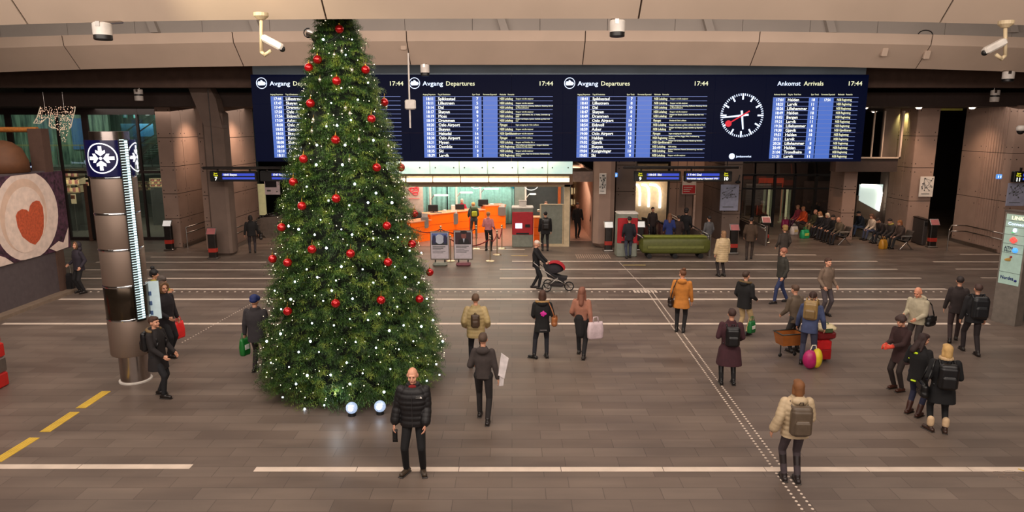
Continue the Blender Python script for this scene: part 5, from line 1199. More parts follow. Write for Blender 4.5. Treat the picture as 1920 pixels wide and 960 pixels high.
# ================================================================ SEATS, BINS
M_mesh = mat('perforated_steel', (120, 112, 106), .45, .7)
def bench(X, y0, n, pitch, label):
    t = thing('bench', label, 'bench', (X, y0 + n * pitch / 2, 0), 0, 'steel seat rows facing left')
    q = MB(); q.bb((X - .06, y0, .33), (X + .06, y0 + n * pitch, .4)); q.build('beam', M_dsteel, t)
    for i in range(n):
        yc = y0 + (i + .5) * pitch
        q = MB(); w_ = pitch * .42
        pr = [(-.3, .45), (-.25, .47), (.1, .42), (.2, .46), (.3, .82), (.34, .86), (.3, .8), (.16, .42), (.08, .39), (-.26, .44)]
        q.rings([[Vector((X + x, yc - w_, z)) for x, z in pr], [Vector((X + x, yc + w_, z)) for x, z in pr]]); q.build('seat', M_mesh, t)
    for i in (0, n // 2, n):
        y = y0 + i * pitch; q = MB(); q.tube((X, y, .35), (X - .28, y, .02), .03); q.tube((X, y, .35), (X + .28, y, .02), .03); q.bb((X - .34, y - .03, 0), (X + .34, y + .03, .03)); q.build('leg', M_steel, t)
        q = MB(); q.path([(X - .25, y, .46), (X - .25, y, .64), (X + .22, y, .64)], .018, 6); q.build('armrest', M_steel, t)
bench(15.75, 31.9, 9, .66, 'perforated steel seat row with the crowd around the green bag')
bench(18.0, 30.7, 9, .68, 'perforated steel seat row along the brown pier, next to the dark bins')
for i, (px, py) in enumerate(((1706, 451), (1715, 454), (1724, 457.5), (1732.5, 461))):
    b = flo(px, py); t = thing('litter_bin', ['dark litter bin next to the seat row, first of four', 'dark litter bin second from the seat row', 'dark litter bin third from the seat row', 'dark litter bin next to the reddish info stand'][i], 'bin', b + Vector((0, .3, 0)), 0, 'dark litter bins in a row')
    q = MB(); q.cbox((b.x, b.y + .3, .62), (.2, .55, 1.2), .03); q.build('body', mat('bin_grey', (58, 52, 50), .5), t)
    q = MB(); q.cbox((b.x, b.y + .3, 1.25), (.22, .6, .06), .02); q.build('lid', M_dsteel, t)
    q = MB(); q.bb((b.x - .07, b.y, .95), (b.x + .07, b.y + .04, 1.12)); q.build('flap', M_black, t)
# ================================================================ CHRISTMAS TREE
TB = flo(664, 710); TX, TY = TB.x, TB.y
rng = random.Random(12); nr = np.random.RandomState(5)
# silhouette half width by height, read from the outline
prof_px = [(8, 18), (36, 35), (80, 50), (130, 64), (200, 80), (300, 106), (400, 127), (500, 148), (600, 164), (700, 182), (735, 184), (765, 165)]
def zr_at(py):
    p = atY(655, py, TY); return p.z, TY * math.cos(TH) + (CAMH - p.z) * math.sin(TH)
ZR = []
for py, hw in prof_px:
    z, dep_ = zr_at(py if py < 700 else 700 + (py - 700) * .35); ZR.append((z, hw * dep_ / FPX * .93))
ZR[-1] = (.06, ZR[-1][1] * .96); ZR[-2] = (.3, ZR[-2][1]); ZR[-3] = (.62, ZR[-3][1])
ZT = ZR[0][0] + .35; ZR = [(ZT, .03)] + ZR; ZR.sort()
zs_, rs_ = np.array([a for a, b in ZR]), np.array([b for a, b in ZR])
def rad(z): return float(np.interp(z, zs_, rs_))
tree = thing('christmas_tree', 'huge green Christmas tree in the middle of the hall behind the bald man', 'christmas tree', (TX, TY, 0))
q = MB(); q.tube((TX, TY, 0), (TX, TY, ZT - .2), .16, .03, 14); q.build('trunk', mat('bark', (60, 42, 30), .9), tree)
def needle_mat(name, c0, c1, c2):
    m = bpy.data.materials.new(name); m.use_nodes = True; nt = m.node_tree; N = nt.nodes; L = nt.links; b_ = N['Principled BSDF']
    tc = N.new('ShaderNodeTexCoord'); nz = N.new('ShaderNodeTexNoise'); nz.inputs['Scale'].default_value = 4.5; nz.inputs['Detail'].default_value = 4; L.new(tc.outputs['Object'], nz.inputs['Vector'])
    rp = N.new('ShaderNodeValToRGB'); e = rp.color_ramp.elements; e[0].position = .36; e[0].color = lin(c0); e[1].position = .68; e[1].color = lin(c2); k_ = e.new(.52); k_.color = lin(c1)
    L.new(nz.outputs['Fac'], rp.inputs['Fac']); L.new(rp.outputs['Color'], b_.inputs['Base Color']); b_.inputs['Roughness'].default_value = .5; return m
M_need = needle_mat('fir_needles', (26, 50, 20), (64, 102, 40), (140, 158, 64))
# dense inner boughs
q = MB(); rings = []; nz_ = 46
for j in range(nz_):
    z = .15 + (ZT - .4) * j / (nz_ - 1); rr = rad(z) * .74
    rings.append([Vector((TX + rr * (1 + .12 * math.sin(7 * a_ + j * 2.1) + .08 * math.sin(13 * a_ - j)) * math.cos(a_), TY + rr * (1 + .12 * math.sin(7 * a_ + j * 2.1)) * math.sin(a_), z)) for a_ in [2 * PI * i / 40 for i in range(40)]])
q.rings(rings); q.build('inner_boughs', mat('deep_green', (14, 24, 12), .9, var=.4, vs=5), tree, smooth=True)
# sprays of needles
NS = 5200; P0 = []; D0 = []; S0 = []
cum = np.cumsum([rad(z) + .12 for z in np.linspace(.12, ZT - .15, 400)]); cum /= cum[-1]
for i in range(NS):
    z = np.interp(rng.random(), cum, np.linspace(.12, ZT - .15, 400)); a_ = rng.random() * 2 * PI
    tier = .5 + .5 * math.sin(z * 2 * PI / .62 + 1.5 * math.sin(a_ * 3)); rr = rad(z) * (rng.uniform(.78, .93) + .07 * tier) - .1
    P0.append((TX + rr * math.cos(a_), TY + rr * math.sin(a_), z + .04)); el = rng.uniform(-.75, .25); b_ = a_ + rng.uniform(-.8, .8)
    D0.append((math.cos(b_) * math.cos(el), math.sin(b_) * math.cos(el), math.sin(el))); S0.append(rng.uniform(.24, .4) * (.62 + .38 * min(1, rad(z) / 1.2)))
for i in range(60):
    a_ = rng.random() * 2 * PI; el = rng.uniform(.2, 1.3); z = ZT - rng.uniform(0, .35); P0.append((TX, TY, z)); D0.append((math.cos(a_) * math.cos(el), math.sin(a_) * math.cos(el), math.sin(el))); S0.append(.24)
P0, D0, S0 = np.array(P0), np.array(D0), np.array(S0); n = len(P0)
up = np.array([0, 0, 1.]); Sd = np.cross(D0, up); Sd /= np.linalg.norm(Sd, axis=1)[:, None] + 1e-9; U0 = np.cross(Sd, D0)
V = []; 
def needles(base, dirv, side, upv, length, count, nl, nw):
    """triangles along a twig"""
    out = []
    for k_ in range(count):
        f = (k_ + .5) / count; c = base + dirv * (length * f)[:, None] - up * ((length * f) ** 2 * .5)[:, None]
        ph = k_ * 2.4 + nr.rand(len(base)) * .9
        r_ = (side * np.cos(ph)[:, None] + upv * np.sin(ph)[:, None]) * .8 + dirv * .62
        r_ /= np.linalg.norm(r_, axis=1)[:, None]; w_ = np.cross(r_, upv + .3 * side); w_ /= np.linalg.norm(w_, axis=1)[:, None] + 1e-9
        L_ = nl * (1 - .35 * f)
        out.append(np.stack([c - w_ * nw, c + w_ * nw, c + r_ * L_], 1))
    return np.concatenate(out)
T = [needles(P0, D0, Sd, U0, S0, 22, .085, .006)]
for s in (-1, 1):
    for f in (.2, .5):
        D1 = D0 * .75 + Sd * s * .66; D1 /= np.linalg.norm(D1, axis=1)[:, None]; T.append(needles(P0 + D0 * (S0 * f)[:, None], D1, np.cross(D1, U0), U0, S0 * (.62 - .3 * f), 11, .075, .0055))
T = np.concatenate(T); nt_ = len(T); co = (T.reshape(-1, 3) - np.array([TX, TY, 0])).astype(np.float32)
co[:, 2] = np.maximum(co[:, 2], .02)
me = bpy.data.meshes.new('foliage'); me.vertices.add(nt_ * 3); me.vertices.foreach_set('co', co.ravel()); me.loops.add(nt_ * 3); me.loops.foreach_set('vertex_index', np.arange(nt_ * 3, dtype=np.int32))
me.polygons.add(nt_); me.polygons.foreach_set('loop_start', np.arange(0, nt_ * 3, 3, dtype=np.int32)); me.polygons.foreach_set('loop_total', np.full(nt_, 3, dtype=np.int32)); me.update(); me.validate(); me.materials.append(M_need)
o = link(bpy.data.objects.new('foliage', me)); o.parent = tree
# hits of a picture ray on the tree's outside
def on_tree(px, py, out=1.0):
    d = ray(px, py); best = None; bd = 9; t_ = TY - 3.2
    while t_ < TY + 1.0:
        p = Vector((0, 0, CAMH)) + d * t_; rr = math.hypot(p.x - TX, p.y - TY); e = rr - rad(p.z) * out
        if e < 0: return p
        if e < bd: bd = e; best = p.copy()
        t_ += .02
    return best
M_bau = mat('red_bauble', (190, 14, 22), .15, .5, coat=.6, var=.3, vs=30)
M_gold = mat('gold_cap', (200, 160, 70), .3, 1.0)
BL = [(637, 55, 'red bauble highest on the tree'), (596, 112, 'red bauble on the upper left of the tree, over the darker edge bauble'), (580, 127, 'dark red bauble half hidden at the upper left tree edge'), (686, 131, 'red bauble at the upper right, level with the board header'), (632, 152, 'red bauble in the middle beside the first board title'), (721, 192, 'red bauble at the right tree edge over the board rows'), (583, 194, 'red bauble at the left tree edge over the first rows of the board'),
      (697, 223, 'red bauble right of the tree middle, level with the clock'), (630, 262, 'red bauble in the tree middle, level with the lower board rows'), (570, 298, 'red bauble at the left tree edge by the bottom of the board'), (707, 314, 'red bauble just under the level of the board bottom, right of middle'), (752, 314, 'red bauble at the right tree edge touching the teal glass fascia'), (551, 341, 'red bauble at the left tree edge over the small platform sign'), (631, 372, 'red bauble in the tree middle, level with the counters'), (567, 386, 'red bauble left of middle, below the platform sign'),
      (777, 400, 'red bauble at the right tree edge before the office chair'), (529, 426, 'red bauble at the left tree edge before the escalator'), (726, 423, 'red bauble right of middle, level with the orange counter'), (586, 467, 'red bauble left of middle, above a pair of baubles'), (658, 475, 'red bauble in the tree middle, level with the poster stands'), (512, 485, 'red bauble at the left tree edge over the floor stripes'), (540, 492, 'red bauble close right of the left edge bauble'), (728, 491, 'red bauble right of middle under the counter level'),
      (773, 457, 'red bauble near the right tree edge beside the rope barrier'), (806, 510, 'red bauble farthest right on the tree'), (540, 583, 'lowest red bauble on the left'), (630, 568, 'lowest red bauble in the middle'), (715, 562, 'lowest red bauble right of the middle'), (787, 560, 'lowest red bauble on the right')]
bau = None
for px, py, la in BL:
    p = on_tree(px, py, 1.03) - Vector((0, .03, 0)); g = 'red baubles on the tree'
    if bau is None:
        bau = thing('bauble', la, 'bauble', (0, 0, 0), 0, g)
        q = MB(); q.ball((0, 0, 0), .088, 24, 16); q.build('ball', M_bau, bau, smooth=True)
        q = MB(); q.tube((0, 0, .08), (0, 0, .11), .02); q.build('cap', M_gold, bau)
        q = MB(); q.path([(0, 0, .1), (.0, .01, .14), (0, .05, .18)], .004, 5); q.build('hanger', M_gold, bau); o = bau
    else: o = copy_tree(bau)
    o.location = p; o['label'] = la
SL = [(656, 213), (673, 262), (600, 150), (660, 132), (648, 203), (585, 246), (728, 274), (724, 200), (641, 96), (627, 103), (588, 225), (655, 300), (744, 262), (712, 283), (670, 560), (565, 596), (667, 585), (738, 340), (572, 235), (611, 350)]
sil = None
for i, (px, py) in enumerate(SL[:12]):
    p = on_tree(px, py, 1.02); la = 'small clear glass drop ornament hung among the upper branches of the tree'
    if sil is None:
        sil = thing('glass_drop', la, 'ornament', (0, 0, 0), 0, 'small glass drops on the tree')
        q = MB(); q.lathe((0, 0, 0), [(.003, -.07), (.03, -.02), (.034, .015), (.012, .045), (.005, .055)], 12); q.build('drop', mat('silver_glass', (220, 220, 200), .12, .8), sil, smooth=True)
        q = MB(); q.tube((0, 0, .05), (0, .02, .1), .004, n=5); q.build('hanger', M_gold, sil); o = sil
    else: o = copy_tree(sil)
    o.location = p
# strings of lights
ls = thing('light_string', 'long string of cold white lights wound around the whole Christmas tree', 'string lights', (TX, TY, 0))
M_b1 = mat('white_bulb', (240, 250, 255), em=(225, 240, 255), es=9, sample=False)
M_b2 = mat('warm_bulb', (255, 245, 220), em=(255, 240, 205), es=3, sample=False)
BIG = [(660, 74), (648, 103), (606, 74), (632, 235), (671, 187), (621, 193), (640, 165), (690, 155), (700, 263), (594, 272), (593, 309), (642, 309), (647, 272), (612, 237), (658, 225), (541, 424), (616, 376), (560, 430), (553, 528), (622, 545), (595, 520), (527, 580), (545, 561), (606, 564), (630, 526), (661, 560), (656, 598), (585, 606), (526, 626), (598, 660), (620, 703), (555, 720), (530, 745), (656, 720), (667, 641), (705, 652), (711, 588), (745, 575), (757, 610), (790, 612), (800, 560), (775, 690), (732, 692), (818, 683), (824, 703), (800, 714), (608, 760), (571, 767), (688, 420), (700, 447), (640, 430), (768, 470), (690, 380), (665, 345), (705, 362), (735, 380), (575, 350), (601, 412), (655, 385), (790, 474), (746, 445), (612, 465), (680, 505), (640, 500), (575, 505), (515, 545), (760, 520), (700, 530), (830, 640), (812, 600), (508, 680), (542, 688), (576, 704), (582, 640), (650, 680), (690, 600), (730, 620), (775, 640), (748, 655), (680, 700), (720, 735), (770, 740), (500, 640), (560, 660), (626, 610), (712, 480), (660, 440), (590, 440), (740, 500), (785, 530)]
for i, (px, py) in enumerate(BIG[:92]):
    p = on_tree(px, py, 1.02); q = MB(); q.ball(p, rng.uniform(.012, .025), 8, 6); q.build('bulb', M_b1, ls, smooth=True)
for (px, py) in ((660, 771), (713, 768)):
    p = flo(px, py + 8); p.z = .16; t = thing('ball_lamp', 'faceted lamp ball lying at the foot of the tree, ' + ('left one of the two' if px < 700 else 'right one, behind the bald man'), 'lamp', (p.x, p.y, 0), 0, 'lamp balls at the foot of the tree')
    q = MB(); q.ball(p, .115, 14, 9); q.build('faceted_ball', mat('mirror_facets', (200, 210, 230), .2, .7, em=(190, 215, 255), es=.7, var=.6, vs=18), t)
    q = MB(); q.ball(p + Vector((0, -.1, .02)), .05, 8, 6); q.build('lamp', M_b1, t)
    q = MB(); q.lathe((p.x, p.y, 0), [(.08, 0), (.07, .06)], 12); q.build('base', M_black, t)
q = MB(); q2 = MB(); zc = .3; a_ = 0.0; prev = None; k_ = 0
while zc < ZT - .3:
    rr = rad(zc) + .0 + rng.uniform(-.05, .03); p = Vector((TX + rr * math.cos(a_), TY + rr * math.sin(a_), zc + .07 * math.sin(a_ * 5 + zc) + .06 * math.sin(a_ * 2.3)))
    if prev is not None: q2.tube(prev, p, .0035, n=4, caps=False)
    if rng.random() < .5: q.ball(p + Vector((rng.uniform(-.04, .04), rng.uniform(-.04, .04), rng.uniform(-.12, .12))), rng.choice((.006, .007, .008, .011)), 5, 4)
    prev = p; st = .09; a_ += st / max(.15, rr); zc += .34 * (st / max(.15, rr)) / (2 * PI); k_ += 1
tag(q.build('tiny_bulb', M_b2, ls), kind='stuff'); q2.build('cable', mat('green_cable', (20, 40, 20), .6), ls)
# soft glow of the lamps on the branches
l = bpy.data.lights.new('tree_lamp', 'POINT'); l.energy = 5; l.color = (.85, .93, 1); l.shadow_soft_size = .1; o = link(bpy.data.objects.new('tree_lamp', l)); o.location = (TX + .1, TY - rad(.2) - .1, .5)
spot('tree_spot', (TX - 3.2, TY - 4.5, 9.8), (TX, TY, 5.5), 1400, 55, (255, 240, 200), .7, .1)
# ================================================================ PEOPLE
FUSE = []
def capsule(q, p0, p1, r0, r1=None, n=12, fl=1.0):
    p0 = Vector(p0); p1 = Vector(p1); r1 = r0 if r1 is None else r1; d = p1 - p0
    d = d.normalized() if d.length > 1e-6 else Vector((0, 0, 1)); a = d.orthogonal().normalized(); b = d.cross(a); rs = []
    for (c, r, angs) in ((p0, r0, (-85, -60, -30, 0)), (p1, r1, (0, 30, 60, 85))):
        for an in angs: x = c + d * r * math.sin(R(an)); rr = r * math.cos(R(an)); rs.append([x + (a * math.cos(2 * PI * i / n) + b * math.sin(2 * PI * i / n) * fl) * rr for i in range(n)])
    q.rings(rs)
def fuse(q, name, m, parent, vox, it=3):
    me = bpy.data.meshes.new(name); me.from_pydata([tuple(v) for v in q.v], [], q.f); me.materials.append(m)
    bm = bmesh.new(); bm.from_mesh(me); bmesh.ops.recalc_face_normals(bm, faces=bm.faces); bm.to_mesh(me); bm.free()
    o = link(bpy.data.objects.new(name, me)); o.parent = parent
    r = o.modifiers.new('r', 'REMESH'); r.mode = 'VOXEL'; r.voxel_size = vox; r.use_smooth_shade = True
    s = o.modifiers.new('s', 'SMOOTH'); s.factor = .5; s.iterations = it
    FUSE.append(o); return o
def bake_fused():
    dg = bpy.context.evaluated_depsgraph_get()
    for o in FUSE:
        me = bpy.data.meshes.new_from_object(o.evaluated_get(dg)); old = o.data; o.modifiers.clear(); o.data = me; me.name = o.name.split('.')[0]; bpy.data.meshes.remove(old)
    FUSE.clear()
def ik(a, b, l1, l2, pole):
    a = Vector(a); b = Vector(b); d = b - a; L = min(d.length, (l1 + l2) * .995); d.normalize(); b = a + d * L
    x = (l1 * l1 - l2 * l2 + L * L) / (2 * L); h = math.sqrt(max(0, l1 * l1 - x * x)); p = Vector(pole); p = (p - d * p.dot(d)).normalized()
    return a + d * x + p * h, b
SKIN = (206, 150, 122)
def cm(c, kind='cloth'): return mat('%s_%d_%d_%d' % ((kind,) + tuple(c)), c, {'cloth': .85, 'skin': .5, 'hair': .7, 'leather': .4, 'puff': .55}[kind], var=.14, vs=9, bump=.12 if kind in ('cloth', 'hair') else 0, bs=60)
def person(px, py, h, rz, label, jacket=(30, 28, 30), trousers=(24, 24, 28), shoes=(28, 22, 20), hair='short', haircol=(60, 42, 30), hem=.80, puff=False, flare=0.0, wide=1.0,
           feet=None, toes=(0, 0), hands=None, lean=0, head=(0, 0), hood=None, hz=.93, vox=.012, skin=SKIN, loc=None, curl=.7, extra=None, sleeve=0.0, face=False, scarf=None, boots=None, grp=None, z0=0):
    s = h / 1.75; L = loc if loc is not None else flo(px, py); t = thing('person', label, 'person', (L.x, L.y, z0), R(rz), grp)
    off = Vector((0, 0, hz - .93)); ML = Matrix.Rotation(R(lean), 4, 'X')
    def TT(p):
        p = Vector(p)
        if p.z > .93: v = ML @ (p - Vector((0, 0, .93))); p = v + Vector((0, 0, .93))
        return (p + off) * s
    HP = Vector((0, .01, 1.53)); MH = Matrix.Rotation(R(head[0]), 4, 'Z') @ Matrix.Rotation(R(head[1]), 4, 'X')
    def HT(p): return TT(MH @ ((Vector(p) - HP) * 1.06) + HP)
    def hball(q, c, rr, nu=16, nv=12):
        k = MB(); k.ball(c, 1, nu, nv, rr); q.add([HT(v) for v in k.v], k.f)
    def hcap(q, a, b, r0, r1=None): capsule(q, HT(a), HT(b), r0 * s, (r1 if r1 is not None else r0) * s)
    def loft(q, prof, dw=0.0, rib=0.0, n=24, step=.025, sq=.8):
        prof = sorted(prof); zs = [p[0] for p in prof]; rs = []; z = zs[0]
        while z <= zs[-1] + 1e-6:
            rx = np.interp(z, zs, [p[1] for p in prof]) * wide + dw; ry = np.interp(z, zs, [p[2] for p in prof]) * wide + dw; cy = np.interp(z, zs, [p[3] if len(p) > 3 else 0 for p in prof])
            k_ = 1 + rib * (abs(math.sin(PI * z / .085)) - .6); ring = []
            for i in range(n):
                a_ = 2 * PI * i / n; ca_, sa_ = math.cos(a_), math.sin(a_); ring.append(TT((rx * k_ * math.copysign(abs(ca_) ** sq, ca_), cy + ry * k_ * math.copysign(abs(sa_) ** sq, sa_), z)))
            rs.append(ring); z += step
        q.rings(rs)
    feet = feet or ((.11, 0, 0), (-.11, .02, 0)); hands = hands or ((.27, -.06, .86), (-.27, -.06, .86))
    joints = []
    for i, sd in enumerate((1, -1)):
        f = Vector(feet[i]) + Vector((0, 0, .085)); hj = Vector((sd * .092, 0, hz - .03)); kn, an = ik(hj, f, .44, .43, (sd * .12, -1, .15 if hz > .7 else 1.2)); joints.append((hj * s, kn * s, an * s))
    arms = []
    for i, sd in enumerate((1, -1)):
        sh = Vector((sd * .175 * wide, 0, 1.40)); el, wr = ik(sh, hands[i], .285, .255, (sd * .3, .8, -.5)); arms.append([TT(v) for v in (sh, el, wr)])
    # ---- the body, one surface
    q = MB(); loft(q, [(.86, .13, .09), (.95, .15, .1), (1.08, .13, .09), (1.28, .16, .1), (1.4, .15, .085), (1.45, .08, .06), (1.47, .05, .05)])
    hcap(q, (0, .02, 1.43), (0, .005, 1.57), .05)
    hball(q, (0, .012, 1.655), (.074, .092, .1)); hball(q, (0, -.028, 1.6), (.056, .062, .066)); hball(q, (0, -.078, 1.553), (.022, .02, .018))
    hcap(q, (0, -.088, 1.645), (0, -.108, 1.615), .011, .014); hcap(q, (-.034, -.076, 1.668), (.034, -.076, 1.668), .014)
    for sd in (-1, 1): hball(q, (sd * .076, .012, 1.632), (.012, .022, .032)); hball(q, (sd * .035, -.06, 1.605), (.026, .025, .028))
    hcap(q, (-.018, -.087, 1.583), (.018, -.087, 1.583), .01)
    for (hj, kn, an) in joints: capsule(q, hj, kn, .07 * s, .05 * s); capsule(q, kn, an, .046 * s, .034 * s)
    for i, (sh, el, wr) in enumerate(arms):
        sd = (1, -1)[i]; capsule(q, sh, el, .045 * s, .037 * s); capsule(q, el, wr, .036 * s, .026 * s)
        d = (wr - el).normalized(); inw = Vector((-sd, 0, 0)); nrm = (inw - d * inw.dot(d)); nrm = nrm.normalized() if nrm.length > .1 else Vector((0, 0, -1)); wv = d.cross(nrm).normalized()
        if wv.y > 0: wv = -wv          # thumb side forward
        pm = wr + d * .05 * s
        for k_ in (-.5, 0, .5): capsule(q, wr + d * .012 * s + wv * k_ * .035 * s, wr + d * .085 * s + wv * k_ * .055 * s, .0155 * s, .014 * s, 8)
        for k_, ln in enumerate((.07, .08, .075, .058)):
            b0 = wr + d * .088 * s + wv * (.03 - k_ * .02) * s; d1 = (d + nrm * curl * .45).normalized(); b1 = b0 + d1 * ln * .5 * s; d2 = (d + nrm * curl * 1.5).normalized(); b2 = b1 + d2 * ln * .5 * s
            capsule(q, b0, b1, .0098 * s, .0092 * s, 8); capsule(q, b1, b2, .0092 * s, .008 * s, 8)
        t0 = wr + d * .03 * s + wv * .028 * s; t1 = t0 + (d * .7 + wv * .55 + nrm * .35).normalized() * .04 * s; capsule(q, t0, t1, .0125 * s, .011 * s, 8); capsule(q, t1, t1 + (d * .9 + nrm * .45).normalized() * .03 * s, .011 * s, .009 * s, 8)
    for i, (hj, kn, an) in enumerate(joints):
        to = R(toes[i]) ; fd = Vector((math.sin(to), -math.cos(to), 0)); capsule(q, an + Vector((0, 0, -.03)) * s - fd * .03 * s, an + Vector((0, 0, -.05)) * s + fd * .13 * s, .03 * s, .024 * s)
    fuse(q, 'body', cm(skin, 'skin'), t, vox * .8, 2)
    # ---- face details
    q = MB()
    for sd in (-1, 1): hball(q, (sd * .03, -.077, 1.643), (.012, .009, .007), 8, 6)
    q.build('eyes', mat('dark_eye', (40, 28, 24), .3), t, world=False, smooth=True)
    q = MB(); hcap(q, (-.02, -.093, 1.584), (.02, -.093, 1.584), .006); q.build('mouth', mat('lip', (150, 84, 76), .5), t, world=False, smooth=True)
    # ---- shoes, trousers
    for i, (hj, kn, an) in enumerate(joints):
        to = R(toes[i]); fd = Vector((math.sin(to), -math.cos(to), 0)); q = MB(); g = Vector((0, 0, -.085 + .045)) * s
        capsule(q, an + g - fd * .055 * s, an + g + fd * .14 * s, .045 * s, .04 * s); capsule(q, an + g, an + Vector((0, 0, .03)) * s, .046 * s, .044 * s)
        if boots: capsule(q, an, an.lerp(kn, boots), .05 * s, .062 * s)
        fl_ = (an.z / s - .085) * s
        q.v = [(x, y, max(z, fl_ + .002)) for x, y, z in q.v]; fuse(q, 'shoe', cm(shoes, 'leather'), t, vox, 2)
        k = MB(); c = an + Vector((0, 0, -.078)) * s + fd * .045 * s; k.cbox(c, (.088 * s, .27 * s, .02 * s), .006, rz=to); k.build('sole', cm((40, 34, 30), 'leather'), FUSE[-1], world=False)
    q = MB(); capsule(q, joints[0][0] + Vector((0, 0, .02)), joints[1][0] + Vector((0, 0, .02)), .1 * s)
    capsule(q, TT((-.06, 0, .93)), TT((.06, 0, 1.0)), .105 * s)
    for (hj, kn, an) in joints: capsule(q, hj, kn, .09 * s, .066 * s); capsule(q, kn, an.lerp(kn, .08), .064 * s, .052 * s)
    fuse(q, 'trousers', cm(trousers), t, vox, 3)
    # ---- jacket or coat
    q = MB(); e = .022 if puff else .0
    pr = [(.93, .17, .125), (1.05, .165, .122), (1.25, .195, .135), (1.34, .185, .125), (1.41, .145, .105), (1.45, .11, .088), (1.48, .08, .078)]
    if hem < .93: pr = [(hem, .178 + flare, .13 + flare)] + ([(.85, .172 + flare * .5, .128 + flare * .5)] if hem < .8 else []) + pr
    else: pr[0] = (hem, .17, .125)
    loft(q, pr, e, .07 if puff else 0.0)
    for (sh, el, wr) in arms:
        r0, r1, r2 = (.07 + e * .35 + sleeve, .06 + e * .6 + sleeve, .048 + e * .5 + sleeve); capsule(q, sh, el, r0 * s, r1 * s); capsule(q, el, wr.lerp(el, .05), r1 * s, r2 * s)
        if puff:
            for j in range(1, 4):
                for a_, b_ in ((sh, el), (el, wr)): c = a_.lerp(b_, j / 4); dd = (b_ - a_).normalized() * .018; capsule(q, c - dd, c + dd, (r1 + .008) * s)
    loft(q, [(1.43, .095, .09, .012), (1.52, .085, .082, .012)], e * .3)
    if hood: k = MB(); k.ball((0, .115, 1.455), 1, 14, 10, (.135, .075, .075)); q.add([TT(v) for v in k.v], k.f)
    fuse(q, 'jacket', cm(jacket, 'puff' if puff else 'cloth'), t, vox, 3)
    jk = FUSE[-1]
    if hood and hood is not True:
        q = MB(); 
        for i in range(14): a_ = PI * (i / 13) ; p = (math.cos(a_) * .15, -.01 + math.sin(a_) * .16, 1.475 + .02 * math.sin(a_)); k = MB(); k.ball(p, .036, 8, 6); q.add([TT(v) for v in k.v], k.f)
        fuse(q, 'fur_trim', cm(hood, 'hair'), t, vox, 1)
    # ---- hair or hat
    if hair != 'bald':
        q = MB(); hc = haircol; nm = 'hair'
        if hair == 'stubble': hball(q, (0, .03, 1.645), (.0775, .077, .07))
        elif hair in ('short', 'bob', 'long', 'bun', 'ponytail'):
            hball(q, (0, .027, 1.672), (.085, .092, .092)); hball(q, (0, -.02, 1.715), (.07, .07, .045))
            if hair in ('bob', 'long'): hcap(q, (0, .05, 1.66), (0, .055, 1.55), .078, .07); [hcap(q, (sd * .065, .01, 1.66), (sd * .07, .02, 1.55), .03) for sd in (-1, 1)]
            if hair == 'long': hcap(q, (0, .06, 1.56), (0, .12, 1.38), .075, .06); [hcap(q, (sd * .07, .02, 1.58), (sd * .085, .03, 1.42), .035, .03) for sd in (-1, 1)]
            if hair == 'bun': hball(q, (0, .06, 1.775), (.05, .05, .042))
            if hair == 'ponytail': hcap(q, (0, .1, 1.69), (0, .14, 1.55), .035, .02)
        elif hair == 'beanie': nm = 'hat'; hball(q, (0, .01, 1.70), (.092, .105, .085)); hcap(q, (-.05, -.02, 1.69), (.05, -.02, 1.69), .07); hball(q, (0, .04, 1.66), (.086, .085, .06))
        elif hair == 'pom': nm = 'hat'; hball(q, (0, .01, 1.70), (.094, .105, .09)); hball(q, (0, .03, 1.82), (.055, .055, .05)); hcap(q, (-.05, -.02, 1.69), (.05, -.02, 1.69), .075); hball(q, (0, .04, 1.64), (.09, .08, .075))
        elif hair == 'cap': nm = 'hat'; hball(q, (0, .01, 1.70), (.088, .1, .075)); k = MB(); k.box((0, -.12, 1.69), (.13, .1, .014), rx=.15); q.add([HT(v) for v in k.v], k.f)
        elif hair == 'furhat': nm = 'hat'; hball(q, (0, .015, 1.72), (.11, .12, .09)); hball(q, (0, .05, 1.64), (.1, .08, .08))
        elif hair == 'hoodup': nm = 'hood'; hball(q, (0, .045, 1.65), (.11, .105, .125)); hball(q, (0, .06, 1.52), (.12, .09, .09))
        hm = fuse(q, nm, cm(hc, 'hair'), t, vox, 2)
    if hair == 'hoodup':
        q = MB()
        for i in range(16): a_ = 2 * PI * i / 16; hball(q, (.088 * math.cos(a_), -.035, 1.64 + .105 * math.sin(a_)), (.03, .03, .03), 8, 6)
        fuse(q, 'fur_trim', cm((112, 84, 56), 'hair'), t, vox, 1)
    if scarf:
        q = MB()
        for i in range(12): a_ = 2 * PI * i / 12; p = (math.cos(a_) * .09, .005 + math.sin(a_) * .085, 1.495); k = MB(); k.ball(p, .042, 8, 6); q.add([TT(v) for v in k.v], k.f)
        fuse(q, 'scarf', cm(scarf, 'cloth'), t, vox, 2)
    M = Matrix.Translation(t.location) @ Matrix.Rotation(R(rz), 4, 'Z')
    t_info = dict(o=t, M=M, TT=TT, s=s, rz=R(rz), arms=arms, jk=jk)
    return t_info
def W(p, pt): return p['M'] @ p['TT'](pt)
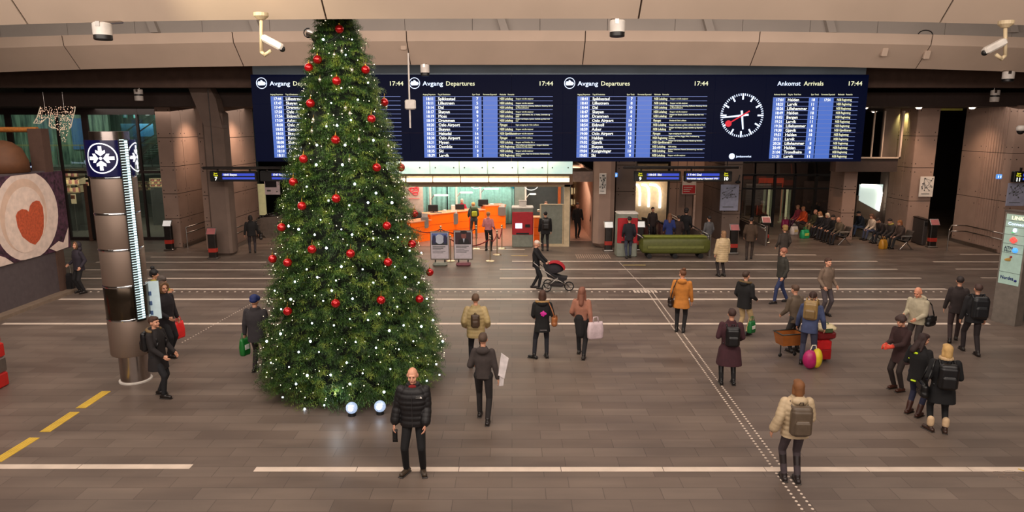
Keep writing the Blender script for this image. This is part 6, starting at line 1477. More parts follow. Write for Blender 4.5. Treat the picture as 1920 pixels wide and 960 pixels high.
def backpack(p, label, col=(20, 20, 22), size=1.0, dy=.2, z=1.2, grp=None, accent=None):
    c = W(p, (0, dy, z)); t = thing('backpack', label, 'backpack', c, p['rz'], grp); k = size * p['s']; m = cm(col, 'leather')
    q = MB(); q.cbox((0, .02 * k, 0), (.29 * k, .15 * k, .40 * k), .045); capsule(q, (-.08 * k, .02 * k, .18 * k), (.08 * k, .02 * k, .18 * k), .065 * k); fuse(q, 'pack_body', m, t, .012, 3)
    q = MB(); q.cbox((0, .105 * k, -.06 * k), (.22 * k, .06 * k, .2 * k), .025); capsule(q, (-.07 * k, .1 * k, .03 * k), (.07 * k, .1 * k, .03 * k), .028 * k); fuse(q, 'front_pocket', cm(accent, 'leather') if accent else m, t, .01, 2)
    q = MB(); q.path([(-.03 * k, -.02, .24 * k), (-.02 * k, 0, .28 * k), (.02 * k, 0, .28 * k), (.03 * k, -.02, .24 * k)], .008); q.build('grab_handle', m, t, world=False)
    for sd in (-1, 1):
        q = MB(); pts = [(sd * .1 * k, -.03 * k, .17 * k), (sd * .11 * k, -.12 * k, .25 * k), (sd * .115 * k, -.26 * k, .2 * k), (sd * .13 * k, -.345 * k, .05 * k), (sd * .15 * k, -.3 * k, -.1 * k), (sd * .15 * k, -.1 * k, -.17 * k)]
        q.path(pts, .018 * k, 8); q.build('strap', m, t, world=False, smooth=True)
    return t
def shoulder_bag(p, sd, label, col=(30, 24, 22), z=.82, size=1.0, y=.03, grp=None, x=.3):
    c = W(p, (sd * x, y, z)); t = thing('shoulder_bag', label, 'bag', c, p['rz'], grp); k = size * p['s']; m = cm(col, 'leather')
    q = MB(); q.cbox((0, 0, 0), (.13 * k, .32 * k, .24 * k), .05); capsule(q, (0, -.1 * k, -.07 * k), (0, .1 * k, -.07 * k), .075 * k); fuse(q, 'bag_body', m, t, .012, 3)
    q = MB(); q.cbox((sd * .065 * k, 0, .05 * k), (.02, .26 * k, .12 * k), .008); q.build('flap', m, t, world=False)
    q = MB(); top = 1.46 * p['s'] - (c.z - p['o'].location.z); q.path([(0, -.13 * k, .1 * k), (-sd * .07 * k, -.1 * k, top * .7), (-sd * .14 * k, 0, top), (-sd * .07 * k, .11 * k, top * .7), (0, .13 * k, .1 * k)], .014 * k, 8); q.build('strap', m, t, world=False, smooth=True)
    return t
def carrier(pos, rz, label, col, col2=None, h=.38, w=.32, grp=None, nm='carrier_bag', d=.14):
    t = thing(nm, label, 'bag', pos, rz, grp); q = MB(); rs = []
    for (f, kx, ky) in ((0, .9, .9), (.08, 1, 1), (.5, 1.04, 1.1), (.85, .96, .7), (1, .9, .45)):
        rs.append([Vector((w / 2 * kx * math.copysign(abs(math.cos(a_)) ** .6, math.cos(a_)), d / 2 * ky * math.copysign(abs(math.sin(a_)) ** .6, math.sin(a_)) * (1 + .12 * math.sin(a_ * 5)), h * f)) for a_ in [2 * PI * i / 24 for i in range(24)]])
    q.rings(rs); b = q.build('sack', cm(col, 'leather'), t, world=False, smooth=True)
    for s_ in (-1, 1):
        q = MB(); q.path([(-.07, s_ * d * .2, h * .98), (-.05, s_ * d * .1, h + .12), (.05, s_ * d * .1, h + .12), (.07, s_ * d * .2, h * .98)], .007, 6); q.build('handle', cm(col, 'leather'), t, world=False, smooth=True)
    for s_ in ((-1, 1) if col2 else ()): q = MB(); q.cbox((0, s_ * d / 2 * 1.06, h * .5), (w * .55, .012, h * .3), .004); q.build('print', cm(col2, 'leather'), t, world=False)
    return t
def hand_at(p, i): return p['M'] @ p['arms'][i][2]

BLK, DK = (24, 22, 25), (34, 32, 34)
# --- the bald man in front
p = person(779, 886, 1.80, 0, 'bald man facing the viewer in a black puffer jacket, in front of the tree', jacket=(18, 16, 19), trousers=(14, 13, 16), shoes=(66, 54, 42), hair='stubble', haircol=(150, 104, 80), hem=.84, puff=True, wide=1.1,
           feet=((.13, -.02, 0), (-.14, -.02, 0)), toes=(16, -24), hands=((.2, -.17, .9), (-.3, -.06, .84)), vox=.0085, head=(0, 10), skin=(216, 156, 128), curl=.8, scarf=None)
q = MB(); fz = MB()
q.box((0, 0, 0), (.005, .012, .56)); c = p['TT']((0, -.185, 1.14)); q.v = [(v[0] + c.x, v[1] + c.y, v[2] + c.z) for v in q.v]; q.build('zip', cm((60, 56, 58), 'leather'), p['jk'], world=False)
q = MB(); c = p['TT']((.1, -.186, 1.33)); text(q, 'THE', c + Vector((-.035, 0, .022)), .014, .055, bold=.02); text(q, 'NORTH FACE', c + Vector((-.035, 0, .0)), .013, .06, bold=.02)
q.prism([c + Vector((.03, 0, 0)), c + Vector((.062, 0, 0)), c + Vector((.062, 0, .012)), c + Vector((.05, 0, .028)), c + Vector((.03, 0, .03))], (0, .002, 0)); q.build('chest_logo', cm((225, 220, 215), 'leather'), p['jk'], world=False)
q = MB(); q.ball(p['TT']((0, -.075, 1.475)), .05, 12, 8, (1.3, .5, .8)); q.build('inner_collar', cm((130, 24, 26)), p['jk'], world=False, smooth=True)
h_ = hand_at(p, 1); t = thing('glove', 'dark folded gloves held in the right hand of the bald man', 'glove', h_ + Vector((0, -.01, -.2)))
q = MB(); q.cbox((0, 0, 0), (.08, .07, .17), .02)
for i in range(4): capsule(q, (-.03 + i * .02, .0, -.07), (-.035 + i * .023, .01, -.13), .013, .011)
fuse(q, 'glove_body', cm((22, 22, 24), 'leather'), t, .008, 2); q = MB(); q.cbox((0, 0, .07), (.086, .076, .03), .01); q.build('cuff', cm((50, 48, 48), 'leather'), t, world=False)
# --- group by the steel column
p = person(303, 743, 1.72, 80, 'person in a dark fur-collared parka with backpack, nearest to the steel column', jacket=(30, 25, 26), hem=.62, flare=.03, hood=(120, 96, 62), haircol=(66, 42, 30), feet=((.09, .1, 0), (-.1, -.14, 0)), hands=((.2, -.25, .95), (-.2, -.28, .98)), wide=1.08)
backpack(p, 'black backpack on the person in the fur-collared parka beside the steel column', (18, 17, 20))
p = person(318, 668, 1.86, 75, 'tall person in a long dark coat with raised brown fur hood beside the column', jacket=(28, 22, 27), hem=.6, hair='hoodup', haircol=(84, 60, 44), wide=1.12, hands=((.3, -.06, .82), (-.2, -.25, 1.0)), feet=((.1, .05, 0), (-.1, -.1, 0)), hood=True, head=(-20, 10))
carrier(hand_at(p, 0) + Vector((.0, .03, -.55)), R(70), 'bright red carrier bag held low by the tall fur-hooded person', (228, 44, 42), h=.42, w=.3)
person(313, 640, 1.74, 120, 'person with a grey-brown knitted hat partly hidden by the fur-hooded one', jacket=(60, 50, 44), hair='beanie', haircol=(76, 66, 60), head=(20, 10))
p = person(300, 622, 1.72, 100, 'person in a black pompom hat and yellow-green jacket behind the group at the column', jacket=(150, 146, 40), hair='pom', haircol=(16, 15, 17), hands=((.15, -.3, 1.15), (-.15, -.3, 1.15)), puff=True)
# --- far left
p = person(154, 549, 1.74, -30, 'person in a dark jacket leaning on a suitcase handle beside the kiosk', jacket=(44, 38, 48), trousers=(24, 22, 24), hands=((.3, -.1, .95), (-.3, -.15, 1.0)), feet=((.16, 0, 0), (-.12, 0, 0)), hair='hoodup', haircol=(40, 34, 42), wide=1.15, vox=.014)
def suitcase(pos, rz, label, col, w=.4, h=.58, d=.24, handle=.4):
    t = thing('suitcase', label, 'suitcase', pos, rz); q = MB(); q.cbox((0, 0, h / 2 + .05), (w, d, h), .05); q.build('shell', cm(col, 'leather'), t, world=False, smooth=30)
    q = MB(); q.cbox((0, -d / 2 - .01, h * .4), (w * .8, .03, h * .5), .012); q.build('pocket', cm(tuple(int(c * .8) for c in col), 'leather'), t, world=False)
    for sx in (-1, 1):
        q = MB(); q.tube((sx * w * .4 - .02, d * .3, .04), (sx * w * .4 + .02, d * .3, .04), .04, n=14); q.build('wheel', M_black, t, world=False)
    q = MB(); q.path([(-w * .22, d * .35, h), (-w * .22, d * .35, h + handle), (w * .22, d * .35, h + handle), (w * .22, d * .35, h)], .011); q.build('pull_handle', M_steel, t, world=False)
suitcase(flo(129, 546), .2, 'black wheeled suitcase standing beside the kiosk base', (20, 19, 22))
p = person(474, 474, 1.68, 200, 'dark-clad person carrying a bag in front of the left escalator', jacket=(22, 19, 20), trousers=(50, 42, 44), hair='bob', haircol=(26, 20, 18), vox=.015, hands=((.3, 0, .85), (-.3, -.1, .85)), wide=1.12)
shoulder_bag(p, -1, 'dark handbag carried before the left escalator', (34, 28, 26), z=.78, size=1.2, x=.4)
# --- left tree edge
p = person(487, 697, 1.8, 175, 'person in dark grey coat and blue hat half hidden by the left tree edge', jacket=(50, 46, 50), trousers=(40, 32, 34), hair='beanie', haircol=(24, 40, 96), hem=.72, wide=1.15, hands=((.3, -.02, .85), (-.3, -.02, .85)))
carrier(hand_at(p, 0) + Vector((-.02, 0, -.5)), 1.2, 'green and white carrier bag hanging at the left tree edge', (26, 110, 44), (225, 228, 222), h=.4, w=.26)
# --- centre
p = person(893, 688, 1.76, 180, 'person in a pale khaki puffer jacket seen from behind, small bag on the back', jacket=(172, 150, 104), trousers=(22, 20, 24), hair='short', haircol=(96, 72, 54), hem=.74, puff=True, wide=1.1, hands=((.26, -.12, .98), (-.26, -.12, .98)), feet=((.12, .0, 0), (-.15, -.03, 0)), shoes=(26, 24, 26))
backpack(p, 'small brown leather backpack on the pale khaki jacket', (74, 56, 42), .72, z=1.16)
p = person(907, 788, 1.74, 175, 'dark slim person walking away in front of the khaki-jacketed one, holding white papers', jacket=(60, 52, 50), trousers=(34, 29, 29), hair='short', haircol=(80, 62, 50), hem=.88, wide=.92, feet=((.1, -.18, 0), (-.1, .2, 0)), hands=((.24, -.2, 1.05), (-.28, 0, .86)), hood=True)
q = MB(); c = W(p, (-.28, -.05, 1.15)); q.prism([c + Vector((0, -.1, -.2)), c + Vector((.12, -.12, -.26)), c + Vector((.2, -.02, .1)), c + Vector((.06, 0, .2))], (.0, .02, .01)); q.prism([c + Vector((.02, -.09, -.42)), c + Vector((.1, -.12, -.4)), c + Vector((.12, -.1, -.2)), c + Vector((.03, -.08, -.2))], (0, .02, 0)); tag(q.build('white_paper', cm((205, 196, 196))), 'crumpled white papers held by the dark walking person', 'paper')
p = person(1016, 670, 1.68, 180, 'woman in a black parka with a pink print on the back and a fur-edged hood', jacket=(16, 15, 18), trousers=(22, 22, 32), shoes=(16, 14, 16), hair='bob', haircol=(70, 44, 34), hem=.7, flare=.02, hood=(150, 116, 70), feet=((-.02 + .22, .1, 0), (-.12, .02, 0)), toes=(60, 10), hands=((.2, -.25, 1.0), (-.22, -.22, 1.1)), wide=1.05)
q = MB(); c = p['TT']((-.02, .165, 1.2))
for dx, dz, rr in ((0, 0, .05), (.045, .01, .032), (-.045, 0, .034), (0, .05, .026), (0, -.045, .026), (.035, -.03, .024)): q.ball(c + Vector((dx, 0, dz)), rr, 10, 6, (1, .25, 1))
q.build('pink_print', cm((205, 40, 150), 'leather'), p['jk'], world=False)
q = MB(); text(q, 'HUMMEL', p['TT']((.06, .17, .76)), .028, .17, right=(-1, 0, 0), bold=.03); q.build('white_lettering', cm((190, 180, 185), 'leather'), p['jk'], world=False)
shoulder_bag(p, -1, 'tan leather bag on the shoulder of the woman with the pink print', (150, 92, 54), z=1.0, size=1.05, x=.3)
p = person(1089, 668, 1.74, 165, 'slim person in peach top and black skirt-like coat striding beside the tan bag', jacket=(150, 100, 82), trousers=(22, 20, 24), hair='long', haircol=(120, 74, 58), hem=.95, wide=.92, feet=((.08, -.2, 0), (-.1, .22, 0)), hands=((.24, -.2, 1.0), (-.26, .1, .88)))
q = MB(); capsule(q, p['TT']((0, 0, 1.0)), p['TT']((0, .02, .62)), .17, .15, fl=.75); fuse(q, 'overskirt', cm((20, 18, 22)), p['o'], .014, 2)
carrier(W(p, (-.36, .1, .52)), .3, 'crumpled pale white carrier bag swinging beside the striding person', (196, 176, 182), h=.42, w=.4)
# --- stroller
p = person(1005, 541, 1.68, 75, 'woman in black with a white cap pushing a red and black stroller', jacket=(16, 15, 18), hair='cap', haircol=(215, 196, 180), hands=((.16, -.36, 1.0), (-.16, -.36, 1.0)), hem=.82, feet=((.09, .14, 0), (-.09, -.12, 0)), head=(30, 10))
sb = flo(1044, 545); t = thing('stroller', 'red and black three-wheeled stroller pushed by the woman in the white cap', 'stroller', sb, R(-8))
for (x, y, r) in ((-.33, -.26, .15), (-.33, .26, .15), (.42, 0, .15)):
    q = MB(); n = 20
    for i in range(n): a0, a1 = 2 * PI * i / n, 2 * PI * (i + 1) / n; q.tube((x + r * math.cos(a0), y, r + .02 + r * math.sin(a0)), (x + r * math.cos(a1), y, r + .02 + r * math.sin(a1)), .022, n=6)
    w_ = q.build('wheel', M_black, t, world=False, smooth=True); q = MB()
    for i in range(6): q.tube((x, y, r + .02), (x + r * math.cos(i * 1.047), y, r + .02 + r * math.sin(i * 1.047)), .007, n=5)
    q.ball((x, y, r + .02), .03, 8, 6); q.build('spokes', M_steel, w_, world=False)
q = MB()
for s_ in (-.22, .22): q.path([(-.78, s_, 1.0), (-.55, s_, .82), (.0, s_, .45), (.42, s_ * .3, .18)], .016); q.path([(-.33, s_ * 1.15, .17), (.05, s_, .5)], .016)
q.path([(-.78, -.22, 1.0), (-.78, .22, 1.0)], .02); q.build('frame', M_steel, t, world=False, smooth=True)
q = MB(); q.prism([(-.3, -.2, .5), (.2, -.2, .38), (.34, -.2, .42), (.36, -.2, .5), (.15, -.2, .52), (-.12, -.2, .62), (-.42, -.2, .98), (-.48, -.2, .94)], (0, .4, 0)); fuse(q, 'seat', cm((22, 20, 24)), t, .014, 3)
q = MB(); q.ball((-.1, 0, .74), 1, 16, 10, (.33, .22, .27)); q.v = [(x, y, max(z, .62 + .3 * (x + .1))) for x, y, z in q.v]; fuse(q, 'hood', cm((30, 26, 32)), t, .014, 2)
q = MB()
rs = []
for i in range(9): a_ = R(10 + i * 14); rs.append([Vector((-.08 + .36 * math.cos(a_) * k_, -.21 + .42 * j / 6, .72 + .31 * math.sin(a_) * k_)) for k_, js in ((1, range(7)), (.93, range(6, -1, -1))) for j in js])
q.rings(rs); q.build('canopy', cm((176, 24, 38)), t, world=False)
q = MB(); q.cbox((0, 0, .24), (.5, .34, .14), .04); q.build('basket', cm((44, 38, 38)), t, world=False)
# --- right of centre
p = person(1275, 622, 1.74, 160, 'woman in a mustard orange parka with tied-up hair, facing away to the right', jacket=(178, 112, 44), trousers=(20, 17, 20), shoes=(18, 15, 16), hair='bun', haircol=(96, 58, 34), hem=.7, flare=.03, hood=True, wide=1.12, head=(40, 0), hands=((.27, -.08, .9), (-.27, -.1, .86)), feet=((.1, 0, 0), (-.09, .04, 0)))
shoulder_bag(p, 1, 'dark brown bag hanging at the mustard orange parka', (34, 24, 22), z=.84, x=.28)
p = person(1392, 628, 1.76, 125, 'man in a black jacket with fur-edged hood and beige trousers, facing right', jacket=(15, 14, 16), trousers=(176, 150, 110), shoes=(20, 17, 18), hair='short', haircol=(58, 40, 30), hem=.76, hood=(96, 76, 44), wide=1.12, hands=((.24, -.15, .95), (-.2, -.22, 1.0)), feet=((.1, .06, 0), (-.1, -.06, 0)))
carrier(flo(1398, 629) + Vector((.1, -.12, .12)), .6, 'small green and white shopping bag at the knees of the beige-trousered man', (24, 100, 50), (230, 226, 214), h=.32, w=.24)
p = person(1364, 720, 1.70, 175, 'woman in a long dark burgundy coat with a black backpack, seen from behind', jacket=(62, 30, 38), trousers=(18, 16, 19), shoes=(16, 13, 14), hair='short', haircol=(60, 38, 32), hem=.48, flare=.075, wide=1.12, hands=((.22, -.22, 1.12), (-.24, -.18, 1.0)), feet=((.15, .02, 0), (-.12, .03, 0)), boots=.8)
backpack(p, 'black backpack on the long burgundy coat', (17, 16, 19), 1.05, z=1.16)
person(1352, 518, 1.72, 195, 'person in a pale beige puffer coat standing before the escalator rail', jacket=(190, 166, 128), trousers=(34, 26, 26), hair='bob', haircol=(140, 104, 72), hem=.58, puff=True, wide=1.2, vox=.014)
p = person(1462, 568, 1.76, -80, 'man in a dark green jacket and blue jeans striding left over the floor stripes', jacket=(46, 44, 38), trousers=(38, 48, 84), hair='beanie', haircol=(150, 96, 76), hem=.84, wide=1.05, feet=((.08, -.24, 0), (-.09, .3, 0)), vox=.014, hands=((.25, -.1, .9), (-.25, .12, .9)))
p = person(1482, 903, 1.70, 178, 'person in a cream down jacket and dark boots seen from behind, on the white line', jacket=(190, 168, 136), trousers=(70, 60, 64), shoes=(40, 32, 32), hair='bob', haircol=(122, 78, 44), hem=.82, puff=True, hood=True, wide=1.1, feet=((.09, -.05, 0), (-.1, .02, 0)), hands=((.34, -.02, .9), (-.2, -.24, 1.05)), boots=.8, vox=.01)
backpack(p, 'large grey-brown backpack hanging on the right side of the cream down jacket', (92, 78, 64), 1.15, z=1.14)
person(1544, 592, 1.74, 20, 'man in a grey-brown jacket facing the viewer, behind the luggage couple', jacket=(110, 92, 78), trousers=(70, 62, 66), hair='short', haircol=(66, 44, 34), hem=.84, wide=1.05, vox=.013, hands=((.24, -.15, .95), (-.24, -.15, .95)))
p = person(1512, 684, 1.76, 150, 'person in a blue denim jacket with brown hair bending over the luggage', jacket=(62, 72, 106), trousers=(52, 54, 74), hair='ponytail', haircol=(56, 36, 30), hem=.8, lean=16, wide=1.05, hands=((.3, -.25, .95), (-.3, -.2, .95)), feet=((.12, 0, 0), (-.12, .1, 0)))
backpack(p, 'tan and olive backpack high on the back of the denim-jacketed person', (146, 118, 72), 1.05, dy=.18, z=1.3, accent=(120, 96, 60))
p = person(1488, 660, 1.70, 200, 'person in a brown jacket bent behind the orange basket', jacket=(92, 78, 64), trousers=(48, 44, 44), hair='short', haircol=(80, 58, 44), lean=10, hands=((.2, -.3, 1.0), (-.2, -.3, 1.0)))
b = flo(1476, 668); t = thing('shopping_basket', 'open orange-brown basket on wheels left of the denim-jacketed person', 'basket', b, .2)
q = MB(); rs = []
for (z, kx) in ((.32, .8), (.62, 1.0)): rs.append([Vector((x * .3 * kx, y * .2 * kx, z)) for x, y in ((-1, -1), (1, -1), (1, 1), (-1, 1))])
q.rings(rs, caps=False); q.add([rs[0][0], rs[0][1], rs[0][2], rs[0][3]], [(0, 1, 2, 3)]); q.build('basket_wall', cm((150, 88, 40), 'leather'), t, world=False)
q = MB(); rr = rs[1] + [rs[1][0]]; q.path(rr, .016, 8); q.build('rim', cm((44, 44, 38), 'leather'), t, world=False, smooth=True)
q = MB(); q.path([(-.2, 0, .32), (-.2, 0, .06)], .014); q.path([(.2, 0, .32), (.2, 0, .06)], .014)
for x in (-.2, .2): q.ball((x, 0, .05), .05, 10, 8, (1, .5, 1))
q.build('wheel_leg', M_black, t, world=False)
b = flo(1540, 676); suitcase(b, .15, 'bright red wheeled suitcase under the pet carrier', (190, 30, 34), .36, .5, .26, .15)
t = thing('pet_carrier', 'cream and dark red pet carrier box sitting on the red suitcase', 'pet carrier', b + Vector((0.02, 0, .56)), .15)
q = MB(); q.cbox((0, 0, .1), (.46, .32, .2), .05); q.build('tub', cm((110, 24, 28), 'leather'), t, world=False, smooth=30)
q = MB(); q.cbox((0, 0, .27), (.48, .34, .17), .07); q.build('cover', cm((206, 190, 150), 'leather'), t, world=False, smooth=30)
q = MB(); q.path([(-.08, 0, .34), (-.06, 0, .4), (.06, 0, .4), (.08, 0, .34)], .012); q.cbox((0, -.165, .24), (.2, .02, .1), .008); q.build('handle', cm((70, 90, 60), 'leather'), t, world=False)
b = flo(1522, 692); t = thing('beach_bag', 'round bag in magenta and yellow standing before the red suitcase', 'bag', b, 0)
q = MB(); q.ball((-.06, 0, .24), 1, 16, 12, (.17, .14, .23)); q.v = [(x, y, max(z, .0)) for x, y, z in q.v]; fuse(q, 'magenta_side', cm((170, 30, 96), 'leather'), t, .014, 2)
q = MB(); q.ball((.1, 0, .27), 1, 16, 12, (.12, .13, .24)); fuse(q, 'yellow_side', cm((214, 190, 44), 'leather'), t, .014, 2)
q = MB(); q.path([(-.08, 0, .42), (-.03, 0, .58), (.05, 0, .58), (.09, 0, .42)], .012); q.build('handle', cm((220, 214, 190)), t, world=False)
# --- far right group
p = person(1712, 668, 1.76, -60, 'bald man in a pale beige hooded jacket with a black shoulder bag, head bowed', jacket=(176, 166, 142), trousers=(52, 44, 42), hair='bald', hem=.84, hood=True, wide=1.12, head=(0, 22), skin=(214, 146, 116), hands=((.15, -.3, 1.05), (-.15, -.3, 1.1)), lean=5)
shoulder_bag(p, -1 if False else 1, 'black messenger bag on the hip of the bald man in beige', (20, 20, 22), z=.95, size=1.0, x=.26, y=.1)
p = person(1682, 731, 1.66, -70, 'person in a dark brown coat and bright red gloves before the bald man in beige', jacket=(52, 30, 30), trousers=(44, 34, 32), shoes=(66, 36, 26), hair='beanie', haircol=(62, 44, 40), hem=.66, flare=.03, hands=((.1, -.4, 1.15), (-.1, -.36, 1.12)), lean=6, head=(0, 14))
for i, la in ((0, 'bright red left glove reaching out towards the floor stripe'), (1, 'bright red glove close to the dark brown coat')):
    h_ = hand_at(p, i); d_ = (p['M'].to_3x3() @ (p['arms'][i][2] - p['arms'][i][1])).normalized(); t = thing('glove', la, 'glove', h_, 0, 'bright red gloves'); q = MB(); capsule(q, (0, 0, 0), d_ * .09, .042, .04)
    for k_ in range(4): o_ = Vector((0, 0, -.03 + k_ * .02)); capsule(q, d_ * .09 + o_, d_ * (.17 - .01 * abs(k_ - 1)) + o_ * 1.2, .015, .013)
    capsule(q, d_ * .04, d_ * .09 + Vector((0, 0, .05)), .015, .012); fuse(q, 'knit', cm((226, 78, 58)), t, .01, 2); q = MB(); q.tube(-d_ * .04, d_ * .01, .045, n=12); q.build('cuff', cm((190, 60, 46)), t, world=False)
p = person(1712, 778, 1.66, 120, 'woman in a black jacket with yellow reflective bands, looking at the blonde woman', jacket=(18, 17, 20), trousers=(40, 42, 66), shoes=(66, 36, 28), hair='long', haircol=(46, 28, 26), hem=.72, flare=.01, head=(-30, 15), hands=((.22, -.22, 1.05), (-.22, -.22, 1.05)), boots=.4)
for (pt, d_) in (((.03, .12, 1.36), (.09, .04, .035)), ((.15, .0, 1.2), (.07, .16, .03)), ((.0, .13, .78), (.1, .06, .03))):
    q = MB(); q.cbox(p['TT'](pt), d_, .01); q.build('reflective_band', mat('hi_vis_yellow', (200, 225, 40), .5, em=(190, 220, 30), es=.15), p['jk'], world=False)
p = person(1757, 809, 1.68, 165, 'blonde woman in a black coat with a black backpack and cream-topped boots', jacket=(14, 14, 17), trousers=(15, 15, 18), shoes=(56, 36, 28), hair='bob', haircol=(196, 158, 100), hem=.62, flare=.03, wide=1.18, hands=((.24, -.16, 1.05), (-.22, -.2, 1.05)), feet=((.13, 0, 0), (-.12, .03, 0)), toes=(30, -10), scarf=(190, 160, 120), head=(10, 0))
backpack(p, 'large black backpack on the blonde woman', (17, 17, 20), 1.15, z=1.17)
q = MB(); 
for sx in (.13, -.12): capsule(q, (sx, .01, .15), (sx, .01, .24), .062)
fuse(q, 'boot_cuff', cm((206, 176, 140)), p['o'], .012, 2)
shoulder_bag(p, 1, 'black handbag hanging left of the blonde woman', (14, 14, 16), z=.86, size=1.1, x=.34)
p = person(1818, 662, 1.76, 170, 'person in a black jacket with a black backpack walking away near the sign totem', jacket=(24, 22, 25), trousers=(38, 30, 32), hair='short', haircol=(70, 50, 44), hem=.8, wide=1.15, feet=((.08, -.2, 0), (-.08, .22, 0)))
backpack(p, 'bulky black backpack on the walker near the sign totem', (22, 24, 28), 1.25, z=1.2)
person(1786, 640, 1.74, 150, 'dark-coated walker just left of the one with the bulky backpack', jacket=(42, 33, 33), trousers=(58, 44, 44), hair='short', haircol=(40, 30, 28), hem=.78, wide=.95, feet=((.08, .2, 0), (-.08, -.2, 0)), vox=.014)
# --- by the ticket office
person(916, 470, 1.76, 165, 'man in a pink shirt and black trousers waiting beside the red ticket machine', jacket=(190, 120, 124), trousers=(22, 20, 22), hair='short', haircol=(150, 104, 70), hem=.95, wide=.95, vox=.014, hands=((.2, -.25, 1.1), (-.24, -.15, 1.0)))
p = person(1022, 470, 1.78, 185, 'person in black with a dark backpack standing at the grey partition', jacket=(16, 15, 17), trousers=(26, 24, 26), hair='short', haircol=(22, 18, 18), hem=.76, wide=1.2, vox=.014)
backpack(p, 'dark backpack worn in front of the grey partition', (30, 27, 27), 1.1)
p = person(889, 447, 1.82, 190, 'blond customer in a dark grey jacket leaning on the orange counter', jacket=(52, 58, 60), trousers=(66, 70, 66), hair='short', haircol=(196, 142, 86), lean=18, hem=.85, vox=.014, hands=((.2, -.42, 1.15), (-.2, -.42, 1.15)))
backpack(p, 'green backpack with a yellow badge on the leaning customer', (44, 62, 28), 1.15, dy=.2, z=1.24, accent=(170, 176, 40))
person(0, 0, 1.66, -10, 'white-haired clerk in a red cardigan behind the orange counter', jacket=(186, 30, 52), hair='bob', haircol=(226, 214, 200), loc=Vector((atY(866, 390, 37.1).x, 37.1, 0)), vox=.015, z0=.0, hands=((.25, -.3, 1.2), (-.2, -.3, 1.2)))
person(0, 0, 1.7, 20, 'clerk whose head shows over the grey partition', jacket=(70, 64, 66), hair='short', haircol=(80, 56, 44), loc=Vector((atY(1024, 380, 34.5).x, 34.5, 0)), vox=.015, z0=.1)
# --- passage and escalator crowd
C_ = [(1082, 446, 1.76, 10, (26, 23, 23), (20, 18, 20), 'short', 'person in a black coat coming out of the narrow bright passage'), (1116, 447, 1.68, 190, (34, 26, 26), (30, 24, 24), 'bob', 'dark-coated person at the right side of the narrow passage'),
      (1178, 484, 1.78, 180, (28, 28, 36), (56, 62, 78), 'short', 'person in a dark jacket and jeans using the red and grey ticket machine'), (1253, 470, 1.7, 170, (36, 50, 110), (70, 62, 54), 'long', 'person in a bright blue jacket near the escalator top'),
      (1222, 452, 1.66, 10, (48, 36, 34), (30, 24, 26), 'short', 'dark-haired person stepping off the escalator left of the blue jacket'), (1270, 470, 1.6, 190, (50, 34, 30), (36, 28, 28), 'short', 'short person in dark brown right behind the blue jacket'),
      (1284, 462, 1.76, 150, (20, 18, 20), (44, 42, 44), 'furhat', 'person in black with a big dark hat near the escalator rail'), (1326, 474, 1.64, 200, (88, 86, 88), (60, 58, 60), 'short', 'person in a grey jacket beside the big dark hat'),
      (1404, 486, 1.78, 160, (74, 56, 42), (56, 44, 38), 'short', 'tall person in a brown jacket before the framed map'), (1466, 505, 1.72, 190, (60, 52, 46), (70, 58, 54), 'furhat', 'person in a tan fur hat behind the man in blue jeans')]
for px, py, h, rz, jc, tc_, hr, la in C_:
    person(px, py, h, rz, la, jacket=jc, trousers=tc_, hair=hr, haircol=(150, 118, 70) if 'tan fur' in la else ((120, 80, 56) if 'blue jacket' in la and 'bright' in la else (34, 26, 24)), vox=.016, hem=.76, feet=((.09, .12, 0), (-.09, -.12, 0)), hands=((.25, -.12, .92), (-.25, -.1, .92)))
b = flo(1268, 487); t = thing('cleaning_cart', 'long low moss-green cart standing in front of the escalator crowd', 'cart', b + Vector((0, .5, 0)))
Lc = 3.0; q = MB(); rs = []
for (x, k_) in ((-Lc / 2, .5), (-Lc / 2 + .12, .9), (-Lc / 2 + .5, 1), (Lc / 2 - .5, 1), (Lc / 2 - .12, .92), (Lc / 2, .6)): rs.append([Vector((x, .32 * k_ * math.copysign(abs(math.cos(a_)) ** .5, math.cos(a_)), .55 + .36 * k_ * math.copysign(abs(math.sin(a_)) ** .5, math.sin(a_)))) for a_ in [2 * PI * i / 20 for i in range(20)]])
q.rings(rs); q.build('hull', cm((84, 88, 34), 'puff'), t, world=False, smooth=40)
q = MB(); q.cbox((0, 0, .93), (Lc * .9, .5, .05), .02); q.build('top_tray', cm((128, 134, 50), 'puff'), t, world=False)
q = MB(); q.cbox((0, -.33, .5), (Lc * .8, .03, .12), .01); q.build('side_band', cm((104, 108, 52), 'puff'), t, world=False)
for x in (-1.1, 0, 1.1):
    q = MB()
    q.tube((x, -.27, .11), (x, -.2, .11), .11, n=16); q.tube((x, .2, .11), (x, .27, .11), .11, n=16); q.tube((x, -.2, .11), (x, .2, .11), .02); q.build('wheel_pair', M_black, t, world=False)
q = MB(); q.path([(-Lc / 2 + .1, -.25, .9), (-Lc / 2 - .15, -.25, 1.05), (-Lc / 2 - .15, .25, 1.05), (-Lc / 2 + .1, .25, .9)], .02); q.build('push_bar', M_steel, t, world=False)
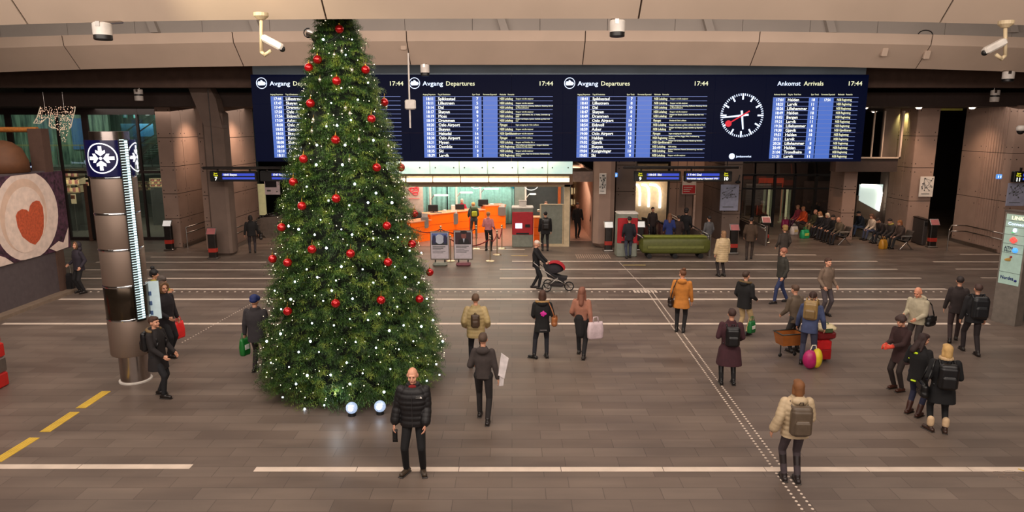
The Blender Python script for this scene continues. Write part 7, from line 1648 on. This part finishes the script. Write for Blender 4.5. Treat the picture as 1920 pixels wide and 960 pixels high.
# --- seated people
def sitter(x, y, rz, label, jc, tc_, hr, hc, lean=12, head=(0, 15), h=1.72, hands=None, **k):
    return person(0, 0, h, rz, label, jacket=jc, trousers=tc_, hair=hr, haircol=hc, loc=Vector((x, y, 0)), hz=.53, hem=.92, lean=lean, head=head, vox=.015, feet=((.13, -.52, 0), (-.13, -.48, 0)), hands=hands or ((.12, -.36, 1.05), (-.12, -.36, 1.05)), wide=1.12, **k)
SB = 15.72
for y, la, jc, tc_, hr, hc, ln in ((32.25, 'bald man seated at the near end of the crowded seat row', (92, 80, 64), (30, 28, 32), 'bald', (0, 0, 0), 14), (32.95, 'dark-haired person in black seated behind the bald man', (18, 18, 20), (22, 20, 22), 'short', (30, 24, 22), 8),
                                   (33.65, 'white-haired person seated in the middle of the row', (40, 38, 42), (34, 32, 38), 'bob', (206, 190, 164), 4), (34.35, 'fair-haired woman in black with a light collar seated behind the green bag', (24, 23, 28), (26, 25, 32), 'bob', (170, 120, 80), 10),
                                   (35.05, 'reddish-faced man in an olive jacket with khaki trousers, seated', (64, 62, 40), (128, 108, 72), 'stubble', (150, 90, 66), 2), (36.4, 'person in a bright orange top seated next to the pink one', (224, 86, 40), (60, 46, 50), 'short', (176, 120, 84), 8), (37.1, 'person in a pink patterned top at the far end of the row', (170, 64, 84), (90, 48, 70), 'short', (180, 130, 100), 8)):
    sitter(SB, y, -78, la, jc, tc_, hr, hc, ln, scarf=(222, 206, 180) if 'collar' in la else None)
SC_ = 17.95
for y, la, jc, tc_, hr, hc, ln in ((31.1, 'person with ginger hair nearest to the dark bins, seated', (66, 52, 46), (26, 24, 26), 'bob', (150, 92, 50), 10), (31.8, 'dark-haired person with a yellowish scarf, seated second from the bins', (52, 46, 44), (24, 22, 24), 'short', (36, 24, 22), 16),
                                   (32.6, 'person bent deep over the knees, third from the bins', (44, 36, 34), (22, 22, 28), 'short', (44, 32, 30), 30), (33.5, 'person in a cream jacket seated, fourth from the bins', (196, 178, 160), (60, 66, 88), 'long', (90, 60, 44), 14),
                                   (34.7, 'person in a dark blue jacket and jeans before the lit glass panel', (30, 36, 48), (52, 66, 92), 'short', (26, 22, 22), 18), (35.4, 'person reading in olive clothes, seated left of the lit glass panel', (60, 54, 42), (92, 82, 60), 'short', (34, 26, 24), 22), (36.2, 'person in a dark teal jacket at the far end of the second row', (32, 42, 44), (58, 70, 96), 'short', (40, 30, 28), 20)):
    sitter(SC_, y, -80, la, jc, tc_, hr, hc, ln, scarf=(160, 146, 70) if 'yellowish' in la else None)
for x, y, rz, la, jc, hc in ((11.6, 39.6, -20, 'dim figure in dark green seated inside the glass hall, far left', (44, 60, 42), (40, 34, 30)), (12.4, 39.4, 30, 'dim figure with a dark head inside the glass hall, second from left', (30, 28, 34), (30, 26, 24)), (14.3, 39.2, 60, 'dim figure in a rust red jacket and pale hat inside the glass hall', (130, 56, 40), (170, 150, 150)), (17.6, 39.4, -30, 'dim figure in black inside the glass hall behind the white head', (26, 24, 30), (60, 40, 34)), (18.6, 39.6, 20, 'dim figure in navy inside the glass hall, farthest right', (32, 34, 50), (48, 34, 30))):
    q = MB(); q.cbox((x, y + .05, .44), (.55, .5, .06), .02); q.tube((x, y, 0), (x, y, .42), .05); q.cbox((x, y, .02), (.4, .4, .03), .01); tag(q.build('stool', M_dsteel), 'low seat under the ' + la.split(' inside')[0].replace(' seated', ''), 'stool')
    sitter(x, y, rz, la, jc, (30, 28, 32), 'beanie' if 'pale hat' in la else 'short', hc, 8)
for (x, y, la, c1, c2, w_) in ((14.75, 34.0, 'big green plastic bag with yellow print on the floor between the seated people', (34, 150, 96), (190, 200, 90), .5), (14.7, 35.2, 'white plastic bag on the floor behind the green one', (206, 196, 190), (214, 190, 130), .42), (17.1, 31.0, 'mustard paper bag on the floor before the ginger-haired person', (176, 124, 36), None, .34)): carrier(Vector((x, y, 0)), .4, la, c1, c2, .44, w_, d=.28)
carrier(Vector((15.1, 37.4, 0)), 0, 'magenta shopping bag at the feet of the pink patterned person', (160, 40, 90), None, .5, .4, d=.25)
bake_fused()
